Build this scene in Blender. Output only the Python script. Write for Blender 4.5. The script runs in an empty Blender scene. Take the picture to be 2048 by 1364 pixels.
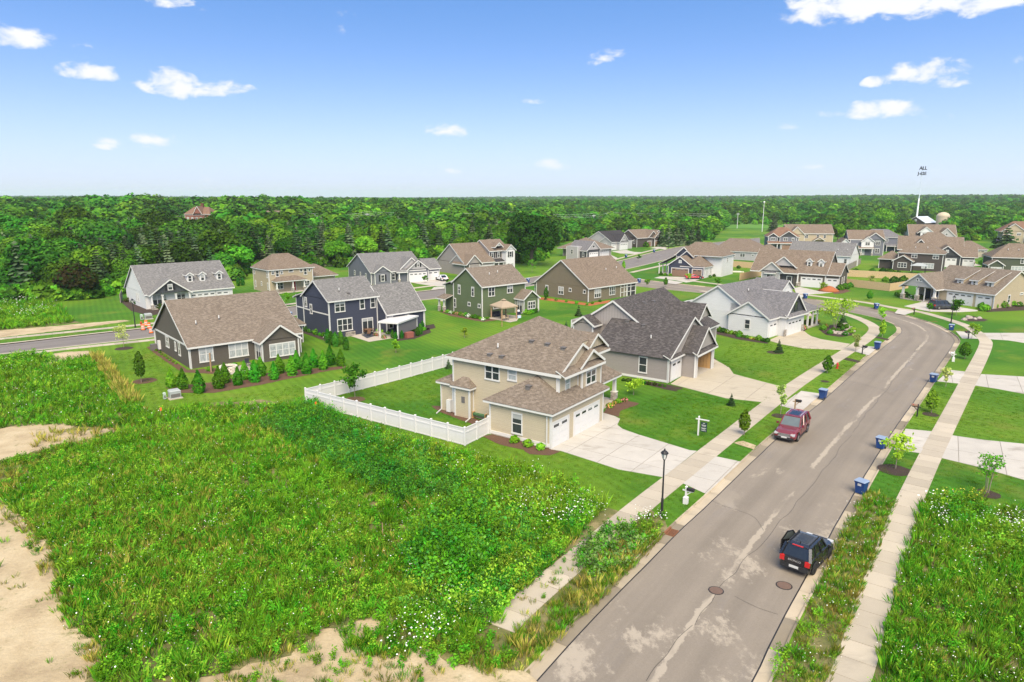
import bpy, bmesh, math, random
import numpy as np
from mathutils import Vector, Matrix
from mathutils.geometry import tessellate_polygon

S = bpy.context.scene
COL = S.collection
R = math.radians
rng = np.random.default_rng(7)
random.seed(7)

# ------------------------------------------------------------------ camera
CAM_H, PITCH, FPX = 21.0, math.atan(290 / 1365), 1365.0
cam = bpy.data.cameras.new('camera')
cam.sensor_width = 36.0
cam.lens = 24.0
cam.clip_start = 0.5
cam.clip_end = 20000
cam_o = bpy.data.objects.new('camera', cam)
COL.objects.link(cam_o)
cam_o.location = (0, 0, CAM_H)
cam_o.rotation_euler = (R(90) - PITCH, 0, 0)
S.camera = cam_o


def ray(px, py):
    x, y = (px - 1024) / FPX, (682 - py) / FPX
    c, s = math.cos(PITCH), math.sin(PITCH)
    return Vector((x, c + y * s, -s + y * c))


def at(px, py, z=0.0):
    """ground point (at height z) of a place measured in the photograph"""
    d = ray(px, py)
    t = (z - CAM_H) / d.z
    return Vector((d.x * t, d.y * t, z))


# ------------------------------------------------------------------ sky
SUN_EL, SUN_AZ = R(50), R(174)      # high, soft, behind the camera
w = bpy.data.worlds.new('World')
S.world = w
w.use_nodes = True
nt = w.node_tree
nt.nodes.clear()
N, L = nt.nodes.new, nt.links.new


def wm(op, a, b=None, c=None, clamp=False):
    n = N('ShaderNodeMath')
    n.operation = op
    n.use_clamp = clamp
    for i, v in enumerate((a, b, c)):
        if v is None:
            continue
        if isinstance(v, (int, float)):
            n.inputs[i].default_value = v
        else:
            L(v, n.inputs[i])
    return n.outputs[0]


geo = N('ShaderNodeNewGeometry')
tc = N('ShaderNodeTexCoord')
sep = N('ShaderNodeSeparateXYZ')
L(tc.outputs['Generated'], sep.inputs[0])
X, Y, Zc = sep.outputs
az = wm('ARCTAN2', X, Y)
el = wm('ARCSINE', wm('MAXIMUM', wm('MINIMUM', Zc, 0.9999), -0.9999))
# the Nishita sky, read a little higher than the view so that the blue comes down to the low band the camera sees
comb = N('ShaderNodeCombineXYZ')
L(X, comb.inputs[0]); L(Y, comb.inputs[1])
L(wm('ADD', wm('MULTIPLY', wm('MAXIMUM', Zc, 0.0), 2.6), 0.14), comb.inputs[2])
nrm = N('ShaderNodeVectorMath'); nrm.operation = 'NORMALIZE'
L(comb.outputs[0], nrm.inputs[0])
sky = N('ShaderNodeTexSky')
sky.sky_type = 'NISHITA'
sky.sun_disc = False
sky.sun_elevation = SUN_EL
sky.sun_rotation = SUN_AZ
sky.altitude = 100
sky.air_density = 0.6
sky.dust_density = 0.5
sky.ozone_density = 1.0
L(nrm.outputs[0], sky.inputs['Vector'])
hsv = N('ShaderNodeHueSaturation')
hsv.inputs['Hue'].default_value = 0.497
hsv.inputs['Saturation'].default_value = 1.2
hsv.inputs['Value'].default_value = 1.6
L(sky.outputs[0], hsv.inputs['Color'])
# pale haze low over the horizon
hz = wm('EXPONENT', wm('MULTIPLY', wm('POWER', wm('DIVIDE', wm('MAXIMUM', el, 0.0), 0.122), 1.5), -1.0))
hzm = N('ShaderNodeMix'); hzm.data_type = 'RGBA'
hzm.inputs['B'].default_value = (2.6, 2.8, 3.08, 1)
L(hz, hzm.inputs['Factor']); L(hsv.outputs[0], hzm.inputs['A'])
# cumulus: soft ellipses in azimuth / elevation, broken up by noise (x, y, half width, half height in photo pixels, weight)
CLOUDS = [(45, 75, 70, 26, 1.1), (180, 146, 60, 19, 1), (345, 172, 70, 32, 1.3), (420, 178, 85, 22, 1.1), (218, 288, 30, 14, .8),
          (312, 282, 50, 17, 1), (892, 262, 52, 19, 1), (1098, 332, 42, 16, .9), (1215, 112, 58, 16, .9), (1180, 122, 25, 14, .6), (1650, 20, 90, 44, 1.2),
          (1760, 5, 150, 44, 1.4), (1960, -6, 190, 40, 1.3), (1850, 148, 85, 26, 1.2), (1905, 158, 45, 20, .9), (1758, 166, 34, 14, .9),
          (1770, 220, 75, 25, 1.3), (1575, 250, 30, 12, .6), (1660, 228, 38, 9, .55), (330, 4, 70, 14, .8), (400, 20, 25, 12, .5), (2030, 121, 30, 10, .6),
          (2015, 340, 60, 9, .5), (380, 358, 60, 8, .3), (1625, 333, 34, 7, .35), (1860, 236, 40, 10, .3), (690, 45, 25, 30, .25), (1885, 342, 30, 7, .3),
          (160, 88, 34, 10, .4), (1075, 203, 45, 7, .4), (912, 343, 26, 9, .4), (2020, 286, 24, 8, .4)]
nv = N('ShaderNodeCombineXYZ')
L(wm('MULTIPLY', az, 26.0), nv.inputs[0]); L(wm('MULTIPLY', el, 46.0), nv.inputs[1])
n1 = N('ShaderNodeTexNoise'); n1.inputs['Scale'].default_value = 1.0; n1.inputs['Detail'].default_value = 7; n1.inputs['Roughness'].default_value = 0.58
n1.inputs['Distortion'].default_value = 0.35
L(nv.outputs[0], n1.inputs['Vector'])
field = None
for cx, cy, hw, hh, wt in CLOUDS:
    d = ray(cx, cy).normalized()
    a0, e0 = math.atan2(d.x, d.y), math.asin(d.z)
    k = math.hypot(1, (cx - 1024) / FPX)
    dx = wm('MULTIPLY', wm('SUBTRACT', az, a0), FPX / (hw * .92) * k)
    dy = wm('MULTIPLY', wm('SUBTRACT', el, e0), FPX / (hh * .88))
    dy = wm('MAXIMUM', dy, wm('MULTIPLY', dy, -1.35))
    r2 = wm('ADD', wm('MULTIPLY', dx, dx), wm('MULTIPLY', dy, dy))
    f = wm('MULTIPLY', wm('MAXIMUM', wm('SUBTRACT', 1.35, r2), 0.0), wt)
    field = f if field is None else wm('MAXIMUM', field, f)
dens = wm('ADD', wm('MULTIPLY', wm('SUBTRACT', n1.outputs['Fac'], 0.55), 5.0), field)
mr = N('ShaderNodeMapRange'); mr.interpolation_type = 'SMOOTHSTEP'
mr.inputs['From Min'].default_value = 0.15; mr.inputs['From Max'].default_value = 1.45
L(wm('MULTIPLY', dens, wm('GREATER_THAN', field, 0.001)), mr.inputs['Value'])
edge = wm('MULTIPLY', field, 5.0, clamp=True)
cmask = wm('MULTIPLY', mr.outputs[0], wm('MULTIPLY', edge, edge))
# unseen cumulus added overhead, above the frame, to brighten and neutralise the ambient light
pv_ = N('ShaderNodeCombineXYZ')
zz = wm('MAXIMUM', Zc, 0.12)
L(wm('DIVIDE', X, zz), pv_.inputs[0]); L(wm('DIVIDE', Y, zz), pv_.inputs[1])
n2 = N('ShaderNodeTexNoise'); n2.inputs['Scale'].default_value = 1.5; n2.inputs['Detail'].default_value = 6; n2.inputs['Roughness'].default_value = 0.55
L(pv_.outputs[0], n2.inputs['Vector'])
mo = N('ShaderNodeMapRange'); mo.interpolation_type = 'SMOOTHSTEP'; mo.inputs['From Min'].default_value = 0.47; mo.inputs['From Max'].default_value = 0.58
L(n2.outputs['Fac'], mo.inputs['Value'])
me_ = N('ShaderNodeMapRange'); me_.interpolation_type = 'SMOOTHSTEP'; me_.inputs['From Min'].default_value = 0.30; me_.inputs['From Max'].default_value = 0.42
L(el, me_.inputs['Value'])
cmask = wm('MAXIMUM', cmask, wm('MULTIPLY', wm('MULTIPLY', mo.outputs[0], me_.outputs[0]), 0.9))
SKY_K = 0.062
bg = N('ShaderNodeBackground')
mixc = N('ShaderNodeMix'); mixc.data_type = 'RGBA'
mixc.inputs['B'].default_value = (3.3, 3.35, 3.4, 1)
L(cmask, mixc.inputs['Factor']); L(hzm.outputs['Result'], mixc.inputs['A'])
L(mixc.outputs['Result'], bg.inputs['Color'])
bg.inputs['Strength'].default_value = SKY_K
wo = N('ShaderNodeOutputWorld')
L(bg.outputs[0], wo.inputs['Surface'])
w.cycles.sampling_method = 'MANUAL'
w.cycles.sample_map_resolution = 512

# ------------------------------------------------------------------ sun
sl = bpy.data.lights.new('sun', 'SUN')
sl.energy = 1.5
sl.angle = R(45)
sl.color = (1.0, 0.88, 0.68)
so = bpy.data.objects.new('sun', sl)
COL.objects.link(so)
# direction the light comes FROM: same azimuth / elevation as the sky's sun
sd = Vector((math.sin(SUN_AZ) * math.cos(SUN_EL), math.cos(SUN_AZ) * math.cos(SUN_EL), math.sin(SUN_EL)))
so.rotation_euler = sd.to_track_quat('Z', 'Y').to_euler()
so.location = (0, 0, 200)

S.view_settings.view_transform = 'Standard'
S.view_settings.look = 'None'
S.view_settings.gamma = 1
S.view_settings.use_curve_mapping = False
S.view_settings.exposure = 2.3
S.render.engine = 'CYCLES'
S.cycles.max_bounces = 6
S.cycles.diffuse_bounces = 3
S.cycles.glossy_bounces = 2
S.cycles.transmission_bounces = 3
S.cycles.transparent_max_bounces = 8
S.cycles.use_denoising = True
S.cycles.volume_bounces = 1
S.cycles.volume_step_rate = 10
# ------------------------------------------------------------------ materials
class MT:
    """small node-tree helper"""
    def __init__(s, name, rough=0.8):
        s.m = bpy.data.materials.new(name)
        s.m.use_nodes = True
        s.t = s.m.node_tree
        s.b = s.t.nodes['Principled BSDF']
        s.b.inputs['Roughness'].default_value = rough
        s.b.inputs['Specular IOR Level'].default_value = 0.25

    def n(s, kind, **kw):
        n = s.t.nodes.new(kind)
        for k, v in kw.items():
            if k in n.inputs:
                s.set(n.inputs[k], v)
            else:
                setattr(n, k, v)
        return n

    def set(s, sock, v):
        if isinstance(v, bpy.types.NodeSocket):
            s.t.links.new(v, sock)
        elif isinstance(v, tuple) and len(v) == 3 and sock.type == 'RGBA':
            sock.default_value = (*v, 1)
        else:
            sock.default_value = v

    def coord(s, kind='Object'):
        return s.n('ShaderNodeTexCoord').outputs[kind]

    def pos(s):
        return s.n('ShaderNodeNewGeometry').outputs['Position']

    def map(s, vec, scale=(1, 1, 1), rot=(0, 0, 0), loc=(0, 0, 0)):
        return s.n('ShaderNodeMapping', Vector=vec, Scale=scale, Rotation=rot, Location=loc).outputs[0]

    def noise(s, vec, scale, detail=3, rough=.55, dist=0.):
        return s.n('ShaderNodeTexNoise', Vector=vec, Scale=scale, Detail=detail, Roughness=rough, Distortion=dist).outputs['Fac']

    def ramp(s, fac, stops):
        n = s.n('ShaderNodeValToRGB', Fac=fac)
        e = n.color_ramp.elements
        while len(e) < len(stops):
            e.new(0.5)
        for i, (p, c) in enumerate(stops):
            e[i].position = p
            e[i].color = (*c, 1) if isinstance(c, tuple) else (c, c, c, 1)
        return n.outputs[0]

    def mix(s, fac, a, b, mode='MIX'):
        n = s.n('ShaderNodeMix', data_type='RGBA', blend_type=mode)
        s.set(n.inputs['Factor'], fac); s.set(n.inputs['A'], a); s.set(n.inputs['B'], b)
        return n.outputs['Result']

    def math(s, op, a, b=0., clamp=False):
        n = s.n('ShaderNodeMath', operation=op, use_clamp=clamp)
        s.set(n.inputs[0], a); s.set(n.inputs[1], b)
        return n.outputs[0]

    def sstep(s, v, a, b):
        n = s.n('ShaderNodeMapRange', interpolation_type='SMOOTHSTEP', Value=v)
        n.inputs['From Min'].default_value = a; n.inputs['From Max'].default_value = b
        return n.outputs[0]

    def rand(s):
        return s.n('ShaderNodeObjectInfo').outputs['Random']

    def vary(s, c, fac, k=.25, hue=.0):
        """multiply colour c by 1 +- k depending on fac"""
        lo, hi = 1 - k, 1 + k
        return s.mix(1., c, s.ramp(fac, [(0, (lo, lo, lo)), (1, (hi, hi, hi))]), 'MULTIPLY')

    def bump(s, h, strength=.3, dist=.02):
        s.set(s.b.inputs['Normal'], s.n('ShaderNodeBump', Height=h, Strength=strength, Distance=dist).outputs[0])

    def col(s, c):
        s.set(s.b.inputs['Base Color'], c)
        return s


def plain(name, c, rough=.6, k=.10, sc=1.5, metal=0., spec=.3):
    m = MT(name, rough)
    m.b.inputs['Metallic'].default_value = metal
    m.b.inputs['Specular IOR Level'].default_value = spec
    m.col(m.vary(c, m.noise(m.coord(), sc, 4), k))
    return m.m


def siding(name, c, lap=.16, vertical=False, k=.07):
    m = MT(name, .7)
    c = tuple(x * .84 for x in c)
    uv = m.coord('UV')
    sp = m.n('ShaderNodeSeparateXYZ', Vector=uv)
    v = sp.outputs['X' if vertical else 'Y']
    fr = m.math('FRACT', m.math('DIVIDE', v, lap))
    line = m.sstep(fr, .0, .16)
    grime = m.noise(m.map(uv, (.5, .25, 1)), 1.2, 5)
    tone = m.noise(m.map(uv, (.25, 1 / lap, 1)), 1.0, 0)
    c2 = m.vary(m.vary(c, grime, k), tone, .05)
    m.col(m.mix(1., c2, m.ramp(line, [(0, .62), (1, 1.)]), 'MULTIPLY'))
    m.bump(fr, .45, .02)
    return m.m


def shingle(name, c1, c2, c3):
    m = MT(name, .92)
    c1, c2, c3 = (tuple(x * .88 for x in q) for q in (c1, c2, c3))
    m.b.inputs['Specular IOR Level'].default_value = .12
    uv = m.coord('UV')
    br = m.n('ShaderNodeTexBrick', Vector=uv, Color1=c1, Color2=c2, Mortar=tuple(x * .55 for x in c1), Scale=1.0)
    br.inputs['Mortar Size'].default_value = .012
    br.inputs['Brick Width'].default_value = .26
    br.inputs['Row Height'].default_value = .145
    br.inputs['Bias'].default_value = 0.
    br.offset = .37
    br2 = m.n('ShaderNodeTexBrick', Vector=m.map(uv, loc=(.21, .0, 0)), Color1=(0, 0, 0), Color2=(1, 1, 1), Mortar=(.5, .5, .5), Scale=1.0)
    br2.inputs['Mortar Size'].default_value = 0.
    br2.inputs['Brick Width'].default_value = .30
    br2.inputs['Row Height'].default_value = .145
    f = m.math('MULTIPLY', m.sstep(br2.outputs['Color'], .45, 1.), .6)
    c = m.mix(f, br.outputs['Color'], c3)
    c = m.vary(c, m.noise(uv, .45, 4), .08)
    c = m.vary(c, m.noise(m.map(uv, (2.2, 5.5, 1)), 1., 3, .7), .3)
    m.col(c)
    m.bump(br.outputs['Fac'], -.5, .015)
    return m.m


def glass(name, c=(.03, .035, .04)):
    m = MT(name, .08)
    m.b.inputs['Specular IOR Level'].default_value = .6
    r = m.rand()
    g = m.coord('Generated')
    sz = m.n('ShaderNodeSeparateXYZ', Vector=g).outputs['Z']
    n = m.noise(m.map(m.coord(), (3, 3, 1.2)), 1.4, 2)
    blind = m.math('GREATER_THAN', m.math('ADD', sz, m.math('MULTIPLY', r, .9)), 1.32)
    c1 = m.vary(c, n, .6)
    m.col(m.mix(m.math('MULTIPLY', blind, .75), c1, (.42, .43, .42)))
    return m.m


def leafm(name, c, c2, var=.35, trans=.25, hue_rand=True, sc=.35):
    m = MT(name, .9)
    m.b.inputs['Specular IOR Level'].default_value = .04
    c, c2 = ((q[0], q[1], q[2] * .6) for q in (c, c2))
    n = m.noise(m.pos(), sc, 3)
    cc = m.mix(m.sstep(n, .35, .65), c, c2)
    cc = m.vary(cc, m.noise(m.pos(), sc * 9, 2), var * .6)
    if hue_rand:
        r = m.rand()
        h = m.n('ShaderNodeHueSaturation', Color=cc)
        m.set(h.inputs['Hue'], m.math('ADD', .486, m.math('MULTIPLY', m.math('FRACT', m.math('MULTIPLY', r, 3.7)), .045)))
        m.set(h.inputs['Value'], m.math('ADD', .55, m.math('MULTIPLY', m.math('FRACT', m.math('MULTIPLY', r, 7.3)), 1.0)))
        cc = h.outputs[0]
    m.col(cc)
    if trans:
        tr = m.n('ShaderNodeBsdfTranslucent', Color=cc)
        mx = m.n('ShaderNodeMixShader')
        mx.inputs[0].default_value = trans
        m.t.links.new(m.b.outputs[0], mx.inputs[1]); m.t.links.new(tr.outputs[0], mx.inputs[2])
        m.t.links.new(mx.outputs[0], m.t.nodes['Material Output'].inputs['Surface'])
    return m.m


M = {}
M['trim'] = plain('white_trim', (0.528, 0.520, 0.496), .5, .04)
M['vinyl'] = plain('white_vinyl', (0.544, 0.536, 0.528), .35, .03)
M['door_white'] = plain('white_garage_door', (0.560, 0.552, 0.536), .45, .03)
M['beige'] = siding('beige_siding', (.50, .43, .305))
M['greige'] = siding('grey_taupe_siding', (.295, .265, .245))
M['white_siding'] = siding('white_siding', (.66, .655, .645), vertical=False)
M['brown_siding'] = siding('dark_taupe_siding', (.105, .090, .074))
M['navy'] = siding('navy_siding', (.050, .056, .085))
M['green'] = siding('green_siding', (.115, .15, .075))
M['olive'] = siding('olive_siding', (.185, .155, .105))
M['slate'] = siding('slate_blue_siding', (.16, .165, .19))
M['lgrey'] = siding('light_grey_siding', (.40, .385, .38))
M['charcoal'] = siding('charcoal_siding', (.055, .058, .062))
M['charcoal_bb'] = siding('charcoal_board_siding', (.06, .065, .07), lap=.4, vertical=True)
M['grey_bb'] = siding('taupe_board_siding', (.33, .30, .275), lap=.4, vertical=True)
M['beige_bb'] = siding('beige_board_siding', (.44, .37, .27), lap=.4, vertical=True)
M['dkgreen'] = siding('dark_green_siding', (.075, .088, .058))
M['dkbrown'] = siding('dark_brown_siding', (.075, .062, .055))
M['tan'] = siding('tan_siding', (.42, .35, .24))
M['brick_red'] = siding('red_brick_wall', (.22, .085, .055), lap=.08)
M['r_brown'] = shingle('brown_shingles', (.195, .157, .122), (.142, .114, .089), (.25, .208, .166))
M['r_tan'] = shingle('tan_shingles', (.195, .15, .112), (.145, .11, .082), (.25, .20, .155))
M['r_dark'] = shingle('dark_shingles', (.082, .074, .072), (.052, .047, .046), (.135, .122, .116))
M['r_grey'] = shingle('grey_shingles', (.185, .178, .172), (.13, .126, .123), (.245, .236, .226))
M['r_grey2'] = shingle('mid_grey_shingles', (.17, .165, .17), (.12, .115, .12), (.22, .21, .21))
M['r_black'] = shingle('charcoal_shingles', (.05, .047, .05), (.035, .033, .035), (.075, .07, .07))
M['r_rust'] = shingle('russet_shingles', (.21, .125, .085), (.155, .09, .06), (.26, .165, .115))
M['glass'] = glass('window_glass')
M['glass_curtain'] = glass('curtained_glass', (.30, .32, .32))
M['black'] = plain('black_metal', (.018, .018, .02), .45)
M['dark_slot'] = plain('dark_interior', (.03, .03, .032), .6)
M['pipe'] = plain('white_vent_pipe', (0.562, 0.555, 0.540), .5)
M['ventbox'] = plain('roof_vent_metal', (.12, .11, .105), .5)
M['door_brown'] = plain('brown_garage_door', (.20, .125, .085), .5)
M['door_red'] = plain('red_door', (.28, .02, .02), .4)
M['wood'] = plain('raw_wood', (0.400, 0.240, 0.096), .7, .22, 6)
M['fence_wood'] = plain('cedar_boards', (0.480, 0.344, 0.192), .75, .16, 3)
M['grey_wood'] = plain('weathered_boards', (.22, .20, .17), .8, .2, 3)
M['post_wood'] = plain('timber_post', (.26, .17, .10), .8, .2, 5)


def stone_m(name, c1, c2):
    m = MT(name, .85)
    v = m.n('ShaderNodeTexVoronoi', Vector=m.map(m.coord(), (3, 3, 5)), Scale=1.0)
    m.col(m.mix(m.n('ShaderNodeSeparateColor', Color=v.outputs['Color']).outputs[0], c1, c2))
    m.bump(v.outputs['Distance'], .5, .05)
    return m.m


M['stone'] = stone_m('stacked_stone', (.16, .14, .12), (.38, .34, .29))
M['limestone'] = stone_m('limestone_block', (.50, .46, .37), (.62, .58, .50))


# ------------------------------------------------------------------ objects
def tag(o, label=None, cat=None, group=None, kind=None):
    if label: o['label'] = label
    if cat: o['category'] = cat
    if group: o['group'] = group
    if kind: o['kind'] = kind
    return o


def empty(name, loc, rz=0., label=None, cat=None, group=None):
    o = bpy.data.objects.new(name, None)
    o.empty_display_size = .3
    COL.objects.link(o)
    o.location = loc
    o.rotation_euler = (0, 0, rz)
    return tag(o, label, cat, group)


def link(name, me, parent=None, loc=(0, 0, 0), rz=0.):
    o = bpy.data.objects.new(name, me)
    COL.objects.link(o)
    o.location = loc
    o.rotation_euler = (0, 0, rz)
    if parent: o.parent = parent
    return o



def copy_tree(o, loc=None, rz=None, scale=None, parent=None, label=None, group=None):
    c = o.copy()
    COL.objects.link(c)
    if parent: c.parent = parent
    if loc is not None: c.location = loc
    if rz is not None: c.rotation_euler = (0, 0, rz)
    if scale is not None: c.scale = scale if hasattr(scale, '__len__') else (scale,) * 3
    if label: c['label'] = label
    if group: c['group'] = group
    for ch in o.children:
        copy_tree(ch, parent=c)
    return c


class MB:
    """collects shapes, builds one mesh"""
    def __init__(s):
        s.v, s.f, s.mi, s.mats, s.cur = [], [], [], [], 0

    def mat(s, m):
        if m not in s.mats: s.mats.append(m)
        s.cur = s.mats.index(m)
        return s

    def face(s, pts):
        b = len(s.v)
        s.v += [tuple(p) for p in pts]
        s.f.append(tuple(range(b, b + len(pts))))
        s.mi.append(s.cur)
        return s

    def box(s, x0, x1, y0, y1, z0, z1, xf=None):
        P = [(x, y, z) for z in (z0, z1) for y in (y0, y1) for x in (x0, x1)]
        if xf: P = [xf(p) for p in P]
        b = len(s.v)
        s.v += P
        for q in ((0, 2, 3, 1), (4, 5, 7, 6), (0, 1, 5, 4), (2, 6, 7, 3), (0, 4, 6, 2), (1, 3, 7, 5)):
            s.f.append(tuple(b + i for i in q)); s.mi.append(s.cur)
        return s

    def frust(s, cx, cy, z0, z1, a0, b0, a1, b1):
        P = [(cx + i * a0, cy + j * b0, z0) for j in (-1, 1) for i in (-1, 1)] + [(cx + i * a1, cy + j * b1, z1) for j in (-1, 1) for i in (-1, 1)]
        b = len(s.v)
        s.v += P
        for q in ((0, 2, 3, 1), (4, 5, 7, 6), (0, 1, 5, 4), (2, 6, 7, 3), (0, 4, 6, 2), (1, 3, 7, 5)):
            s.f.append(tuple(b + i for i in q)); s.mi.append(s.cur)
        return s

    def bar(s, p, q, wd, h=None, up=(0, 0, 1)):
        """square bar between two points"""
        p, q = Vector(p), Vector(q)
        d = (q - p)
        if d.length < 1e-6: return s
        dn = d.normalized()
        u = Vector(up)
        if abs(dn.dot(u)) > .98: u = Vector((1, 0, 0))
        a = dn.cross(u).normalized() * (wd / 2)
        c = a.cross(dn).normalized() * ((h or wd) / 2)
        b = len(s.v)
        for e in (p, q):
            s.v += [tuple(e - a - c), tuple(e + a - c), tuple(e + a + c), tuple(e - a + c)]
        for k in ((0, 3, 2, 1), (4, 5, 6, 7), (0, 1, 5, 4), (1, 2, 6, 5), (2, 3, 7, 6), (3, 0, 4, 7)):
            s.f.append(tuple(b + i for i in k)); s.mi.append(s.cur)
        return s

    def tube(s, pts, rad, n=8, cap=True):
        rads = rad if hasattr(rad, '__len__') else [rad] * len(pts)
        b = len(s.v)
        pts = [Vector(p) for p in pts]
        for i, p in enumerate(pts):
            d = (pts[min(i + 1, len(pts) - 1)] - pts[max(i - 1, 0)]).normalized()
            u = Vector((1, 0, 0)) if abs(d.x) < .9 else Vector((0, 1, 0))
            a = d.cross(u).normalized(); c = d.cross(a)
            for k in range(n):
                t = 2 * math.pi * k / n
                s.v.append(tuple(p + (a * math.cos(t) + c * math.sin(t)) * rads[i]))
        for i in range(len(pts) - 1):
            for k in range(n):
                k2 = (k + 1) % n
                s.f.append((b + i * n + k, b + i * n + k2, b + (i + 1) * n + k2, b + (i + 1) * n + k)); s.mi.append(s.cur)
        if cap:
            s.f.append(tuple(b + k for k in range(n))[::-1]); s.mi.append(s.cur)
            e = b + (len(pts) - 1) * n
            s.f.append(tuple(e + k for k in range(n))); s.mi.append(s.cur)
        return s

    def lathe(s, prof, cx=0, cy=0, n=12):
        b = len(s.v)
        for r, z in prof:
            for k in range(n):
                t = 2 * math.pi * k / n
                s.v.append((cx + r * math.cos(t), cy + r * math.sin(t), z))
        for i in range(len(prof) - 1):
            for k in range(n):
                k2 = (k + 1) % n
                s.f.append((b + i * n + k, b + i * n + k2, b + (i + 1) * n + k2, b + (i + 1) * n + k)); s.mi.append(s.cur)
        s.f.append(tuple(b + k for k in range(n))[::-1]); s.mi.append(s.cur)
        e = b + (len(prof) - 1) * n
        s.f.append(tuple(e + k for k in range(n))); s.mi.append(s.cur)
        return s

    def prism(s, poly, z0, z1):
        """poly: list of (x, y) counter-clockwise; closed vertical prism"""
        n = len(poly)
        b = len(s.v)
        s.v += [(x, y, z0) for x, y in poly] + [(x, y, z1) for x, y in poly]
        for i in range(n):
            j = (i + 1) % n
            s.f.append((b + i, b + j, b + n + j, b + n + i)); s.mi.append(s.cur)
        for tri in tessellate_polygon([[Vector((x, y, 0)) for x, y in poly]]):
            t = list(tri)
            a, c, d = (Vector(poly[k]) for k in t)
            if (c - a).cross(d - a) < 0: t.reverse()
            s.f.append(tuple(b + n + k for k in t)); s.mi.append(s.cur)
        return s

    def mesh(s, name, uv=False, smooth=False):
        me = bpy.data.meshes.new(name)
        me.from_pydata(s.v, [], s.f)
        for m in s.mats: me.materials.append(m)
        me.polygons.foreach_set('material_index', s.mi)
        if smooth: me.polygons.foreach_set('use_smooth', [True] * len(s.f))
        if uv:
            ul = me.uv_layers.new(name='UVMap')
            for p in me.polygons:
                n = p.normal
                h = Vector((-n.y, n.x, 0))
                h = h.normalized() if h.length > 1e-3 else Vector((1, 0, 0))
                sl = n.cross(h)
                for li, vi in zip(p.loop_indices, p.vertices):
                    c = me.vertices[vi].co
                    ul.data[li].uv = (c.dot(h), c.dot(sl))
        me.update()
        return me

    def build(s, name, parent=None, loc=(0, 0, 0), rz=0., uv=False, smooth=False):
        return link(name, s.mesh(name, uv, smooth), parent, loc, rz)


# ------------------------------------------------------------------ houses
FACE = {'y-': 0., 'x+': R(90), 'y+': R(180), 'x-': R(-90)}
CACHE = {}


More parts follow.
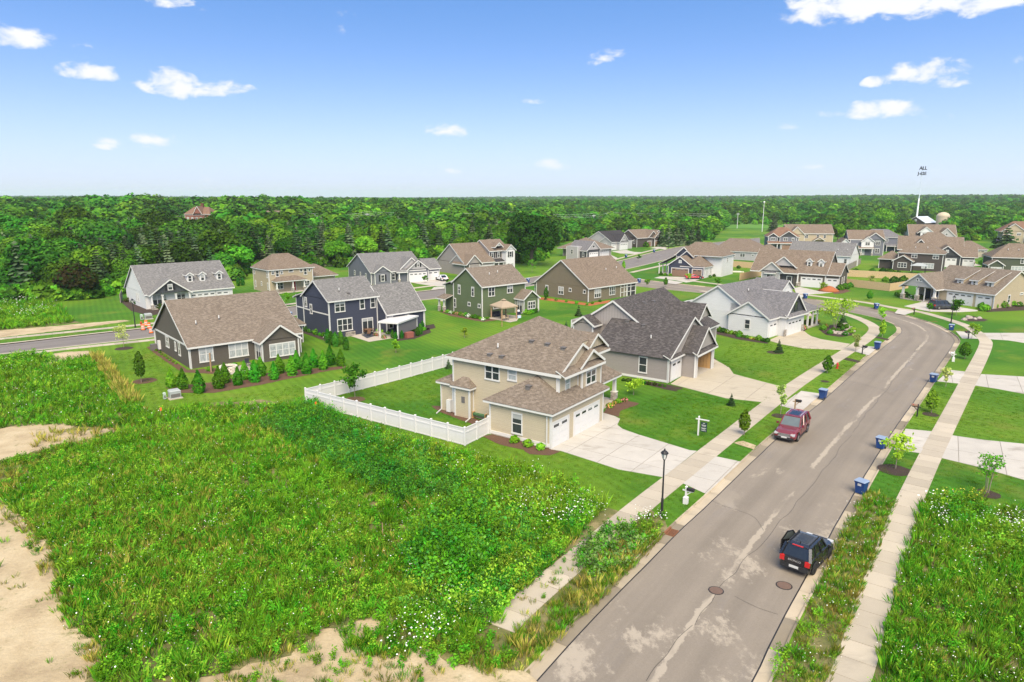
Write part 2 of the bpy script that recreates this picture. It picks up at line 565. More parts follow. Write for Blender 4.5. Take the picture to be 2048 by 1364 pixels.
class House:
    def __init__(s, name, label, ox, oy, deg, cat='house', z=0., group=None):
        s.e = empty(name, (ox, oy, z), R(deg), label, cat, group)
        s.trim = M['trim']

    def pos(s, face, plane, c, z):
        return (plane, c, z) if face[0] == 'x' else (c, plane, z)

    def wall(s, x0, x1, y0, y1, z0, z1, m, corner=True, name='wall', found=False):
        b = MB().mat(M[m])
        for q in (((x0, y0), (x1, y0)), ((x1, y0), (x1, y1)), ((x1, y1), (x0, y1)), ((x0, y1), (x0, y0))):
            (a, c), (d, e) = q
            b.face([(a, c, z0), (d, e, z0), (d, e, z1), (a, c, z1)])
        b.face([(x0, y0, z1), (x1, y0, z1), (x1, y1, z1), (x0, y1, z1)])
        o = b.build(name, s.e, uv=True)
        if corner:
            for x, sx in ((x0, -1), (x1, 1)):
                for y, sy in ((y0, -1), (y1, 1)):
                    t = MB().mat(s.trim).box(min(x - sx * .14, x + sx * .025), max(x - sx * .14, x + sx * .025), min(y - sy * .14, y + sy * .025), max(y - sy * .14, y + sy * .025), z0, z1 - .02)
                    t.build('corner_board', o)
        return o

    def _slab(s, faces, roofm, t=.05):
        """roof skin: every polygon gets thickness t downwards"""
        b = MB().mat(M[roofm])
        for f in faces:
            f = [Vector(p) for p in f]
            n = (f[1] - f[0]).cross(f[2] - f[0])
            if n.z < 0: f.reverse()
            b.face(f)
            g = [p - Vector((0, 0, t)) for p in f]
            b.face(g[::-1])
            for i in range(len(f)):
                j = (i + 1) % len(f)
                b.face([g[i], g[j], f[j], f[i]])
        return b.build('roof', s.e, uv=True)

    def boards(s, parent, segs, h=.22, t=.05, name='fascia', m=None):
        for p, q in segs:
            p, q = Vector(p), Vector(q)
            d = Vector((0, 0, -(h / 2 + .035)))
            MB().mat(m or s.trim).bar(p + d, q + d, t, h).build(name, parent)

    def gable(s, x0, x1, y0, y1, ze, zr, axis, roofm, wallm=None, ends=(1, 1), oh=.35, rake=.3, wt=None, ex=(0, 0), eb=True):
        """walls' extent; ze: height of the eave edge; zr: ridge; axis: ridge direction; ends: which gable walls to build"""
        def T(a, b, z):      # a along the ridge, b across
            return (a, b, z) if axis == 'x' else (b, a, z)
        a0, a1, b0, b1 = (x0, x1, y0, y1) if axis == 'x' else (y0, y1, x0, x1)
        m = (b0 + b1) / 2
        A0, A1 = a0 - (rake if ends[0] else -.0) - ex[0], a1 + (rake if ends[1] else 0) + ex[1]
        B0, B1 = b0 - oh, b1 + oh
        r = s._slab([[T(A0, B0, ze), T(A1, B0, ze), T(A1, m, zr), T(A0, m, zr)], [T(A0, m, zr), T(A1, m, zr), T(A1, B1, ze), T(A0, B1, ze)]], roofm)
        segs = [(T(A0, B0, ze), T(A1, B0, ze)), (T(A0, B1, ze), T(A1, B1, ze))] if eb else []
        sl = (zr - ze) / (m - B0)
        zw = ze + sl * oh - .06
        for k, (a, A) in enumerate(((a0, A0), (a1, A1))):
            if not ends[k]: continue
            segs += [(T(A, B0, ze), T(A, m, zr)), (T(A, m, zr), T(A, B1, ze))]
            if wallm:
                b = MB().mat(M[wallm])
                b.face([T(a, b0, zw), T(a, b1, zw), T(a, m, zr - .06)])
                b.build('gable_wall', s.e, uv=True)
        s.boards(r, segs)
        if not eb: return r
        # soffit
        b = MB().mat(s.trim)
        b.face([T(A0 + .03, B0 + .03, ze - .1), T(A1 - .03, B0 + .03, ze - .1), T(A1 - .03, b0, ze - .1), T(A0 + .03, b0, ze - .1)])
        b.build('soffit', r)
        b = MB().mat(s.trim)
        b.face([T(A0 + .03, B1 - .03, ze - .1), T(A1 - .03, B1 - .03, ze - .1), T(A1 - .03, b1, ze - .1), T(A0 + .03, b1, ze - .1)])
        b.build('soffit', r)
        return r

    def hip(s, x0, x1, y0, y1, ze, zr, roofm, r1=None, r2=None, axis=None, oh=.35):
        X0, X1, Y0, Y1 = x0 - oh, x1 + oh, y0 - oh, y1 + oh
        axis = axis or ('x' if X1 - X0 >= Y1 - Y0 else 'y')
        if axis == 'x':
            h = (Y1 - Y0) / 2
            a, c = r1 if r1 is not None else X0 + h, r2 if r2 is not None else X1 - h
            p, q = (a, Y0 + h, zr), (c, Y0 + h, zr)
            fs = [[(X0, Y0, ze), (X1, Y0, ze), q, p], [(X1, Y1, ze), (X0, Y1, ze), p, q], [(X0, Y1, ze), (X0, Y0, ze), p], [(X1, Y0, ze), (X1, Y1, ze), q]]
        else:
            h = (X1 - X0) / 2
            a, c = r1 if r1 is not None else Y0 + h, r2 if r2 is not None else Y1 - h
            p, q = (X0 + h, a, zr), (X0 + h, c, zr)
            fs = [[(X0, Y1, ze), (X0, Y0, ze), p, q], [(X1, Y0, ze), (X1, Y1, ze), q, p], [(X0, Y0, ze), (X1, Y0, ze), p], [(X1, Y1, ze), (X0, Y1, ze), q]]
        r = s._slab(fs, roofm)
        b = MB().mat(s.trim)
        b.box(X0 + .02, X1 - .02, Y0 + .02, Y1 - .02, ze - .25, ze - .06)
        b.build('fascia', r)
        return r

    def shed(s, x0, x1, y0, y1, zlo, zhi, low, roofm, oh=.25):
        """single slope; low: which side is the low edge ('x-','y-','x+','y+')"""
        z = {'x-': (zlo, zhi, zhi, zlo), 'x+': (zhi, zlo, zlo, zhi), 'y-': (zlo, zlo, zhi, zhi), 'y+': (zhi, zhi, zlo, zlo)}[low]
        c = [(x0, y0), (x1, y0), (x1, y1), (x0, y1)]
        pts = [(*q, zz) for q, zz in zip(c, z)]
        r = s._slab([pts], roofm)
        lo = {'y-': 0, 'x+': 1, 'y+': 2, 'x-': 3}[low]
        for i in range(4):
            if i == lo: s.boards(r, [(pts[i], pts[(i + 1) % 4])])
            elif i != (lo + 2) % 4: s.boards(r, [(pts[i], pts[(i + 1) % 4])], .1, .03)
        return r

    def window(s, face, plane, c, z, wd, h, n=1, mid=True, curtain=False, frame=None, parent=None, shutter=False):
        """c: centre along the wall, z: centre height"""
        fr = frame or s.trim
        key = ('win', round(wd, 2), round(h, 2), n, mid, fr.name, curtain)
        if key not in CACHE:
            b = MB().mat(fr)
            t, d = .11, .06
            b.box(-wd / 2, wd / 2, -d, 0, h / 2 - t, h / 2 + .05); b.box(-wd / 2 - .03, wd / 2 + .03, -d - .03, 0, -h / 2 - .03, -h / 2 + t)
            xs = [-wd / 2 + t / 2 + (wd - t) * k / n for k in range(n + 1)]
            for x in xs:
                b.box(x - t / 2, x + t / 2, -d + .004, 0, -h / 2 + t, h / 2 - t)
            if mid:
                for k in range(n):
                    b.box(xs[k] + t / 2, xs[k + 1] - t / 2, -d + .01, 0, -.035, .035)
            g = MB().mat(M['glass_curtain' if curtain else 'glass'])
            g.box(-wd / 2 + t, wd / 2 - t, -.02, -.004, -h / 2 + t, h / 2 - t)
            CACHE[key] = (b.mesh('window'), g.mesh('pane'))
        f, g = CACHE[key]
        o = link('window', f, parent or s.e, s.pos(face, plane, c, z), FACE[face])
        link('pane', g, o)
        if shutter:
            sh = MB().mat(M['black'])
            for q in (-1, 1):
                x = q * (wd / 2 + .26)
                sh.box(x - .2, x + .2, -.05, 0, -h / 2, h / 2)
            sh.build('shutter', o)
        return o

    def gdoor(s, face, plane, c, wd, h, m='door_white', groups=None, z0=0., frame=True):
        key = ('gd', round(wd, 2), round(h, 2), m, groups)
        if key not in CACHE:
            b = MB().mat(M[m])
            rows = 4
            cols = max(2, round(wd / 1.2))
            b.box(-wd / 2, wd / 2, -.02, .0, 0, h)
            for r_ in range(rows):
                for k in range(cols):
                    x0, x1 = -wd / 2 + wd * k / cols, -wd / 2 + wd * (k + 1) / cols
                    b.box(x0 + .05, x1 - .05, -.045, -.02, h * r_ / rows + .03, h * (r_ + 1) / rows - .03)
            t = MB().mat(M['trim'])
            for x in (-1, 1):
                t.box(min(x * wd / 2, x * (wd / 2 + .16)), max(x * wd / 2, x * (wd / 2 + .16)), -.06, 0, 0, h + .16)
            t.box(-wd / 2, wd / 2, -.06, 0, h, h + .16)
            g = None
            ng = groups or cols
            panes = []
            for k in range(ng):
                x0, x1 = -wd / 2 + wd * k / ng, -wd / 2 + wd * (k + 1) / ng
                g = MB().mat(M['glass'])
                gw = min(.85, (x1 - x0) * .62)
                c0 = (x0 + x1) / 2
                g.box(c0 - gw / 2, c0 + gw / 2, -.06, -.045, h * .82, h * .93)
                panes.append(g.mesh('pane'))
            CACHE[key] = (b.mesh('garage_door'), t.mesh('door_frame'), panes)
        b, t, panes = CACHE[key]
        o = link('garage_door', b, s.e, s.pos(face, plane, c, z0), FACE[face])
        if frame: link('door_frame', t, o)
        for g in panes: link('pane', g, o)
        return o

    def door(s, face, plane, c, wd=.95, h=2.1, m='door_red', z0=.1, slider=False):
        t = MB().mat(s.trim)
        for x in (-1, 1):
            t.box(min(x * wd / 2, x * (wd / 2 + .12)), max(x * wd / 2, x * (wd / 2 + .12)), -.07, 0, 0, h + .12)
        t.box(-wd / 2, wd / 2, -.07, 0, h, h + .12)
        if slider: t.box(-.05, .05, -.05, 0, 0, h); t.box(-wd / 2, wd / 2, -.05, 0, 0, .1)
        o = t.build('door', s.e, s.pos(face, plane, c, z0), FACE[face])
        b = MB().mat(M['glass'] if slider else M[m])
        b.box(-wd / 2, wd / 2, -.03, -.004, 0.02, h)
        b.build('door_panel', o)
        return o

    def column(s, x, y, z0, z1, wd=.34, base=.9, stone=True, m=None):
        b = MB().mat(m or s.trim)
        zb = z0 + (base if stone else 0)
        b.frust((x), (y), zb, z1, wd / 2, wd / 2, wd / 2 * .82, wd / 2 * .82)
        b.box(x - wd / 2 - .05, x + wd / 2 + .05, y - wd / 2 - .05, y + wd / 2 + .05, z1 - .18, z1)
        o = b.build('column', s.e)
        if stone:
            t = MB().mat(M['stone'])
            t.box(x - wd * .8, x + wd * .8, y - wd * .8, y + wd * .8, z0, zb)
            t.mat(M['limestone']).box(x - wd * .92, x + wd * .92, y - wd * .92, y + wd * .92, zb, zb + .07)
            t.build('column_base', o)
        return o

    def vents(s, pts, pipe=False, h=.45):
        for p in pts:
            b = MB()
            if pipe:
                b.mat(M['pipe']).tube([(0, 0, -.3), (0, 0, h)], .07, 8)
                b.mat(M['ventbox']).tube([(0, 0, -.3), (0, 0, .08)], .13, 8)
            else:
                b.mat(M['ventbox']).frust(0, 0, -.25, .12, .22, .22, .2, .2)
                b.box(-.25, .25, -.25, .25, .12, .17)
            b.build('vent_pipe' if pipe else 'roof_vent', s.e, p)

    def spout(s, x, y, z1, foot=None):
        b = MB().mat(s.trim).box(x - .045, x + .045, y - .045, y + .045, .12, z1)
        if foot: b.bar((x, y, .12), foot, .1, .08)
        return b.build('downspout', s.e)

    def band(s, segs, h=.2):
        return s.boards(s.e, segs, h, .06, 'band_board')
# ------------------------------------------------------------------ ground materials
def m_lawn():
    m = MT('lawn_grass', .9)
    m.b.inputs['Specular IOR Level'].default_value = .1
    p = m.pos()
    big = m.noise(p, .035, 3)
    mid = m.noise(p, .22, 4, .6)
    fine = m.noise(p, 5.5, 3, .7)
    blade = m.noise(p, 30., 2, .7)
    c = m.mix(m.sstep(big, .40, .60), (.043, .128, .010), (.098, .182, .014))
    c = m.vary(c, m.noise(p, .1, 5, .65), .30)
    # mowing stripes, direction drifting from plot to plot
    st = m.n('ShaderNodeTexWave', wave_type='BANDS', bands_direction='X', Vector=m.map(p, rot=(0, 0, R(-32))), Scale=.34, Distortion=2.2, Detail=2)
    st.inputs['Detail Scale'].default_value = .25
    c = m.vary(c, st.outputs['Fac'], .085)
    c = m.mix(m.math('MULTIPLY', m.sstep(mid, .52, .75), .5), c, (.16, .205, .02))
    c = m.mix(m.math('MULTIPLY', m.sstep(m.noise(p, .09, 4, .6), .56, .72), .55), c, (.16, .165, .03))
    c = m.vary(c, m.noise(m.map(p, (.5, 2.6, 1), rot=(0, 0, R(25))), 1., 4, .65), .2)
    c = m.vary(c, fine, .34)
    c = m.vary(c, blade, .22)
    m.col(c)
    m.bump(m.math('ADD', fine, m.math('MULTIPLY', blade, .6)), .6, .06)
    return m.m


def m_ground():
    """land under and beyond the houses: rough meadow, greener in patches"""
    m = MT('meadow_ground', .95)
    p = m.pos()
    c = m.ramp(m.noise(p, .012, 5, .6), [(.3, (.045, .12, .012)), (.5, (.075, .19, .015)), (.7, (.13, .22, .025))])
    c = m.vary(c, m.noise(p, .6, 4), .3)
    m.col(c)
    return m.m


def m_soil():
    m = MT('field_soil', .95)
    p = m.pos()
    c = m.ramp(m.noise(p, .5, 5, .65), [(.3, (.075, .10, .025)), (.5, (.13, .125, .045)), (.68, (.27, .215, .11))])
    c = m.vary(c, m.noise(p, 9., 3), .4)
    m.col(c)
    m.bump(m.noise(p, 6., 4), .8, .1)
    return m.m


def m_dirt():
    m = MT('bare_dirt', .95)
    p = m.pos()
    c = m.ramp(m.noise(p, .35, 6, .6), [(.3, (.265, .20, .12)), (.5, (.375, .295, .18)), (.7, (.45, .37, .24))])
    c = m.vary(c, m.noise(p, 5., 5, .7), .22)
    tr = m.noise(m.map(p, (.9, .12, 1), rot=(0, 0, R(-30))), 1., 4)
    c = m.vary(c, tr, .14)
    c = m.mix(m.math('MULTIPLY', m.sstep(m.noise(p, .8, 7, .75), .56, .68), .7), c, (.12, .13, .04))
    m.col(c)
    m.bump(m.noise(p, 4., 6, .7), .7, .08)
    return m.m


def m_road(name, base, dusty):
    m = MT(name, .82)
    m.b.inputs['Specular IOR Level'].default_value = .3
    uv = m.coord('UV')
    p = m.pos()
    sp = m.n('ShaderNodeSeparateXYZ', Vector=uv)
    u, v = sp.outputs['X'], sp.outputs['Y']
    c = m.vary(base, m.noise(m.map(uv, (1.1, .03, 1)), 1., 5, .6), .2)
    c = m.vary(c, m.sstep(m.math('ABSOLUTE', m.math('SUBTRACT', m.math('ABSOLUTE', u), 2.0)), .2, 1.0), .05)
    c = m.vary(c, m.noise(p, .25, 4), .14)
    c = m.vary(c, m.noise(p, 14., 3, .7), .2)
    # worn pale seam down the middle and dried mud washed over the lanes
    wob = m.math('MULTIPLY', m.math('SUBTRACT', m.noise(m.map(uv, (0, .07, 1)), 1., 3), .5), .5)
    du = m.math('ABSOLUTE', m.math('ADD', m.math('SUBTRACT', u, .32), wob))
    dash = m.sstep(m.noise(m.map(uv, (.25, .085, 1), loc=(0, 3.1, 0)), 1., 5, .62), .43, .52)
    ragged = m.math('MULTIPLY', m.math('SUBTRACT', m.noise(p, 1.1, 6, .7), .45), .9)
    seam = m.sstep(m.math('SUBTRACT', m.math('ADD', .20, ragged), du), 0., .10)
    seam = m.math('MULTIPLY', m.math('MULTIPLY', seam, dash), .72)
    near = m.sstep(v, 33., 14.)
    pn = m.math('ADD', m.noise(m.map(p, (.30, .17, 1), rot=(0, 0, R(-38))), 1., 7, .72), m.math('MULTIPLY', m.noise(p, 2.6, 7, .8), .30))
    mud = m.math('MULTIPLY', m.sstep(pn, .70, .80), m.math('MULTIPLY', near, .72))
    far = m.sstep(m.noise(m.map(uv, (.22, .1, 1), loc=(9, 0, 0)), 1., 6, .7), .66, .72)
    if dusty:
        c = m.mix(m.math('MAXIMUM', m.math('MAXIMUM', seam, mud), m.math('MULTIPLY', far, .5)), c, (.36, .31, .24))
    else:
        c = m.mix(m.math('MULTIPLY', m.sstep(m.noise(m.map(uv, (.3, .05, 1)), 1., 6, .7), .55, .75), .5), c, (.26, .23, .195))
    # damp, slightly smoother patches
    damp = m.sstep(m.noise(m.map(uv, (.5, .12, 1), loc=(2, 5, 0)), 1., 4), .55, .7)
    m.set(m.b.inputs['Roughness'], m.math('SUBTRACT', .82, m.math('MULTIPLY', damp, .3)))
    # crack sealant: thin dark longitudinal line left of the seam
    cr = m.math('ABSOLUTE', m.math('ADD', m.math('SUBTRACT', u, .1), m.math('MULTIPLY', wob, .8)))
    crk = m.math('MULTIPLY', m.sstep(m.math('SUBTRACT', .05, cr), 0., .03), m.sstep(m.noise(m.map(uv, (0, .12, 1), loc=(0, 7, 0)), 1., 2), .45, .55))
    c = m.mix(m.math('MULTIPLY', crk, .0), c, (.035, .033, .032))
    m.col(c)
    m.bump(m.noise(p, 40., 3), .25, .01)
    return m.m


def m_conc(name, c, stain=.22, rnd=.12):
    m = MT(name, .85)
    c = tuple(x * .8 for x in c)
    p = m.pos()
    cc = m.vary(c, m.noise(p, .6, 5, .6), stain * .5)
    cc = m.vary(cc, m.rand(), rnd)
    blot = m.sstep(m.noise(m.map(p, (.32, .8, 1), rot=(0, 0, R(40))), 1., 5, .6), .55, .72)
    cc = m.mix(m.math('MULTIPLY', blot, stain * 1.7), cc, (.20, .175, .135))
    cc = m.vary(cc, m.noise(p, 22., 3), .07)
    m.col(cc)
    m.bump(m.noise(p, 30., 3), .2, .01)
    return m.m


def m_mulch(name, a, b_):
    m = MT(name, .95)
    p = m.pos()
    c = m.mix(m.noise(p, 7., 5, .75), a, b_)
    c = m.vary(c, m.noise(p, 25., 2), .45)
    m.col(c)
    m.bump(m.noise(p, 14., 4, .75), 1., .08)
    return m.m


M['lawn'] = m_lawn()
M['ground'] = m_ground()
M['soil'] = m_soil()
M['dirt'] = m_dirt()
M['road'] = m_road('asphalt', (.187, .158, .124), True)
M['road2'] = m_road('asphalt_side_street', (.155, .137, .122), False)
M['walk'] = m_conc('sidewalk_concrete', (.455, .395, .305), .2)
M['drive'] = m_conc('driveway_concrete', (.49, .455, .40), .34, .05)
M['drive_tan'] = m_conc('tan_driveway_concrete', (.465, .405, .305), .26, .04)
M['gutter'] = m_conc('gutter_concrete', (.36, .30, .215), .45, .42)
M['joint'] = plain('concrete_joint', (.20, .18, .15), .9)
M['mulch'] = m_mulch('red_brown_mulch', (.08, .042, .026), (.15, .085, .055))
M['mulch_d'] = m_mulch('dark_mulch', (.028, .019, .015), (.075, .05, .038))
M['mulch_o'] = m_mulch('orange_mulch', (.26, .075, .025), (.36, .13, .05))
M['patio'] = m_conc('patio_concrete', (.45, .40, .33), .2)


# ------------------------------------------------------------------ sheets and ribbons
def sheet(name, pts, z, m, kind='structure', parent=None, jit=0., sub=0.):
    """flat polygon sheet (world xy)"""
    P = [Vector((p[0], p[1])) for p in pts]
    if sub:
        Q = []
        for i, p in enumerate(P):
            q = P[(i + 1) % len(P)]
            n = max(1, int((q - p).length / sub))
            for k in range(n):
                c = p.lerp(q, k / n)
                Q.append(c + Vector((random.uniform(-jit, jit), random.uniform(-jit, jit))))
        P = Q
    me = bpy.data.meshes.new(name)
    tris = tessellate_polygon([[Vector((p.x, p.y, 0)) for p in P]])
    F = []
    for t in tris:
        a, b, c = (P[i] for i in t)
        cr = (b - a).cross(c - a)
        if abs(cr) < 1e-9: continue
        F.append(tuple(t) if cr > 0 else tuple(reversed(t)))
    me.from_pydata([(p.x, p.y, z) for p in P], [], F)
    me.materials.append(M[m])
    o = link(name, me, parent)
    if kind: o['kind'] = kind
    return o


def smooth_line(pts, step=1.5, closed=False):
    """Catmull-Rom through the points, resampled at an even step"""
    P = [Vector((p[0], p[1])) for p in pts]
    out = []
    n = len(P)
    for i in range(n - 1):
        p0, p1, p2, p3 = P[max(i - 1, 0)], P[i], P[i + 1], P[min(i + 2, n - 1)]
        k = max(2, int((p2 - p1).length / .5))
        for j in range(k):
            t = j / k
            out.append(.5 * ((2 * p1) + (p2 - p0) * t + (2 * p0 - 5 * p1 + 4 * p2 - p3) * t * t + (3 * p1 - p0 - 3 * p2 + p3) * t ** 3))
    out.append(P[-1])
    res = [out[0]]
    acc = 0.
    for a, b in zip(out, out[1:]):
        d = (b - a).length
        while acc + d >= step and d > 1e-9:
            t = (step - acc) / d
            a = a.lerp(b, t)
            res.append(a.copy())
            d = (b - a).length
            acc = 0.
        acc += d
    if (res[-1] - out[-1]).length > step * .4:
        res.append(out[-1])
    else:
        res[-1] = out[-1]
    return res


def offset(line, d):
    """d > 0: to the right of travel"""
    out = []
    for i, p in enumerate(line):
        t = (line[min(i + 1, len(line) - 1)] - line[max(i - 1, 0)]).normalized()
        out.append(p + Vector((t.y, -t.x)) * d)
    return out


def ribbon(name, left, right, z, m, kind='structure'):
    """strip between two lines with the same number of points; uv: x across from the middle in metres, y along"""
    n = len(left)
    v, f = [], []
    K = 5
    for a, b in zip(left, right):
        for k in range(K):
            c = a.lerp(b, k / (K - 1))
            v.append((c.x, c.y, z))
    for i in range(n - 1):
        for k in range(K - 1):
            f.append((i * K + k, i * K + k + 1, (i + 1) * K + k + 1, (i + 1) * K + k))
    me = bpy.data.meshes.new(name)
    me.from_pydata(v, [], f)
    s = [0.]
    for i in range(1, n): s.append(s[-1] + (left[i].lerp(right[i], .5) - left[i - 1].lerp(right[i - 1], .5)).length)
    ul = me.uv_layers.new(name='UVMap')
    for p in me.polygons:
        for li, vi in zip(p.loop_indices, p.vertices):
            i, k = divmod(vi, K)
            wd = (right[i] - left[i]).length
            ul.data[li].uv = ((k / (K - 1) - .5) * wd, s[i])
    me.materials.append(M[m])
    o = link(name, me)
    if kind: o['kind'] = kind
    return o


PX = lambda *pts: [at(x, y).xy for x, y in pts]
PZ = lambda z, *pts: [at(x, y, z).xy for x, y in pts]
RZ = -.11                                                          # road level below the lawns

# asphalt edges of the main street, near to far, then round the bend to the side street
roadL = smooth_line(PZ(RZ, (985, 1450), (1076, 1357.6), (1186, 1237), (1350, 1070), (1430, 995), (1538, 891), (1604, 835), (1650, 797), (1744, 713), (1790, 676), (1803, 663), (1796, 651), (1776, 642.5),
                       (1745, 633.5), (1710, 626.5), (1660, 617.5), (1560, 604), (1401, 586), (1340, 580), (1270, 572), (1200, 562), (1150, 554)), 1.5)
roadR = smooth_line(PZ(RZ, (1450, 1450), (1506, 1364), (1555.5, 1260), (1612, 1157), (1672.6, 1050), (1750, 919), (1800, 843), (1837, 791), (1880, 728), (1905, 691), (1908, 679), (1893, 665), (1862, 649),
                       (1815, 634), (1768, 622), (1700, 610.5), (1640, 602), (1560, 592), (1424, 576), (1340, 567), (1284, 560), (1238, 553)), 1.5)


def resample(line, n):
    d = [0.]
    for a, b in zip(line, line[1:]): d.append(d[-1] + (b - a).length)
    out, j = [], 0
    for k in range(n):
        t = d[-1] * k / (n - 1)
        while j < len(d) - 2 and d[j + 1] < t: j += 1
        out.append(line[j].lerp(line[j + 1], (t - d[j]) / max(1e-9, d[j + 1] - d[j])))
    return out


NR = 170
ribbon('main_street', resample(roadL, NR), resample(roadR, NR), RZ, 'road')
# the street behind the first row of houses: from the left edge of the picture, past the blue and green houses, then away to the right
nS = smooth_line(PZ(RZ, (-420, 745), (-160, 725), (0, 708.5), (150, 692), (293, 676), (420, 657), (569, 634), (700, 617), (849, 600), (960, 585), (1060, 572), (1160, 556), (1262, 536), (1345, 516), (1405, 503), (1520, 487)), 1.5)
nN = smooth_line(PZ(RZ, (-420, 720), (-160, 704), (0, 690), (150, 673), (292, 657), (420, 639), (569, 616), (700, 600), (887, 578.5), (960, 571), (1050, 558), (1140, 543), (1235, 524), (1331, 500), (1400, 489), (1520, 476)), 1.5)
ribbon('side_street', resample(nN, 200), resample(nS, 200), RZ - .004, 'road2')

# lawns: three blocks of land whose edges are the backs of the kerbs
GUT, KB = .55, .16
kL, kR = offset(roadL, -(GUT + KB)), offset(roadR, GUT + KB)
kS, kN = offset(nS, GUT + KB), offset(nN, -(GUT + KB))
iS = min(range(len(kS)), key=lambda i: (kS[i] - kL[-1]).length)
iS2 = min(range(len(kS)), key=lambda i: (kS[i] - kR[-1]).length)
FAR = 900
g = sheet('ground', [(-9000, -300), (9000, -300), (9000, 12000), (-9000, 12000)], -.6, 'ground')
sheet('lawn', kL + kS[:iS][::-1] + [Vector((-200, -20)), Vector((0, -20))], 0., 'lawn')
sheet('lawn', kR + kS[iS2 + 1:] + [Vector((300, 460)), Vector((460, 430)), Vector((430, -20)), Vector((12, -20))], 0., 'lawn')
sheet('lawn', [p for p in kN] + [Vector((110, 420)), Vector((30, 330)), Vector((-60, 260)), Vector((-200, 190)), Vector((-330, 130))], 0., 'lawn')
# the road bed fills whatever the three blocks leave open
sheet('road_bed', [(-340, -30), (470, -30), (470, 470), (-340, 470)], -.30, 'lawn')


# ------------------------------------------------------------------ kerbs: cast sections about 3 m long
def kerb(line, side, name='kerb', upto=None, skip=()):
    """line: asphalt edge; side: +1 land to the right of travel. One bed strip and separate cast sections on it"""
    ln = line[:upto] if upto else line
    bed = ribbon(name, ln, offset(ln, side * (GUT + KB)), RZ - .012, 'gutter')
    a, b, c = ln, offset(ln, side * (GUT + .02)), offset(ln, side * (GUT + KB))
    for i in range(0, len(ln) - 2, 2):
        m = MB().mat(M['gutter'])
        for j in (i, i + 1):
            e0, e1 = (.012 if j == i else 0), (.012 if j == i + 1 else 0)

            def q(l, z):
                p0, p1 = l[j], l[j + 1]
                return [(*p0.lerp(p1, e0), z), (*p1.lerp(p0, e1), z)]
            A, B, C, D, E = q(a, RZ + .003), q(b, RZ + .012), q(offset_at(b, c), .004), q(c, .008), q(c, RZ)
            for r0, r1 in ((A, B), (B, C), (C, D), (D, E)):
                f = [r0[0], r0[1], r1[1], r1[0]]
                m.face(f if side < 0 else f[::-1])
        m.build('kerb_section', bed)
    return bed


def offset_at(b, c):
    return [p.lerp(q, .22) for p, q in zip(b, c)]


kerb(roadL, -1, upto=len(roadL) - 3)
kerb(roadR, 1, upto=len(roadR) - 3)
ribbon('kerb', nS[:iS - 3], offset(nS[:iS - 3], GUT + KB), -.005, 'walk')
ribbon('kerb', nS[iS2 + 4:], offset(nS[iS2 + 4:], GUT + KB), -.005, 'walk')
ribbon('kerb', nN, offset(nN, -(GUT + KB)), -.005, 'walk')
# tar seal along both asphalt edges
M['tar'] = plain('crack_sealant', (.02, .019, .019), .5)
for ln, sd in ((roadL, 1), (roadR, -1)):
    wv = [p + Vector((random.uniform(-.02, .02), random.uniform(-.02, .02))) for p in ln]
    ribbon('crack_sealant', wv, offset(wv, sd * .07), RZ + .005, 'tar')


# ------------------------------------------------------------------ sidewalks: single slabs
def slab_mesh(q, z0, z1, m):
    b = MB().mat(M[m])
    b.prism([(p.x, p.y) for p in q], z0, z1)
    return b


def sidewalk(pts, width, step=1.5, name='sidewalk', m='walk', lift=.03, far=None):
    ln = smooth_line(pts, step)
    Lf, Rt = offset(ln, -width / 2), offset(ln, width / 2)
    base = ribbon(name, offset(ln, -width / 2 + .02), offset(ln, width / 2 - .02), .006, 'joint')
    for i in range(len(ln) - 1):
        if far and i > far: break
        q = [Rt[i], Rt[i + 1], Lf[i + 1], Lf[i]]
        c = sum(q, Vector((0, 0))) / 4
        q = [c + (p - c) * (1 - .022) for p in q]
        slab_mesh(q, .0, lift + random.uniform(-.006, .006), m).build('paving_slab', base)
    return base, ln


sw1, swl = sidewalk(PX((1000, 1255), (1040, 1216), (1122, 1145), (1215, 1068), (1290, 1005), (1413, 908), (1558, 794), (1620, 750), (1688, 707), (1724, 684), (1744, 668), (1749, 657.5), (1740, 648), (1718, 637.5), (1685, 627), (1617, 613), (1500, 595.5), (1400, 582)), 1.75)
sw2, swr = sidewalk(PX((1640, 1480), (1703, 1350), (1741, 1224), (1780, 1107), (1815.5, 1010), (1861.5, 910), (1883, 868), (1934, 768), (1970, 694.5), (1967, 677), (1948, 661), (1928, 650), (1885, 636), (1840, 624), (1789, 616), (1745, 607.5), (1690, 599.5), (1614, 590), (1500, 576), (1408, 565), (1340, 556)), 1.65)
sidewalk(PX((-200, 737), (0, 718), (56, 708), (140, 697), (303, 680), (400, 667), (560, 643)), 1.5)
sidewalk(PX((-200, 704), (0, 678), (140, 664), (308, 646.5), (420, 632), (590, 607), (720, 591), (830, 576), (872, 571)), 1.5)
sidewalk(PX((880, 602), (960, 592), (1040, 582)), 1.5)
sidewalk(PX((1262, 545), (1330, 530), (1420, 511)), 1.5)
sidewalk(PX((1180, 533), (1238, 517), (1330, 494)), 1.5)


# ------------------------------------------------------------------ driveways cut into panels
def clip(poly, n, d):
    """keep the part of poly where p.n <= d"""
    out = []
    for i, p in enumerate(poly):
        q = poly[(i + 1) % len(poly)]
        a, b = p.dot(n) - d, q.dot(n) - d
        if a <= 0: out.append(p)
        if (a < 0 < b) or (b < 0 < a): out.append(p.lerp(q, a / (a - b)))
    return out


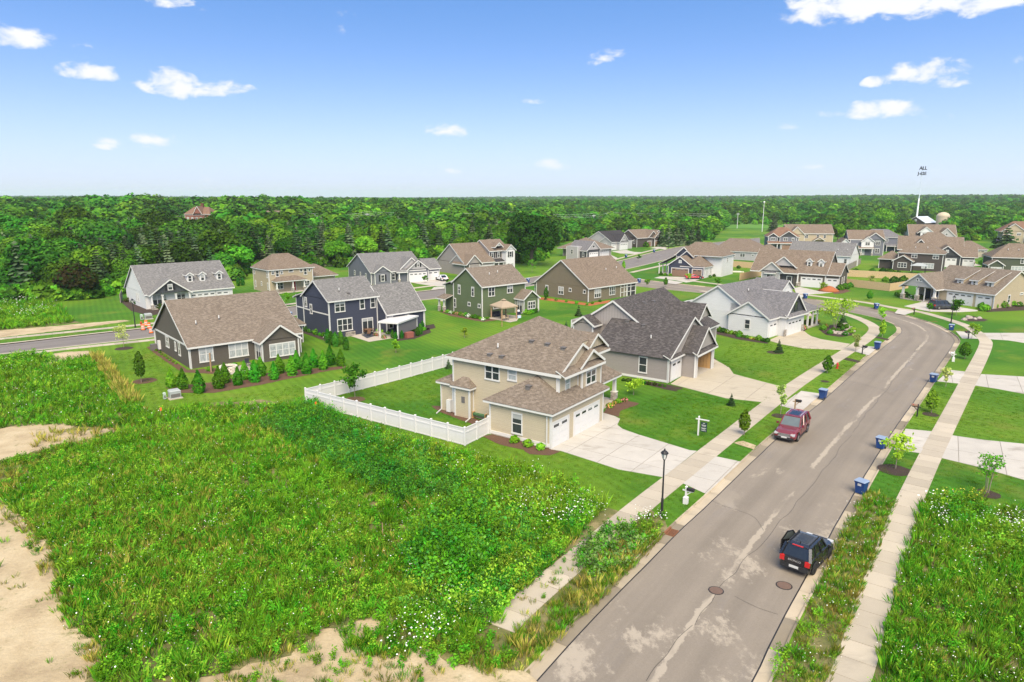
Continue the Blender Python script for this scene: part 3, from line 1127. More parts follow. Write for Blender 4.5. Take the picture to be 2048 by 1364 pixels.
def driveway(pts, deg, su, sv, m='drive', off=(0, 0), name='driveway', lift=.026):
    P = [Vector(p) for p in pts]
    base = sheet(name, P, .010, 'joint')
    u = Vector((math.cos(R(deg)), math.sin(R(deg)))); v = Vector((-u.y, u.x))
    us, vs = [p.dot(u) for p in P], [p.dot(v) for p in P]
    k0, k1 = math.floor((min(us) - off[0]) / su), math.ceil((max(us) - off[0]) / su)
    l0, l1 = math.floor((min(vs) - off[1]) / sv), math.ceil((max(vs) - off[1]) / sv)
    gp = .025
    for k in range(k0, k1):
        for l in range(l0, l1):
            a0, a1, b0, b1 = off[0] + k * su + gp, off[0] + (k + 1) * su - gp, off[1] + l * sv + gp, off[1] + (l + 1) * sv - gp
            q = clip(clip(clip(clip(P, u, a1), -u, -a0), v, b1), -v, -b0)
            r = []
            for p in q:
                if not r or (p - r[-1]).length > 1e-3: r.append(p)
            if len(r) < 3 or (r[0] - r[-1]).length < 1e-3 and len(r) < 4: continue
            ar = sum(r[i].cross(r[(i + 1) % len(r)]) for i in range(len(r))) / 2
            if abs(ar) < .05: continue
            if ar < 0: r.reverse()
            try:
                slab_mesh(r, .004, lift + random.uniform(-.004, .004), m).build('concrete_panel', base)
            except Exception:
                pass
    return base


driveway(PX((1101, 899), (1122, 902), (1237, 939), (1326, 954.5), (1393.5, 902), (1379.6, 900.8), (1275.6, 869), (1245, 858), (1234.6, 850), (1240, 838), (1228, 832), (1207, 826)), 54.6, 3.2, 3.05)
driveway(PX((1366, 967), (1412, 988), (1481, 923.5), (1432, 913)), 54.6, 3.2, 3.05)
driveway(PX((1341, 768), (1451, 796.5), (1534, 805.5), (1565, 774), (1500, 757), (1467, 748), (1458, 735), (1425, 716.6), (1400, 728)), 54.6, 4.2, 4., 'drive_tan')
driveway(PX((1560, 811), (1602, 823), (1643, 788), (1602, 782)), 54.6, 4.2, 4.)
driveway(PX((1537, 681), (1560, 688), (1607, 697), (1684, 700), (1700, 688), (1642, 678.5), (1622, 672.5), (1615, 668), (1609, 663), (1586, 660.5), (1580, 662)), 44, 4.2, 4., 'drive_tan')
driveway(PX((1708, 702.5), (1737, 711), (1756, 694.5), (1722, 691.5)), 50, 4.2, 4.)
driveway(PX((1882, 916), (1965, 936), (2048, 960), (2160, 985), (2200, 900), (2048, 888), (1967, 880), (1904, 871)), 148, 3.1, 6.)
driveway(PX((1788, 899), (1841, 906.5), (1864, 863), (1811, 858)), 60, 3.1, 6.)
driveway(PX((1949, 771), (1992, 777.5), (2048, 788), (2150, 800), (2150, 760), (2048, 753.5), (1962, 748.5)), 148, 3.1, 6.)
driveway(PX((1874, 762.5), (1919, 767.5), (1930, 743.5), (1899, 740)), 60, 3.1, 6.)
driveway(PX((1979, 678.5), (2017, 681), (2048, 686), (2140, 694), (2140, 666), (1966, 666)), 148, 3.1, 6.)
driveway(PX((1924, 677), (1956, 677.5), (1938, 664.5), (1911, 662)), 60, 3.1, 6.)
driveway(PX((1955, 620.5), (1955, 622.5), (1915, 624.5), (1858, 623.2), (1838, 619), (1808, 612.5), (1840, 605), (1850, 600), (1880, 603), (1905, 612)), 27, 4.2, 4.)
driveway(PX((1789, 626.5), (1808, 630), (1829, 623.5), (1797, 616.8)), 27, 4.2, 4.)
driveway(PX((1588, 576), (1600, 574), (1640, 583), (1672, 580), (1664, 585), (1641, 587.6), (1612, 589.2), (1592, 586.8)), 54, 4.2, 4.)
driveway(PX((1572, 592.5), (1602, 596.5), (1609, 591), (1580, 587)), 54, 4.2, 4.)
driveway(PX((1333, 553), (1409, 556), (1384, 563.4), (1372, 565), (1350, 560.5), (1308, 556), (1320, 553)), -36, 4.2, 4.)
driveway(PX((1325, 565.5), (1352, 568.8), (1366, 564.5), (1338, 560)), -36, 4.2, 4.)
driveway(PX((816, 563.5), (878, 558), (892, 562), (891, 572), (875, 573), (838, 568)), 31, 4.2, 4.)
driveway(PX((862, 580), (887, 577.5), (891, 573), (868, 574.5)), 31, 4.2, 4.)
driveway(PX((1173, 517.5), (1200, 511), (1218, 508), (1235, 516), (1225, 522), (1190, 526)), 45, 5, 5)
driveway(PX((1222, 502.5), (1252, 500), (1268, 504), (1290, 505), (1278, 508), (1240, 507)), 45, 5, 5)
driveway(PX((1300, 496), (1318, 493), (1335, 496), (1330, 499)), 45, 5, 5)
driveway(PX((1874, 528), (1905, 530), (1950, 527), (1962, 531), (1930, 534), (1885, 533)), -30, 5, 5)

# ------------------------------------------------------------------ soil, dirt, mulch
sheet('weedy_ground', PX((-300, 900), (-60, 725), (90, 712), (186, 714), (232, 760), (272, 806), (300, 830), (420, 806), (520, 800), (600, 812), (680, 832), (775, 868), (870, 898), (960, 923), (1060, 945), (1130, 972), (1212, 1012), (1236, 1022), (1130, 1125), (1010, 1232), (1060, 1340), (960, 1480), (-700, 1480)), .005, 'soil', sub=1.2, jit=.25)
sheet('weedy_ground', PX((1020, 1342), (1176, 1223), (1322, 1077), (1336, 1060), (1330, 1040), (1300, 1018), (1262, 1034), (1150, 1132), (1035, 1236), (1050, 1270)), .006, 'soil')
sheet('weedy_ground', PX((1535, 1390), (1668, 1105), (1705, 1030), (1735, 985), (1793, 1000), (1758, 1090), (1710, 1216), (1660, 1362), (1630, 1420)), .005, 'soil')
sheet('weedy_ground', PX((1745, 1400), (1772, 1234), (1803, 1127), (1838, 1018), (1862, 992), (1930, 1000), (2000, 1015), (2048, 1015), (2300, 1060), (2300, 1500), (1700, 1500)), .005, 'soil', sub=1., jit=.2)
sheet('weedy_ground', PX((-300, 640), (0, 642), (110, 634), (165, 645), (90, 652), (0, 662), (-300, 690)), .005, 'soil')
sheet('bare_dirt', PX((-300, 950), (0, 1005), (69, 1063), (107, 1109), (111, 1166), (127, 1205), (146, 1255), (207, 1289), (200, 1328), (169, 1364), (150, 1450), (-400, 1450)), .012, 'dirt', sub=.35, jit=.22)
sheet('bare_dirt', PX((376, 1364), (480, 1335), (576, 1312), (645, 1262), (700, 1247), (775, 1215), (800, 1224), (745, 1268), (690, 1290), (760, 1310), (860, 1290), (900, 1330), (1050, 1340), (1075, 1362), (1000, 1440), (300, 1440)), .012, 'dirt', sub=.3, jit=.16)
sheet('bare_dirt', PX((-100, 870), (0, 858), (119, 841), (165, 846), (110, 866), (230, 856), (240, 863), (60, 905), (0, 922), (-100, 940)), .012, 'dirt', sub=.4, jit=.25)
sheet('bare_dirt', PX((85, 712), (130, 704), (182, 702), (176, 712), (120, 730), (84, 730)), .012, 'dirt', sub=.4, jit=.25)
sheet('bare_dirt', PX((-60, 668), (0, 661), (110, 652), (250, 640), (262, 642), (140, 659), (0, 675), (-60, 682)), .012, 'dirt', sub=.5, jit=.2)


def bed(name, pts, m='mulch', z=.02, sub=.5, jit=.06):
    return sheet(name, PX(*pts), z, m, sub=sub, jit=jit)


def disc(px, py, r, m='mulch_d', name='mulch_ring'):
    c = at(px, py)
    return sheet(name, [(c.x + r * math.cos(t) * random.uniform(.93, 1.05), c.y + r * math.sin(t) * random.uniform(.93, 1.05)) for t in np.linspace(0, 2 * math.pi, 22)[:-1]], .02, m)


bed('mulch_bed', [(964, 872), (985, 869), (1096, 896), (1120, 904), (1100, 911), (1060, 909), (1045, 899), (1000, 890)], 'mulch')
bed('mulch_bed', [(862, 812), (885, 812), (978, 848), (974, 862), (952, 850), (920, 840), (880, 824)], 'mulch')
bed('mulch_bed', [(1207, 826), (1222, 806), (1252, 801), (1279, 807), (1270, 812), (1240, 822), (1238, 834)], 'mulch')
bed('mulch_bed', [(330, 776), (345, 772), (420, 765), (560, 743), (690, 732), (700, 735), (640, 745), (520, 770), (430, 786), (360, 786)], 'mulch')
bed('mulch_bed', [(293, 695), (306, 691), (375, 740), (440, 736), (505, 727), (505, 736), (430, 748), (365, 745), (330, 722)], 'mulch')
bed('mulch_bed', [(600, 664), (612, 653), (660, 676), (650, 682)], 'mulch_d')
bed('mulch_bed', [(785, 672), (830, 662), (858, 656), (862, 665), (830, 678), (795, 682)], 'mulch_d')
bed('mulch_bed', [(836, 654), (868, 648), (872, 656), (845, 662)], 'mulch_d')
bed('mulch_bed', [(878, 623), (888, 619), (966, 638), (1000, 634), (1000, 640), (965, 644), (900, 632)], 'mulch')
bed('mulch_bed', [(1070, 598), (1180, 612), (1215, 606), (1222, 600), (1178, 607), (1085, 595)], 'mulch_o')
bed('mulch_bed', [(1243, 760), (1262, 757), (1342, 771), (1368, 776), (1352, 783), (1330, 779), (1300, 771)], 'mulch_d')
bed('mulch_bed', [(1418, 650), (1456, 668), (1535, 682), (1536, 688), (1480, 680), (1430, 668)], 'mulch_d')
bed('mulch_bed', [(1596, 660), (1595, 645), (1625, 640), (1642, 647), (1618, 656), (1607, 663)], 'mulch_d')
bed('mulch_bed', [(1638, 660), (1660, 650), (1690, 648), (1712, 662), (1704, 671), (1680, 674), (1652, 670)], 'mulch_d')
bed('mulch_bed', [(1922, 637), (1945, 632), (1976, 640), (1968, 643), (1935, 643)], 'mulch_d')
bed('mulch_bed', [(1955, 620), (1965, 614), (2048, 611), (2080, 614), (2048, 621), (1975, 624)], 'mulch_d')
bed('mulch_bed', [(1663, 581), (1685, 577), (1702, 582), (1685, 587), (1668, 588)], 'mulch')
bed('mulch_bed', [(240, 602), (255, 600), (298, 615), (340, 624), (300, 632), (262, 622)], 'mulch_d')
bed('mulch_bed', [(1415, 715), (1430, 716), (1434, 722), (1424, 735), (1418, 733)], 'mulch_d')
bed('mulch_strip', [(1485, 882), (1512, 891), (1506, 899), (1468, 886)], 'dirt')
bed('mulch_strip', [(1692, 715.5), (1723, 722), (1716, 726), (1686, 719)], 'mulch_d')
bed('mulch_strip', [(1752, 673), (1778, 678), (1774, 681), (1748, 675)], 'mulch_d')
for q in ((1789, 940, 1.25), (1974, 988, .85), (1861, 829, .75), (290, 762, 1.3), (1550, 705, 1.1), (1559, 832, .75), (710, 799, 1.1), (1650, 763, .5), (248, 697, 1.2)):
    disc(*q, m='mulch' if q[0] in (290, 710) else 'mulch_d')
bed('patio', [(700, 672), (718, 660), (745, 652), (800, 647), (812, 664), (790, 676), (738, 684)], 'patio', z=.03, sub=0)
bed('patio', [(975, 637), (1000, 628), (1040, 632), (1034, 642), (1020, 645), (995, 640)], 'patio', z=.03, sub=0)
bed('patio', [(430, 745), (500, 726), (512, 728), (515, 740), (470, 750)], 'patio', z=.03, sub=0)

# sealed cracks wandering across the lanes
def crack(pts, wd=.022):
    ln = smooth_line([p + Vector((random.uniform(-.12, .12), random.uniform(-.12, .12))) for p in smooth_line(pts, 1.2)], .3)
    ribbon('crack_sealant', ln, offset(ln, wd), RZ + .006, 'tar')


for c_ in ([(1386, 1250), (1440, 1180), (1500, 1110), (1560, 1045), (1640, 950), (1700, 870)], [(1290, 1364), (1340, 1300), (1386, 1250)], [(1704, 865), (1745, 812), (1800, 745), (1838, 690)], [(1420, 1000), (1450, 1012), (1500, 1030), (1530, 1060)], [(1690, 760), (1740, 772), (1790, 790)], [(1560, 1230), (1520, 1222), (1470, 1190)]):
    crack(PZ(RZ, *c_))
# ================================================================== houses
ROW = 'houses of the new subdivision'

# ---- A: beige two-storey house in front, white fence behind it
h = House('house', 'beige two storey house with brown hip roof and white garage doors, nearest the camera', 3.29, 54.75, 54.6)
h.wall(0, 9.3, 0, 6.5, 0, 3.15, 'beige')
h.wall(2.9, 9.9, 1.05, 13.2, 0, 5.85, 'beige')
h.wall(9.9, 14.7, 3.3, 13.2, 0, 5.85, 'beige')
h.wall(6.1, 9.75, .55, 1.05, 3.2, 5.8, 'beige_bb')
h.wall(2.9, 10.5, 13.2, 14.8, 0, 3.0, 'beige')
h.wall(2.25, 2.9, 10.62, 12.48, .0, 3.15, 'beige', name='bump_out')
# main roof: pyramid, cut back over the right half of the front
ap, ze = (9.05, 7.2, 9.45), 5.82
a, b_, c_, d_, f_ = (2.5, .65, ze), (2.5, 13.75, ze), (15.5, 13.75, ze), (15.5, 3.0, ze), (10.3, .65, ze)
e1, e2 = (10.3, 3.0, 7.1), (13.15, 3.0, 7.12)
r = h._slab([[a, b_, ap][::-1], [b_, c_, ap][::-1], [a, f_, e1, e2, ap], [ap, e2, d_, c_]], 'r_brown')
h.boards(r, [(a, b_), (b_, c_), (c_, d_), (a, f_)], .26)
b = MB().mat(M['beige']); b.face([(10.3, 3.02, 5.85), (13.15, 3.02, 5.85), (13.15, 3.02, 7.08), (10.3, 3.02, 7.06)]); b.build('wall', h.e, uv=True)
# front gables
h.gable(2.92, 9.9, 1.0, 6, 5.80, 8.02, 'y', 'r_brown', 'beige_bb', ends=(1, 0), oh=.38, rake=.28, eb=False)
h.gable(5.75, 9.55, .62, 4, 5.93, 7.28, 'y', 'r_brown', 'beige_bb', ends=(1, 0), oh=.42, rake=.35, eb=False)
h.gable(10.55, 14.5, 2.75, 6.5, 6.1, 7.72, 'y', 'r_brown', 'beige_bb', ends=(1, 0), oh=.35, rake=.3, eb=False)
h.shed(2.5, 9.95, .2, 1.15, 5.72, 6.2, 'y-', 'r_brown')
h.shed(10.1, 15.0, 2.35, 3.3, 5.75, 6.25, 'y-', 'r_brown')
# garage hip roof running on as a skirt under the front windows
h.hip(0, 9.35, 0, 6.55, 3.27, 5.36, 'r_brown', r1=2.95, r2=7.2, oh=.42)
h.hip(2.9, 10.6, 12.9, 14.85, 3.05, 3.75, 'r_brown', oh=.35)
h.hip(2.28, 3.9, 10.62, 12.48, 3.15, 4.05, 'r_brown', r1=11.35, r2=11.75, axis='y', oh=.36)
# porch at the far right corner
h.hip(9.9, 15.7, 1.75, 4.6, 2.95, 4.3, 'r_brown', r1=11.5, r2=14.3, oh=.35)
h.column(15.45, 1.95, .15, 2.75)
h.column(11.2, 1.95, .15, 2.75)
MB().mat(M['patio']).box(9.95, 15.9, 1.6, 3.3, 0, .16).build('porch_floor', h.e)
h.door('y-', 3.3, 12.3, 1.0, 2.1, 'door_brown')
h.window('y-', 3.3, 13.8, 1.7, .9, 1.5)
h.gdoor('y-', 0, 1.45, 2.66, 2.16, groups=2)
h.gdoor('y-', 0, 6.1, 4.5, 2.12, groups=4)
h.window('x-', 0, 3.48, 1.57, 1.15, 1.92)
h.window('x-', 2.9, 8.35, 4.85, 1.75, 1.55, n=2)
h.window('x-', 2.9, 6.05, 4.95, 1.05, 1.15, curtain=True)
h.window('y-', 1.05, 4.35, 4.6, .85, 1.45, curtain=True)
h.window('y-', .55, 7.75, 4.65, 1.9, 1.5, n=2)
h.window('y-', 3.3, 13.0, 4.8, .8, 1.3)
h.spout(-.1, .35, 3.1, (-.2, 1.6, .1)); h.bar = None
h.spout(2.8, 1.2, 5.7)
h.spout(2.15, 10.5, 3.0, (1.1, 10.2, .1))
h.spout(2.8, 14.7, 3.0, (1.5, 14.2, .1))
h.band([((-.03, 6.45, .45), (-.03, .1, .45))], .3)
h.vents([(5.68, 5.78, 7.6), (5.59, 3.97, 7.55), (5.42, 2.14, 7.45)])
h.vents([(3.4, 9.0, 6.3), (3.4, 7.6, 6.3)])
h.vents([(4.4, 8.8, 6.85)], True)
h.vents([(1.5, 3.3, 4.55)])
b = MB().mat(M['ventbox']).box(2.2, 2.28, 11.2, 11.6, 1.5, 2.1); b.build('electric_meter', h.e)
b = MB().mat(M['trim']).box(2.5, 2.9, 13.3, 13.8, .1, 1.3); b.build('air_conditioner', h.e)

# ---- B: taupe house, dark roof, garage standing open
h = House('house', 'taupe grey house with dark shingle roof and open double garage, right of the beige house', 17.88, 75.52, 54.2)
h.wall(0, 13.4, .05, 12, 0, 2.95, 'greige')
h.wall(5.0, 21, 4, 16, 0, 5.0, 'greige')
h.wall(3.2, 5.6, 11.7, 14.6, 0, 5.1, 'greige')
h.gable(.05, 13.4, .05, 10, 2.92, 6.85, 'y', 'r_dark', 'grey_bb', ends=(1, 0), oh=.4, eb=False)
h.shed(-.35, 13.6, -.4, .6, 2.9, 3.35, 'y-', 'r_dark')
h.gable(5.0, 20, 4.3, 15.3, 4.35, 8.2, 'x', 'r_dark', 'grey_bb', oh=.35)
h.gable(3.2, 5.8, 11.7, 14.3, 5.0, 6.15, 'x', 'r_dark', 'greige', ends=(1, 0), oh=.35)
h.hip(17, 24, 3, 12, 3.0, 6.2, 'r_dark')
h.wall(17, 24, 3, 12, 0, 3.0, 'greige')
h.gable(14.2, 18.6, 2.2, 8, 4.9, 7.0, 'y', 'r_dark', 'grey_bb', ends=(1, 0), eb=False)
# projecting garage with its door up: walls, ceiling, back wall, wood-lined side
h.gable(3.9, 9.9, -1.65, 5, 3.0, 5.75, 'y', 'r_dark', 'grey_bb', ends=(1, 0), oh=.4, rake=.3, eb=False)
h.shed(3.5, 10.3, -2.05, -1.4, 2.9, 3.25, 'y-', 'r_dark')
b = MB().mat(M['greige'])
b.box(3.9, 4.35, -1.65, .05, 0, 3.0); b.box(9.45, 9.9, -1.65, .05, 0, 3.0); b.box(4.35, 9.45, -1.65, -1.5, 2.5, 3.0)
b.build('garage_front', h.e, uv=True)
t = MB().mat(M['trim'])
t.box(4.3, 4.5, -1.72, -1.6, 0, 2.55); t.box(9.3, 9.5, -1.72, -1.6, 0, 2.55); t.box(4.5, 9.3, -1.72, -1.6, 2.38, 2.58); t.box(3.8, 4.05, -1.72, -1.55, 0, 3.0); t.box(9.75, 10., -1.72, -1.55, 0, 3.0)
t.build('door_frame', h.e)
t = MB().mat(M['wood'])
for k in range(14): t.box(9.3 - .02 * (k % 2), 9.36, -1.5 + k * .42, -1.5 + (k + 1) * .42 - .03, .05, 2.5)
t.build('wood_lining', h.e)
MB().mat(M['patio']).box(4.35, 9.4, -1.6, 4.2, .0, .05).build('garage_floor', h.e)
h.gdoor('y-', .03, 2.2, 2.75, 2.2, groups=2)
h.window('x-', 0, 3.2, 1.72, 1.1, 1.95)
h.vents([(4.2, 5.2, 5.5), (4.6, 7.6, 5.7), (8.5, 8.6, 7.2), (10.5, 8.2, 7.2), (13.0, 8., 7.1)])
h.vents([(2.4, 3.4, 4.4)], True)
h.spout(-.1, -.05, 2.8)
h.band([((-.03, 11, .35), (-.03, .1, .35))], .25)

# ---- C: white modern farmhouse, grey roof
h = House('house', 'white sided farmhouse with grey gable roofs on the inside of the street bend', 38.45, 100.73, 44.3)
h.wall(0, 10, 0, 6.5, 0, 3.0, 'white_siding', corner=False)
h.wall(.5, 17, 6.5, 16.5, 0, 3.2, 'white_siding', corner=False)
h.gable(0, 8.5, 0, 6.5, 2.99, 5.35, 'x', 'r_grey2', 'white_siding', ends=(1, 0))
h.gable(.5, 19, 2.5, 15.0, 2.99, 7.25, 'x', 'r_grey2', 'white_siding', ends=(1, 1))
h.wall(.5, .9, 2.5, 6.6, 2.8, 4.6, 'white_siding', corner=False)
h.wall(.5, 17, 13.5, 18, 0, 3.1, 'white_siding', corner=False)
h.shed(.3, 17, 14.6, 18.6, 2.85, 3.9, 'y+', 'r_grey2')
h.gable(3.2, 9.8, -1.2, 7, 3.1, 6.4, 'y', 'r_grey2', 'charcoal_bb', ends=(1, 0))
h.wall(3.2, 9.8, -1.2, .2, 0, 3.2, 'white_siding')
h.shed(2.9, 10.1, -1.8, -1.15, 3.05, 3.45, 'y-', 'r_grey2')
h.wall(11.5, 15.5, 3.5, 7, 3.5, 6.05, 'white_siding')
h.gable(11.5, 15.5, 3.5, 9, 5.9, 7.4, 'y', 'r_grey2', 'white_siding', ends=(1, 0))
h.window('y-', 3.5, 13.5, 5.0, 1.4, .8, mid=False, frame=M['black'])
h.hip(9.9, 16.5, -.8, 4, 2.95, 4.2, 'r_grey2', oh=.3)
for x in (10.6, 12.6, 14.5, 16.3): h.column(x, -.7, .1, 2.75, .26, stone=False)
MB().mat(M['patio']).box(10.2, 16.6, -1, 2.5, 0, .14).build('porch_floor', h.e)
h.wall(10, 16.2, 2.0, 6, 0, 3.0, 'white_siding')
h.gdoor('y-', 0, 1.6, 2.4, 2.15, groups=2)
h.gdoor('y-', -1.2, 6.5, 4.7, 2.15, groups=4)
for x in (3.25, 9.45): MB().mat(M['stone']).box(x - .35, x + .35, -1.32, -1.19, 0, 1.1).build('stone_veneer', h.e)
h.window('x-', 0, 3.3, 1.75, .95, 1.55, frame=M['trim'])
h.window('x-', .5, 11.0, 1.9, .95, 1.55)
h.window('y-', -1.2, 6.5, 4.4, 1.2, 1.4, mid=False, frame=M['black'])
h.vents([(6, 6.5, 6.0)], True)

# ---- D: dark taupe ranch on the left
h = House('house', 'dark taupe ranch house with big brown gable roof behind the row of round conifers', -39.79, 82.06, 41.0)
h.wall(0, 14.4, 0, 15.6, 0, 2.95, 'brown_siding')
h.gable(0, 14.3, 0, 15.6, 2.82, 7.75, 'x', 'r_brown', 'brown_siding')
h.wall(8.05, 13.0, -2.5, 0, 0, 2.75, 'brown_siding')
h.gable(8.05, 13.0, -2.5, 6, 2.62, 4.75, 'y', 'r_brown', 'brown_siding', ends=(1, 0))
h.wall(14.4, 17.4, 6, 13, 0, 2.9, 'brown_siding')
h.hip(13.4, 17.4, 5.8, 13.2, 2.8, 4.9, 'r_brown')
h.window('y-', 0, 1.95, 1.65, 1.75, 2.05, n=2, curtain=True)
h.window('y-', 0, 5.95, 1.65, 2.5, 2.0, n=3, curtain=True)
h.window('y-', -2.5, 10.75, 1.35, 3.5, 1.75, n=4, curtain=True)
h.door('x-', 8.05, -1.3, 1.5, 2.15, slider=True)
h.window('x-', 0, 9.6, 1.95, 1.45, 1.55, n=2)
h.window('x-', 0, 5.9, 1.9, .6, 1.2)
h.window('x-', 0, 4.2, 1.85, .8, 1.75)
h.band([((-.03, 15.6, 2.98), (-.03, 0, 2.98))], .22)
h.spout(-.1, -.08, 2.8); h.spout(12.95, -2.6, 2.6); h.spout(8.0, -2.6, 2.6); h.spout(-.1, 15.6, 2.8)
h.vents([(2.0, 3.2, 5.0), (5.0, 3.6, 5.3)], True)
b = MB().mat(M['trim']).box(-.3, 0, 13.2, 13.7, .3, 1.5); b.build('utility_meter', h.e)
b = MB().mat(M['ventbox']).box(-1.0, -.25, 14.2, 14.9, .0, .9); b.build('air_conditioner', h.e)

# ---- E: navy two-storey
h = House('house', 'navy blue two storey house with grey roof, lower right wing and white pergola behind', -27.27, 100.37, 43.7)
h.wall(0, 8.4, 0, 8.0, 0, 5.85, 'navy')
h.wall(0, 8.4, 8.0, 10.4, 0, 5.7, 'navy')
h.gable(0, 8.4, 0, 7.9, 5.75, 8.55, 'x', 'r_grey', 'navy')
h.shed(-.35, 8.5, 7.5, 10.8, 5.4, 6.3, 'y+', 'r_grey')
h.wall(8.4, 15.6, -2.45, 8, 0, 3.3, 'navy')
h.gable(8.4, 15.6, -2.45, 5.4, 3.05, 7.25, 'x', 'r_grey', 'navy', ends=(1, 1), rake=.15)
h.window('y-', 0, 1.85, 4.7, 1.75, 1.65, n=2)
h.window('y-', 0, 5.7, 4.7, .9, 1.65)
h.window('y-', 0, 7.6, 4.7, .9, 1.65)
h.window('y-', 0, 2.55, 1.85, 2.6, 1.9, n=3)
h.door('y-', 0, 6.5, 1.75, 2.2, slider=True)
h.window('y-', -2.45, 9.2, 1.7, .85, 1.9)
h.window('y-', -2.45, 12.3, 1.9, .75, 1.2)
h.window('x-', 0, 7.1, 4.8, .75, 1.5)
h.window('x-', 0, 5.5, 3.9, .75, 1.5)
h.band([((-.03, 10.4, 3.9), (-.03, 7.8, 3.9)), ((-.03, 5.1, 3.75), (-.03, 0, 3.75))], .18)
h.band([((-.03, 7.9, 3.9), (-.03, 5.95, 3.8))], .18)
h.spout(-.1, -.1, 5.6); h.spout(8.3, -.1, 5.6); h.spout(15.7, -2.5, 2.9); h.spout(8.45, -2.55, 2.9)
h.vents([(2.6, 1.3, 6.9)], True); h.vents([(3.8, .7, 6.4)])
h.vents([(11.6, -.4, 4.9), (13.4, -.2, 5.1)], True)

# ---- F: green two-storey
h = House('house', 'green two storey house with brown roof and small sunroom gable', -5.26, 118.89, 41.4)
h.wall(0, 10.3, 0, 8.4, 0, 5.65, 'green')
h.gable(0, 10.3, 0, 8.4, 5.5, 8.46, 'x', 'r_brown', 'green')
h.wall(.05, 10.3, 8.4, 11, 0, 5.0, 'green')
h.shed(-.3, 10.4, 8.1, 11.4, 4.9, 5.9, 'y+', 'r_brown')
h.wall(7.75, 11.35, -2.4, 0, 0, 2.85, 'green')
h.gable(7.75, 11.35, -2.4, 1, 2.75, 4.3, 'y', 'r_brown', 'green', ends=(1, 0), oh=.3)
h.window('y-', 0, 2.15, 4.4, 1.5, 1.7, n=2)
h.window('y-', 0, 6.5, 4.6, 1.4, 1.7, n=2)
h.window('y-', -2.4, 9.65, 1.5, 1.9, 1.4, n=3)
h.door('x-', 7.75, -1.3, 1.3, 2.1, slider=True)
h.window('y-', 0, 3.4, 1.6, 1.8, .8, mid=False)
h.window('x-', 0, 6.6, 4.3, .75, 1.7)
h.window('x-', 0, 2.6, 4.3, .8, 1.7)
h.window('x-', 0, 8.0, 1.7, .75, 1.7)
h.window('x-', 0, 3.7, 1.95, .8, .7, mid=False)
h.window('x-', 0, .8, 1.95, .75, .7, mid=False)
h.spout(-.1, -.1, 5.4); h.spout(11.4, -2.5, 2.7); h.spout(7.7, -2.5, 2.7)
h.vents([(3.5, 2.2, 7.1), (5.6, 2.4, 7.3)], True)
for y in (9.5, 11.0): h.column(-1.4, y, 0, 2.5, .28)
h.shed(-1.9, 0.05, 8.6, 11.4, 2.5, 3.1, 'x-', 'r_brown')
for x in (10.6, 12.2): h.column(x, 6.4, 0, 2.4, .22, stone=False)
h.shed(10.3, 12.6, 4.5, 7.5, 2.4, 3.0, 'x+', 'r_brown')

# ---- G: olive-taupe ranch with screened porch
h = House('house', 'olive taupe ranch house with tan roof and dark screened porch above orange mulch', 15.4, 136.7, 43.1)
h.wall(0, 12.5, 0, 14.8, 0, 3.0, 'olive')
h.gable(0, 15.7, 0, 14.8, 2.85, 8.1, 'x', 'r_tan', 'olive')
h.window('x-', 0, 11.6, 1.5, .85, 1.7)
h.window('x-', 0, 7.5, 1.6, 1.5, 1.6, n=2)
h.window('x-', 0, 4.9, 2.0, .75, .75, mid=False)
h.window('x-', 0, 1.0, 2.0, .75, .75, mid=False)
h.window('y-', 0, 2.9, 1.5, 2.1, 1.75, n=3)
h.window('y-', 0, 7.6, 1.6, 1.9, 1.75, n=3)
b = MB().mat(M['trim'])
for x in (10.4, 11.6, 12.7, 13.9, 15.6): b.box(x - .07, x + .07, -.1, .04, 0, 2.8)
b.box(10.4, 15.6, -.1, .04, .9, 1.0); b.box(10.4, 15.6, -.1, .04, 1.95, 2.05); b.box(10.4, 15.6, -.1, .04, 2.7, 2.85)
for y in (1.5, 3.2): b.box(15.5, 15.64, y - .07, y + .07, 0, 2.8)
p = b.build('screen_porch', h.e)
MB().mat(M['dark_slot']).box(10.4, 15.5, .05, .12, 0, 2.75).build('screen', p)
h.wall(12.5, 15.6, 3.2, 14.8, 0, 3.0, 'olive')
h.spout(-.1, -.1, 2.8)
h.vents([(9.8, 3.6, 5.5), (13.6, 3.8, 5.6)], True)
for y in (14.9, 16.2): h.column(1.0, y, 0, 2.4, .2, stone=False)
h.shed(-.3, 4, 14.7, 16.6, 2.3, 2.9, 'y+', 'r_tan')

# ---- H: white house with three dormers
h = House('house', 'white house with grey roof, three small dormers and dark front gable, beyond the construction barrels', -69.07, 127.55, 42.2)
h.wall(0, 16.2, 0, 13.8, 0, 3.0, 'white_siding')
h.gable(0, 16.3, 0, 13.9, 2.87, 7.85, 'x', 'r_grey', 'white_siding')
h.gable(.6, 7.6, -1.4, 6, 2.8, 5.6, 'y', 'r_grey', 'charcoal_bb', ends=(1, 0))
for x in (.7, 2.6, 5.0, 7.5): h.column(x, -1.3, .1, 2.7, .3, base=.8)
MB().mat(M['patio']).box(.5, 7.7, -1.5, .1, 0, .14).build('porch_floor', h.e)
h.window('y-', 0, 2.4, 1.6, 2.6, 2.2, n=3, mid=False)
h.window('y-', 0, 6.3, 1.7, 1.6, 2.0, n=2)
h.window('y-', -1.4, 4.1, 4.0, .9, 1.1, mid=False, shutter=True)
h.gdoor('y-', 0, 10.4, 4.8, 2.15, groups=4)
h.gdoor('y-', 0, 14.2, 2.5, 2.15, groups=2)
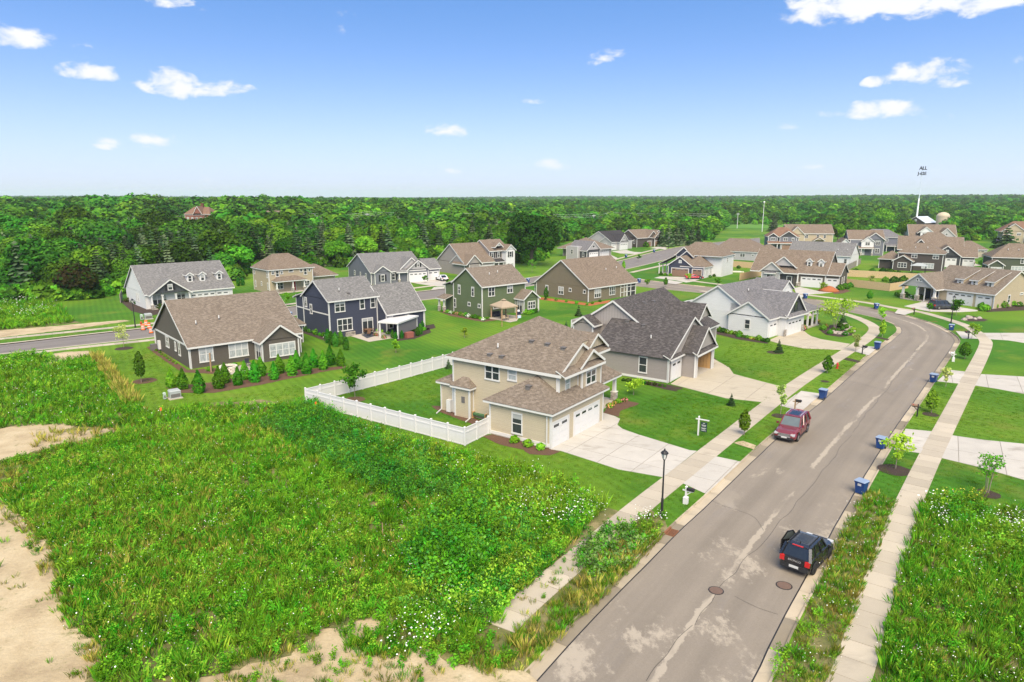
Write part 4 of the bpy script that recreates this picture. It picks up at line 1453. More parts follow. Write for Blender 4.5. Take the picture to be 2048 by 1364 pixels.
for x in (8.8, 11.2, 14.5):
    y = 1.9
    h.wall(x - .55, x + .55, y, y + 2.6, 3.9, 5.9, 'white_siding', corner=False, name='dormer')
    h.gable(x - .55, x + .55, y, y + 3.4, 5.75, 6.3, 'y', 'r_grey', 'white_siding', ends=(1, 0), oh=.22, rake=.2)
    h.window('y-', y, x, 5.0, .75, 1.25)
for y in (4.9, 6.2): h.window('x-', 0, y, 1.7, .6, 1.6)

# ---- I: beige hip-roofed two-storey with red door
h = House('house', 'beige two storey house with hip roof, porch and red front door', -53.41, 149.48, 42.3)
h.wall(0, 10.4, 0, 8.6, 0, 5.3, 'tan')
h.hip(0, 10.5, 0, 8.7, 5.2, 8.25, 'r_tan', r1=2.97, r2=6.8)
h.wall(4.0, 6.4, .02, -.02 + .3, 3, 5.3, 'tan', corner=False)
h.hip(.8, 7.6, -2.0, 1, 2.75, 3.6, 'r_tan', oh=.3)
for x in (.9, 4.6, 7.3): h.column(x, -1.9, .1, 2.6, .3)
MB().mat(M['patio']).box(.6, 7.7, -2.1, 0, 0, .16).build('porch_floor', h.e)
h.door('y-', 0, 5.6, 1.0, 2.1, 'door_red')
h.window('y-', 0, 2.4, 1.5, 1.6, 1.6, n=2)
for x in (1.0, 3.0): h.window('y-', 0, x, 4.45, .65, .85, mid=False)
h.window('y-', 0, 2.0, 4.2, .8, 1.4)
h.window('y-', 0, 5.2, 4.6, 1.1, .6, mid=False)
for x in (7.6, 9.6): h.window('y-', 0, x, 4.55, .65, .8, mid=False)
h.window('y-', 0, 8.6, 4.2, .8, 1.5)
h.window('y-', 0, 8.8, 1.5, 1.5, 1.3, n=2)
for y, z in ((.7, 4.1), (7.6, 4.4), (.7, 1.5), (7.4, 1.5)): h.window('x-', 0, y, z, .6, 1.5)
h.window('x-', 0, 4.1, 1.8, .6, .9)
h.wall(10.4, 17, 2, 10, 0, 2.9, 'tan')
h.hip(10.4, 17.2, 1.6, 10, 2.8, 5.2, 'r_tan')

# ---- J: slate ranch with white garage doors
h = House('house', 'slate grey ranch house with grey roof, shuttered windows and three white garage bays', -34.01, 164.29, 31.3)
h.wall(0, 14, 0, 17, 0, 3.1, 'slate')
h.gable(0, 14.0, 0, 17.2, 3.0, 6.95, 'x', 'r_grey', 'slate')
h.wall(.5, 4.6, -1.2, 0, 0, 3.0, 'slate')
h.gable(.5, 4.6, -1.2, 5, 2.95, 4.6, 'y', 'r_grey', 'slate', ends=(1, 0), oh=.3)
h.window('y-', -1.2, 2.5, 1.6, 1.0, 1.6, shutter=True)
h.window('y-', 0, 5.7, 1.6, 1.0, 1.6, shutter=True)
h.wall(9.3, 15.0, -.3, 9, 0, 3.1, 'slate')
h.gable(9.3, 15.0, -.4, 9, 3.0, 5.5, 'y', 'r_grey', 'lgrey', ends=(1, 0))
h.gable(7.6, 14.0, .6, 9, 3.05, 6.1, 'y', 'r_grey', 'lgrey', ends=(1, 0))
h.window('y-', -.4, 12.2, 4.2, .7, 1.0, shutter=True)
h.gdoor('y-', -.3, 12.1, 4.6, 2.2, groups=4)
h.wall(15.0, 18.6, .9, 8, 0, 3.0, 'slate')
h.gable(14.6, 18.7, .9, 8, 3.0, 5.3, 'x', 'r_grey', 'slate', ends=(0, 1))
h.gdoor('y-', .9, 16.8, 2.8, 2.15, groups=2)
h.column(7.0, -.6, 0, 2.7, .3)
h.shed(6.2, 9.3, -.9, .6, 2.75, 3.2, 'y-', 'r_grey')
for y, w_ in ((12.0, 1.0), (7.6, .7), (3.6, .9)): h.window('x-', 0, y, 1.8, w_, 1.2)

# ---- K: taupe two-storey with a white wing
h = House('house', 'taupe two storey house with tan gables and white shuttered wing beside the big dark tree', -12.8, 184, 40)
h.wall(0, 10, 0, 13, 0, 3.3, 'greige')
h.gable(0, 10, 0, 13, 3.2, 8.2, 'x', 'r_tan', 'greige')
h.wall(.6, 4.2, -1.4, 0, 0, 3.0, 'greige')
h.gable(-.2, 4.6, -1.4, 5, 3.0, 5.6, 'y', 'r_tan', 'greige', ends=(1, 0))
h.gable(.2, 3, .5, 6.5, 3.1, 5.4, 'x', 'r_tan', 'greige', ends=(1, 0))
h.wall(9.8, 17, 1.5, 10, 0, 6.2, 'greige')
h.gable(9.8, 16.6, 1.5, 10, 6.0, 8.9, 'x', 'r_tan', 'greige')
h.wall(14.2, 17.4, -.4, 2, 0, 6.2, 'white_siding')
h.gable(14.2, 17.4, -.4, 6, 6.05, 7.7, 'y', 'r_tan', 'white_siding', ends=(1, 0))
h.gable(11.6, 14.0, 1.2, 6, 7.0, 8.3, 'y', 'r_tan', 'white_siding', ends=(1, 0))
for x in (10.8, 13.0): h.window('y-', 1.5, x, 4.8, .9, 1.5, shutter=True)
h.window('y-', -.4, 15.8, 4.9, 1.0, 1.6, shutter=True)
for x in (15.1, 16.5): h.window('y-', -.4, x, 1.6, .9, 1.6)
h.shed(9.8, 14.2, -.2, 1.5, 3.0, 3.7, 'y-', 'r_black')
for x in (10.2, 11.8, 13.6): h.column(x, 0, 0, 2.9, .25, stone=False)
h.window('y-', -1.4, 2.0, 1.5, .9, 1.4)
h.gdoor('y-', 0, 7.2, 4.6, 2.2, groups=4)

# ---- L: two joined roofs behind the big tree
h = House('house', 'grey and charcoal house with white garage half hidden by the big dark tree', 25.0, 229, 45)
h.wall(0, 7, 0, 8, 0, 3.2, 'charcoal')
h.gable(0, 7, 0, 8, 3.1, 6.2, 'y', 'r_grey2', 'lgrey', ends=(1, 1))
h.wall(-1.2, 1.0, 3, 8, 0, 4.4, 'lgrey')
h.gdoor('y-', 0, 3.6, 4.6, 2.3, groups=4)
h.window('y-', 0, 3.5, 4.4, 1.2, .9, mid=False)
h.wall(7.5, 20, 5, 17, 0, 3.0, 'greige')
h.hip(6, 20, 4, 18, 2.95, 6.6, 'r_tan')
h.gdoor('y-', 5, 16.5, 4.4, 2.2); h.gdoor('y-', 5, 12.6, 2.5, 2.2)
h.window('x-', -1.2, 5.5, 2.6, .9, 1.6); h.window('x-', 0, 1.6, 1.7, .9, 1.4)

# ---- M: pale grey house with black roof
h = House('house', 'pale grey house with charcoal roof and white garage doors at the far curve', 39.3, 271.4, 45)
h.wall(0, 7.3, 0, 5.8, 0, 3.3, 'lgrey')
h.gable(0, 8, 0, 5.8, 3.2, 5.2, 'x', 'r_black', 'lgrey', ends=(1, 0))
h.wall(1, 14, 0.2, 13.8, 0, 3.3, 'lgrey')
h.gable(1, 15, 0.6, 13.9, 3.2, 7.2, 'x', 'r_black', 'lgrey')
h.gable(3.2, 8.6, -1.6, 6, 3.2, 6.2, 'y', 'r_black', 'lgrey', ends=(1, 0))
h.wall(3.2, 8.6, -1.6, 0, 0, 3.2, 'lgrey')
h.gdoor('y-', 0, 1.6, 2.4, 2.3); h.gdoor('y-', -1.6, 5.9, 4.7, 2.4)
h.window('x-', 0, 2.9, 1.9, 1.1, 1.5); h.window('x-', 1, 9, 1.9, 1., 1.8)
h.window('y-', -1.6, 5.9, 4.6, 1.0, .8, mid=False)

# ---- N: dark brown house with brown garage doors
h = House('house', 'dark brown house with brown garage doors and stepped gables, farthest along the side street', 52.0, 286.6, 39)
h.wall(0, 14.6, 0, 9.5, 0, 3.9, 'dkbrown')
h.gable(0, 11.5, 0, 9.5, 3.9, 7.2, 'x', 'r_tan', 'brown_siding')
h.gable(6.5, 12.5, -.5, 7, 3.9, 6.6, 'y', 'r_tan', 'brown_siding', ends=(1, 0))
h.gable(9.6, 14.6, -1.4, 7, 3.7, 6.0, 'y', 'r_tan', 'brown_siding', ends=(1, 0))
h.wall(9.6, 14.6, -1.4, 0, 0, 3.7, 'dkbrown')
h.gdoor('y-', 0, 7.9, 2.3, 2.3, 'door_brown'); h.gdoor('y-', -1.4, 12.1, 4.2, 2.4, 'door_brown')
h.window('x-', 0, 1.5, 2.3, 1.0, 1.6); h.window('y-', -1.4, 12.1, 4.6, .7, .8, mid=False)
h.wall(16.5, 20, 4, 9, 0, 5.0, 'lgrey'); h.gable(16.5, 20, 4, 9, 5.0, 6.6, 'y', 'r_tan', 'lgrey')
h.window('y-', 4, 18.2, 3.2, 1.0, 1.2)

# ---- O: navy-fronted house with brown garage doors
h = House('house', 'white house with navy gables and brown garage doors beside the red car', 41.9, 183.2, -35.75)
h.wall(0, 9.9, 0, 7, 0, 3.0, 'navy')
h.wall(9.7, 9.95, .3, 7, 0, 2.95, 'white_siding', corner=False)
h.gable(0, 6.6, 0, 6, 2.9, 5.45, 'y', 'r_tan', 'navy', ends=(1, 0))
h.hip(3.6, 9.9, 0.3, 7.0, 2.9, 5.4, 'r_tan', r1=4.2, r2=6.4)
h.wall(.5, 12.5, 6, 15, 0, 5.6, 'white_siding')
h.hip(-.2, 12.5, 5.2, 15.2, 5.5, 8.7, 'r_tan', r1=3.4, r2=7.8)
h.gable(.2, 4.6, 4.6, 9, 5.3, 7.6, 'y', 'r_tan', 'navy', ends=(1, 0))
h.gable(1.9, 5.0, 4.2, 9, 5.1, 6.7, 'y', 'r_tan', 'navy', ends=(1, 0))
h.wall(.2, 5.0, 4.7, 6.2, 3.0, 5.4, 'navy')
for x in (.9, 1.9, 3.6): h.window('y-', 4.7, x, 4.4, .7, .9, mid=False)
h.shed(-4.4, .1, 3.4, 9, 2.85, 5.2, 'x-', 'r_tan')
for y in (3.6, 6.0, 8.6): h.column(-4.1, y, .1, 2.8, .25, stone=False)
h.column(-1.0, 3.6, .1, 2.8, .25, stone=False)
MB().mat(M['patio']).box(-4.3, .3, 3.4, 9, 0, .15).build('porch_floor', h.e)
h.gdoor('y-', 0, 3.35, 4.6, 2.15, 'door_brown', groups=4)
h.gdoor('y-', 0, 8.05, 2.5, 2.15, 'door_brown', groups=2)
h.window('y-', 0, 3.3, 4.0, .8, .75, mid=False, curtain=True)
for y in (2.0, 4.8): h.window('x+', 9.95, y, 1.7, .7, 1.5)
h.window('x+', 12.5, 10, 4.2, .8, 1.2)

# ---- P: light grey hip-roofed ranch behind the board fence
h = House('house', 'light grey ranch house with wide tan hip roof behind the board fence', 68.8, 234.7, -35.4)
h.wall(0, 14.7, 0, 16, 0, 3.05, 'lgrey')
h.hip(0, 14.7, 0, 16.1, 2.95, 6.7, 'r_tan', r1=2.8, r2=9.6, axis='x')
h.wall(14.7, 18, 5, 14, 0, 3.0, 'lgrey'); h.hip(13, 18, 4.6, 14, 2.9, 5.0, 'r_tan')
h.door('y-', 0, 1.6, 1.7, 2.2, slider=True)
h.window('y-', 0, 3.6, 1.75, 1.0, 1.6); h.window('y-', 0, 7.0, 1.75, 1.0, 1.5)
h.window('y-', 0, 10.0, 1.75, 1.7, 1.4, n=2); h.window('y-', 0, 13.4, 1.85, .8, .9)
for y in (4, 8): h.window('x+', 14.7, y, 1.7, .9, 1.3)

# ---- Q: blue-grey two-storey with navy gables
h = House('house', 'blue grey two storey house with russet roof at the edge of the field', 103.0, 276.9, -10.7)
h.wall(0, 11.6, 0, 8.6, 0, 5.2, 'slate')
h.hip(0, 11.7, 0, 8.7, 5.1, 8.7, 'r_rust', r1=4.4, r2=7.4)
h.gable(-.1, 3.4, -.6, 5, 5.1, 6.6, 'y', 'r_rust', 'charcoal', ends=(1, 0))
h.gable(4.2, 10.6, -1.0, 6, 5.0, 7.4, 'y', 'r_rust', 'charcoal', ends=(1, 0))
h.wall(4.2, 10.6, -1, 0, 2.9, 5.1, 'slate'); h.wall(-.1, 3.4, -.6, 0, 2.9, 5.1, 'slate')
h.shed(-.5, 10.9, -2.4, -.2, 2.6, 3.4, 'y-', 'r_rust')
h.wall(4.4, 10.6, -2, 0, 0, 2.7, 'slate')
h.gdoor('y-', -2, 7.3, 4.6, 2.1, 'door_brown')
for x in (-.1, 3.2): h.column(x, -2.1, 0, 2.6, .3, stone=False)
h.window('y-', -.6, 1.7, 4.1, 1.7, 1.2, n=2); h.window('y-', -1, 6.4, 4.1, 1.7, 1.2, n=2); h.window('y-', -1, 9.2, 4.1, 1.0, 1.1)
h.window('y-', 0, 1.5, 1.5, 1.2, 1.7); h.door('y-', 0, 3.3, 1, 2.1, 'dark_slot')

# ---- R: beige two-storey behind Q
h = House('house', 'beige two storey house with tan roof behind the blue grey house', 122.5, 297, -8)
h.wall(0, 15, 0, 9, 0, 5.4, 'tan')
h.gable(-4, 15, 0, 9, 5.3, 9.0, 'x', 'r_tan', 'tan')
h.gable(-3.6, 3, -1.5, 7, 4.6, 8.2, 'y', 'r_tan', 'tan', ends=(1, 0)); h.wall(-3.6, 3, -1.5, 9, 0, 4.7, 'tan')
for x in (4.0, 8.8, 11.6): h.window('y-', 0, x, 4.0, 1.1 if x > 5 else 1.7, 1.4, n=1 if x > 5 else 2)
h.gable(7, 11, -2, 2, 2.4, 3.9, 'y', 'r_tan', 'tan', ends=(1, 0))

# ---- S: ranch with two dormers and white garage doors  (front is the x- face)
h = House('house', 'taupe ranch house with tan roof, two white dormers and white garage doors facing the bend', 75.1, 156.1, 53.6)
h.wall(0, 13, 3.0, 16.5, 0, 3.4, 'brown_siding')
h.gable(0, 13, 3.0, 20, 3.2, 8.1, 'y', 'r_tan', 'brown_siding', ends=(1, 1))
h.wall(.05, 8.5, 0, 3.0, 0, 3.3, 'brown_siding')
h.gable(0, 8.5, 0, 3.0, 3.22, 5.7, 'y', 'r_tan', 'brown_siding', ends=(1, 0))
h.gdoor('x-', .05, 1.5, 2.35, 2.2, groups=2)
h.gdoor('x-', 0, 6.0, 4.5, 2.2, groups=4)
for y in (4.6, 7.2):
    h.wall(1.9, 4.6, y - .55, y + .55, 4.2, 6.1, 'white_siding', corner=False, name='dormer')
    h.gable(1.9, 5.2, y - .55, y + .55, 6.0, 6.7, 'x', 'r_tan', 'white_siding', ends=(1, 0), oh=.22, rake=.2)
    h.window('x-', 1.9, y, 5.15, .75, 1.25)
h.wall(-.3, 8, 13.2, 17.5, 0, 3.3, 'lgrey')
h.gable(-.6, 8, 12.6, 17.6, 3.2, 5.6, 'x', 'r_tan', 'lgrey', ends=(1, 0))
h.gable(.6, 8, 10.0, 15.4, 4.4, 6.9, 'x', 'r_tan', 'lgrey', ends=(1, 0))
h.shed(-.7, .6, 9.0, 13.0, 3.1, 3.6, 'x-', 'r_tan')
h.window('x-', -.3, 15.4, 1.55, 1.8, 1.9, n=2)
h.shed(-.75, -.25, 14.0, 16.8, 2.85, 3.25, 'x-', 'r_grey2')
h.door('x-', 0, 11.0, 1.0, 2.1, 'dark_slot'); h.column(-.4, 9.0, 0, 3.0, .3)
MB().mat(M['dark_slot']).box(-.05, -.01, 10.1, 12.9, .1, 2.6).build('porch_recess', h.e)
for y in (8.6, 3.35): MB().mat(M['stone']).box(-.1, -.01, y - .3, y + .3, 0, 1.1).build('stone_veneer', h.e)
h.window('y-', 0, 3.0, 1.7, .8, 1.5); h.window('y-', 0, 5.2, 1.7, .8, 1.5)

# ---- T: white house with long grey roof behind S
h = House('house', 'white house with long plain grey roof behind the dormered ranch', 87.2, 212.8, -39)
h.wall(0, 16.5, 0, 10, 0, 3.7, 'white_siding')
h.gable(-1.5, 16.5, 0, 10, 3.6, 7.2, 'x', 'r_grey', 'white_siding')
h.window('y-', 0, 15.2, 2.1, .9, 1.6); h.window('y-', 0, 10.8, 2.1, .9, 1.4)
h.vents([(12.5, 1.6, 5.0), (15.0, 1.8, 5.1)], True)

# ---- U: grey two-storey with white gable; V behind it
h = House('house', 'grey two storey house with white front gable left of the round trees', 124.9, 248.5, -15)
h.wall(-2.6, 8.6, 0, 9, 0, 5.8, 'slate')
h.gable(-3, 8.6, 0.3, 9, 5.7, 8.9, 'x', 'r_tan', 'slate')
h.gable(2.2, 8.6, -.4, 7, 5.6, 8.2, 'y', 'r_tan', 'slate', ends=(1, 0))
h.gable(1.0, 5.0, -1.1, 6, 5.0, 6.9, 'y', 'r_tan', 'white_siding', ends=(1, 0))
h.wall(1.0, 5.0, -1.1, 0, 3.0, 5.1, 'white_siding')
h.gable(-7, -1.5, -1, 8, 2.9, 6.0, 'y', 'r_tan', 'white_siding', ends=(1, 0)); h.wall(-7, -1.5, -1, 8, 0, 3.0, 'white_siding')
h.shed(-1.5, 5.2, -1.8, 0, 2.7, 3.4, 'y-', 'r_tan')
for x in (-.6, 1.0, 4.6): h.column(x, -1.6, 0, 2.7, .28)
h.door('y-', 0, 1.9, 1.0, 2.1, 'door_white')
h.window('y-', -1.1, 3.0, 4.3, 1.6, 1.2, n=2); h.window('y-', 0, 6.6, 4.5, 1.5, 1.5, n=2); h.window('y-', 0, 6.6, 1.7, 1.5, 1.6, n=2)
h = House('house', 'blue grey two storey house with dark grey roof behind the white gabled grey house', 142, 268, -20)
h.wall(-6, 8.5, 0, 9, 0, 5.6, 'slate'); h.hip(-6, 8.6, 0, 9, 5.5, 8.3, 'r_grey2')
h.window('y-', 0, 3.2, 4.2, 1.4, 1.4, n=2)
h.shed(3, 9, -3, 0, 2.3, 2.9, 'y-', 'r_grey2')
for x in (3.2, 6, 8.8): h.column(x, -2.8, 0, 2.3, .2, stone=False)

# ---- W: dark brown two-storey seen from behind
h = House('house', 'dark brown two storey house with tan hip roof beside a patio canopy', 112.2, 199.2, -36.1)
h.wall(0, 11.2, 0, 8, 0, 5.2, 'dkbrown')
h.hip(0, 11.2, 0, 8, 5.07, 7.75, 'r_tan', r1=3.9, r2=7.1)
h.wall(-.8, 4.0, -2.6, 0, 0, 2.9, 'dkbrown')
h.gable(-.8, 4.0, -2.6, 2, 2.8, 4.5, 'y', 'r_tan', 'dkbrown', ends=(1, 0))
h.wall(-5, 0, 1.5, 8, 0, 3.0, 'dkbrown'); h.hip(-5, .4, 1, 8, 2.95, 5.1, 'r_tan')
h.window('y-', 0, 4.1, 4.3, 1.5, 1.4, n=2); h.window('y-', 0, 9.4, 4.3, 1.5, 1.5, n=2)
h.window('y-', -2.6, 1.6, 1.6, 2.3, 1.4, n=3); h.window('y-', 0, 7.7, 1.5, 3.0, 1.5, n=4, curtain=True)
h.vents([(4, 1.6, 6.3), (7, 1.8, 6.4)], True)

# ---- X: charcoal house with white garage doors
h = House('house', 'charcoal house with large front gable and two white garage doors beside the silver car', 128.3, 208.5, -28)
h.wall(0, 10.5, 0, 8, 0, 3.3, 'charcoal')
h.gable(-.3, 6.9, -.6, 8, 3.2, 6.4, 'y', 'r_tan', 'charcoal', ends=(1, 0))
h.wall(-.3, 6.9, -.6, 0, 0, 3.2, 'charcoal')
h.gable(5, 11, 0, 8, 3.2, 6.0, 'x', 'r_tan', 'charcoal', ends=(0, 1))
h.gdoor('y-', -.6, 3.3, 5.0, 2.5); h.gdoor('y-', 0, 9.0, 2.7, 2.3)
h.window('y-', -.6, 3.3, 4.7, .8, .8, mid=False, curtain=True)
h.wall(-9, 8, 8, 17, 0, 4.6, 'charcoal'); h.gable(-9.5, 8, 8, 18, 4.4, 8.4, 'x', 'r_tan', 'charcoal')
h.gable(-6.2, -.8, 6.4, 14, 4.6, 7.8, 'y', 'r_tan', 'charcoal', ends=(1, 0)); h.wall(-6.2, -.8, 6.4, 8, 0, 4.6, 'dkbrown')
h.gable(-5.0, -1.2, 5.6, 12, 4.4, 6.3, 'y', 'r_tan', 'white_siding', ends=(1, 0)); h.wall(-5, -1.2, 5.6, 7, 3, 4.5, 'white_siding')
h.window('y-', 5.6, -3.0, 3.8, 1.7, 1.2, n=2)
h = House('house', 'beige hip roofed house just behind the charcoal house with a tan garage wing', 159, 246, -28)
h.wall(-14, 0, 0, 10, 0, 4.2, 'tan'); h.hip(-14, 0, 0, 10, 4.1, 8.0, 'r_tan')
h.wall(-1, 9, -3, 5, 0, 2.9, 'lgrey'); h.hip(-1.5, 9, -3, 6, 2.8, 5.4, 'r_tan'); h.gdoor('y-', -3, 6, 4.6, 2.2, 'drive_tan')

# ---- Y: beige ranch with three shed dormers and front porch (front is the x- face)
h = House('house', 'beige ranch house with three long shed dormers, stone based porch columns and white garage doors', 91.2, 128.0, 28.0)
h.wall(0, 15.5, 0, 10.4, 0, 2.95, 'tan')
h.gable(0, 15.5, 0, 13.0, 2.8, 6.9, 'y', 'r_brown', 'tan', ends=(1, 1))
h.wall(2.0, 14, 10.4, 16.0, 0, 2.9, 'tan')
h.gable(-2.6, 8, 9.6, 16.6, 2.75, 5.7, 'x', 'r_brown', 'lgrey', ends=(1, 0))
for y in (9.8, 13.3, 16.3): h.column(-2.3, y, .1, 2.7, .42, base=1.0)
h.column(-2.3, 11.8, .1, 2.7, .16, stone=False)
MB().mat(M['patio']).box(-2.6, 2, 9.6, 16.6, 0, .15).build('porch_floor', h.e)
h.door('x-', 2.0, 13.6, 1.0, 2.1, 'dark_slot'); h.window('x-', 2.0, 12.0, 1.6, 1.2, 1.6)
for y in (12.7, 13.4): h.window('x-', -2.6, y, 4.3, .5, .6, mid=False)
h.gdoor('x-', 0, 1.75, 2.55, 2.2, groups=2)
h.gdoor('x-', 0, 6.2, 4.7, 2.2, groups=4)
for y in (2.0, 4.9, 7.6):
    b = MB().mat(M['tan'])
    for q in (y - .62, y + .62):
        pts = [(2.0, q, 3.6), (2.0, q, 5.0), (7.0, q, 6.5)]
        b.face(pts)
    b.mat(M['trim']); b.face([(2, y - .62, 3.4), (2, y - .62, 5.0), (2, y + .62, 5.0), (2, y + .62, 3.4)][::-1])
    b.build('dormer', h.e, uv=True)
    h.shed(1.7, 7.3, y - .9, y + .9, 4.95, 6.68, 'x-', 'r_brown')
    h.window('x-', 2.0, y, 4.25, .6, 1.05)
h.window('y-', 0, 5.2, 1.55, .9, 1.6); h.window('y-', 0, 9.5, 2.3, 1.2, .4, mid=False)
h.spout(-.1, -.1, 2.7)

# ---- Z: dark green two-storey on the right edge
h = House('house', 'dark green two storey house cut by the right edge of the picture', 135.3, 192.98, -21)
h.wall(0, 13, 0, 9, 0, 4.4, 'dkgreen')
h.hip(0, 13, 0, 9, 4.25, 7.9, 'r_tan', r1=4.6, r2=8.5)
h.wall(-1.3, 2.2, -3, 0, 0, 2.4, 'dkgreen'); h.gable(-1.3, 2.2, -3, 2, 2.2, 3.7, 'y', 'r_tan', 'dkgreen', ends=(1, 0))
h.window('y-', 0, 7.5, 3.3, 1.5, 1.4, n=2); h.window('y-', 0, 6.4, 1.2, 3.2, 1.2, n=4, curtain=True)
h.window('y-', -3, .5, 1.2, 2.6, .8, n=3, curtain=True)
h.vents([(4, 2.0, 6.1), (6.5, 2.0, 6.1)], True)

# ---- far right: cottages, barn and silo
h = House('house', 'brown cottage with two pale gables and large dormer window below the barn', 178, 301, -18)
h.wall(-2, 14, 0, 9, 0, 4.0, 'lgrey'); h.gable(-4, 14, 0, 10, 3.6, 8.8, 'x', 'r_tan', 'lgrey')
h.gable(-1, 5, -1, 7, 5.3, 8.0, 'y', 'r_tan', 'white_siding', ends=(1, 0)); h.wall(0, 4, -.9, 4, 3.5, 5.4, 'white_siding'); h.window('y-', -.9, 2, 4.6, 2.6, 1.2, n=3)
h.gable(5.5, 13.5, -2.5, 8, 3.4, 7.6, 'y', 'r_tan', 'lgrey', ends=(1, 0)); h.wall(6, 13, -2.4, 1, 0, 3.6, 'lgrey'); h.window('y-', -2.5, 9.5, 5.0, .9, .9, mid=False)
for x in (-1.6, 1, 3.6): h.column(x, -1.6, 0, 2.6, .3)
h.shed(-2.2, 5, -2, 0, 2.6, 3.5, 'y-', 'r_tan')
h = House('house', 'tan two storey house with arched gable and open garage near the right edge', 226, 318, -25)
h.wall(0, 17, 0, 10, 0, 5.2, 'tan'); h.hip(-1, 17, 0, 11, 5.1, 9.6, 'r_rust'); h.gable(-.5, 8.5, -1.5, 8, 5.1, 8.8, 'y', 'r_tan', 'tan', ends=(1, 0)); h.wall(0, 8, -1.4, 2, 0, 5.2, 'tan')
for x in (2.4, 6): h.window('y-', -1.4, x, 4.0, 1.6, 1.3, n=2)
h.gable(9, 17, -4, 7, 3.4, 6.6, 'y', 'r_tan', 'tan', ends=(1, 0)); h.wall(9.4, 16.6, -3.8, 4, 0, 3.5, 'tan')
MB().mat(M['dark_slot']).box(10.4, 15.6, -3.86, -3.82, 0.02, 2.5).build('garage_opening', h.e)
h.window('y-', -4, 13, 4.6, 1.0, 1.0, mid=False)
h.gable(-.5, 4, -3.5, 2, 2.6, 4.2, 'y', 'r_tan', 'tan', ends=(1, 0))
for x in (-.2, 3.7): h.column(x, -3.2, 0, 2.6, .3)
h = House('house', 'pale house with tan roof behind the dark conifer at the right edge', 196, 254, -25)
h.wall(0, 12, 0, 9, 0, 5.0, 'lgrey'); h.hip(0, 12, 0, 9, 4.9, 8.2, 'r_tan'); h.window('y-', 0, 2.2, 3.6, 1.4, 1.6, n=2)
h = House('house', 'house with violet grey roof, only its roof showing at the top right of the houses', 275, 345, -25)
h.wall(0, 16, 0, 10, 0, 5, 'lgrey'); h.hip(0, 16, 0, 10, 5, 9.5, 'r_grey2')
h = House('barn', 'dark barn with bright metal roof in front of the silo', 239, 420, -55, cat='barn')
h.wall(0, 11, 0, 14, 0, 5.5, 'dkbrown')
M['metal'] = plain('bright_metal_roof', (.62, .66, .70), .35, .06, 1, .3)
h.gable(0, 11, 0, 14, 5.4, 9.0, 'y', 'metal', 'dkbrown'); h.window('y-', 0, 5.5, 6.8, 1.2, 1.2, mid=False, curtain=True)
for x in (2.0, 8.6): h.window('y-', 0, x, 2.6, 1.7, 1.7, mid=False, curtain=True)
si = empty('silo', (255.5, 411, 0), 0, 'tan concrete silo with domed cap beside the barn', 'silo')
M['silo'] = plain('silo_concrete', (.42, .35, .25), .8, .12)
MB().mat(M['silo']).lathe([(3.4, 0), (3.4, 9.2)], n=20).build('shaft', si)
MB().mat(M['silo']).lathe([(3.55, 9.1), (3.4, 9.9), (2.6, 10.9), (1.2, 11.5), (.1, 11.7)], n=20).build('dome', si)

# ---- far left: houses in the woods
h = House('house', 'red brick house with rust roof standing among the trees', -183, 388, -8, z=3.0)
h.wall(0, 15, 0, 10, 0, 8.4, 'brick_red'); h.hip(0, 15, 0, 10, 8.2, 12.0, 'r_rust', r1=3, r2=12)
h.gable(6, 11, -1, 6, 8.0, 12.5, 'y', 'r_rust', 'brick_red', ends=(1, 0))
for x in (1.8, 4.4, 7.2, 9.6, 12.6): h.window('y-', 0 if x < 6 or x > 11 else -.1, x, 5.6, 1.2, 1.6, curtain=x < 6)
for x in (8.4, 12.4): h.window('y-', 0, x, 2.0, 1.6, 2.4)
MB().mat(M['brick_red']).box(7.6, 9.0, 4, 5.2, 9, 14).build('chimney', h.e)
h.wall(15, 21, 2, 9, 0, 5.5, 'brick_red'); h.gable(15, 21, 2, 9, 5.4, 8.4, 'x', 'r_rust', 'brick_red', ends=(0, 1))
h = House('outbuilding', 'long low russet roofed outbuilding left of the red brick house', -150, 318, 5, cat='outbuilding', z=1.5)
h.wall(-8, 14, 0, 7, 0, 2.5, 'brick_red'); h.gable(-8, 14, 0, 7, 2.5, 4.6, 'x', 'r_rust', 'brick_red')
h = House('house', 'pale house with tan roof half hidden in the woods left of centre', -150, 410, -12, z=3.5)
h.wall(0, 18, 0, 10, 0, 4.2, 'tan'); h.gable(0, 18, 0, 10, 4.2, 9.0, 'x', 'r_tan', 'tan'); h.window('y-', 0, 14, 2.4, 1.4, 1.6)
# ================================================================== vehicles
def paint(name, c, rough=.25, spec=.5):
    m = MT(name, rough)
    m.b.inputs['Specular IOR Level'].default_value = spec
    m.b.inputs['Coat Weight'].default_value = .6
    m.b.inputs['Coat Roughness'].default_value = .08
    m.col(m.vary(c, m.noise(m.coord(), 6., 3), .1))
    return m.m


M['p_black'] = paint('black_car_paint', (.012, .012, .014))
M['p_red'] = paint('burgundy_car_paint', (.13, .012, .018))
M['p_scarlet'] = paint('red_car_paint', (.45, .02, .03))
M['p_dark'] = paint('dark_grey_car_paint', (.03, .03, .035))
M['p_silver'] = paint('silver_car_paint', (.35, .38, .40))
M['p_white'] = paint('white_car_paint', (.75, .75, .75))
M['carglass'] = plain('car_glass', (.012, .014, .015), .04, .05, 1, 0, .7)
M['windscreen'] = plain('pale_windscreen', (.10, .12, .12), .06, .2, 2, 0, .5)
M['tyre'] = plain('tyre_rubber', (.02, .02, .02), .85)
M['chrome'] = plain('bright_metal', (.62, .62, .63), .25, .05, 1, .7)
M['lens'] = plain('headlight_lens', (.42, .43, .43), .1, .1, 8, 0, .6)
M['tail'] = plain('tail_light_red', (.42, .015, .015), .2, .1, 8, 0, .6)
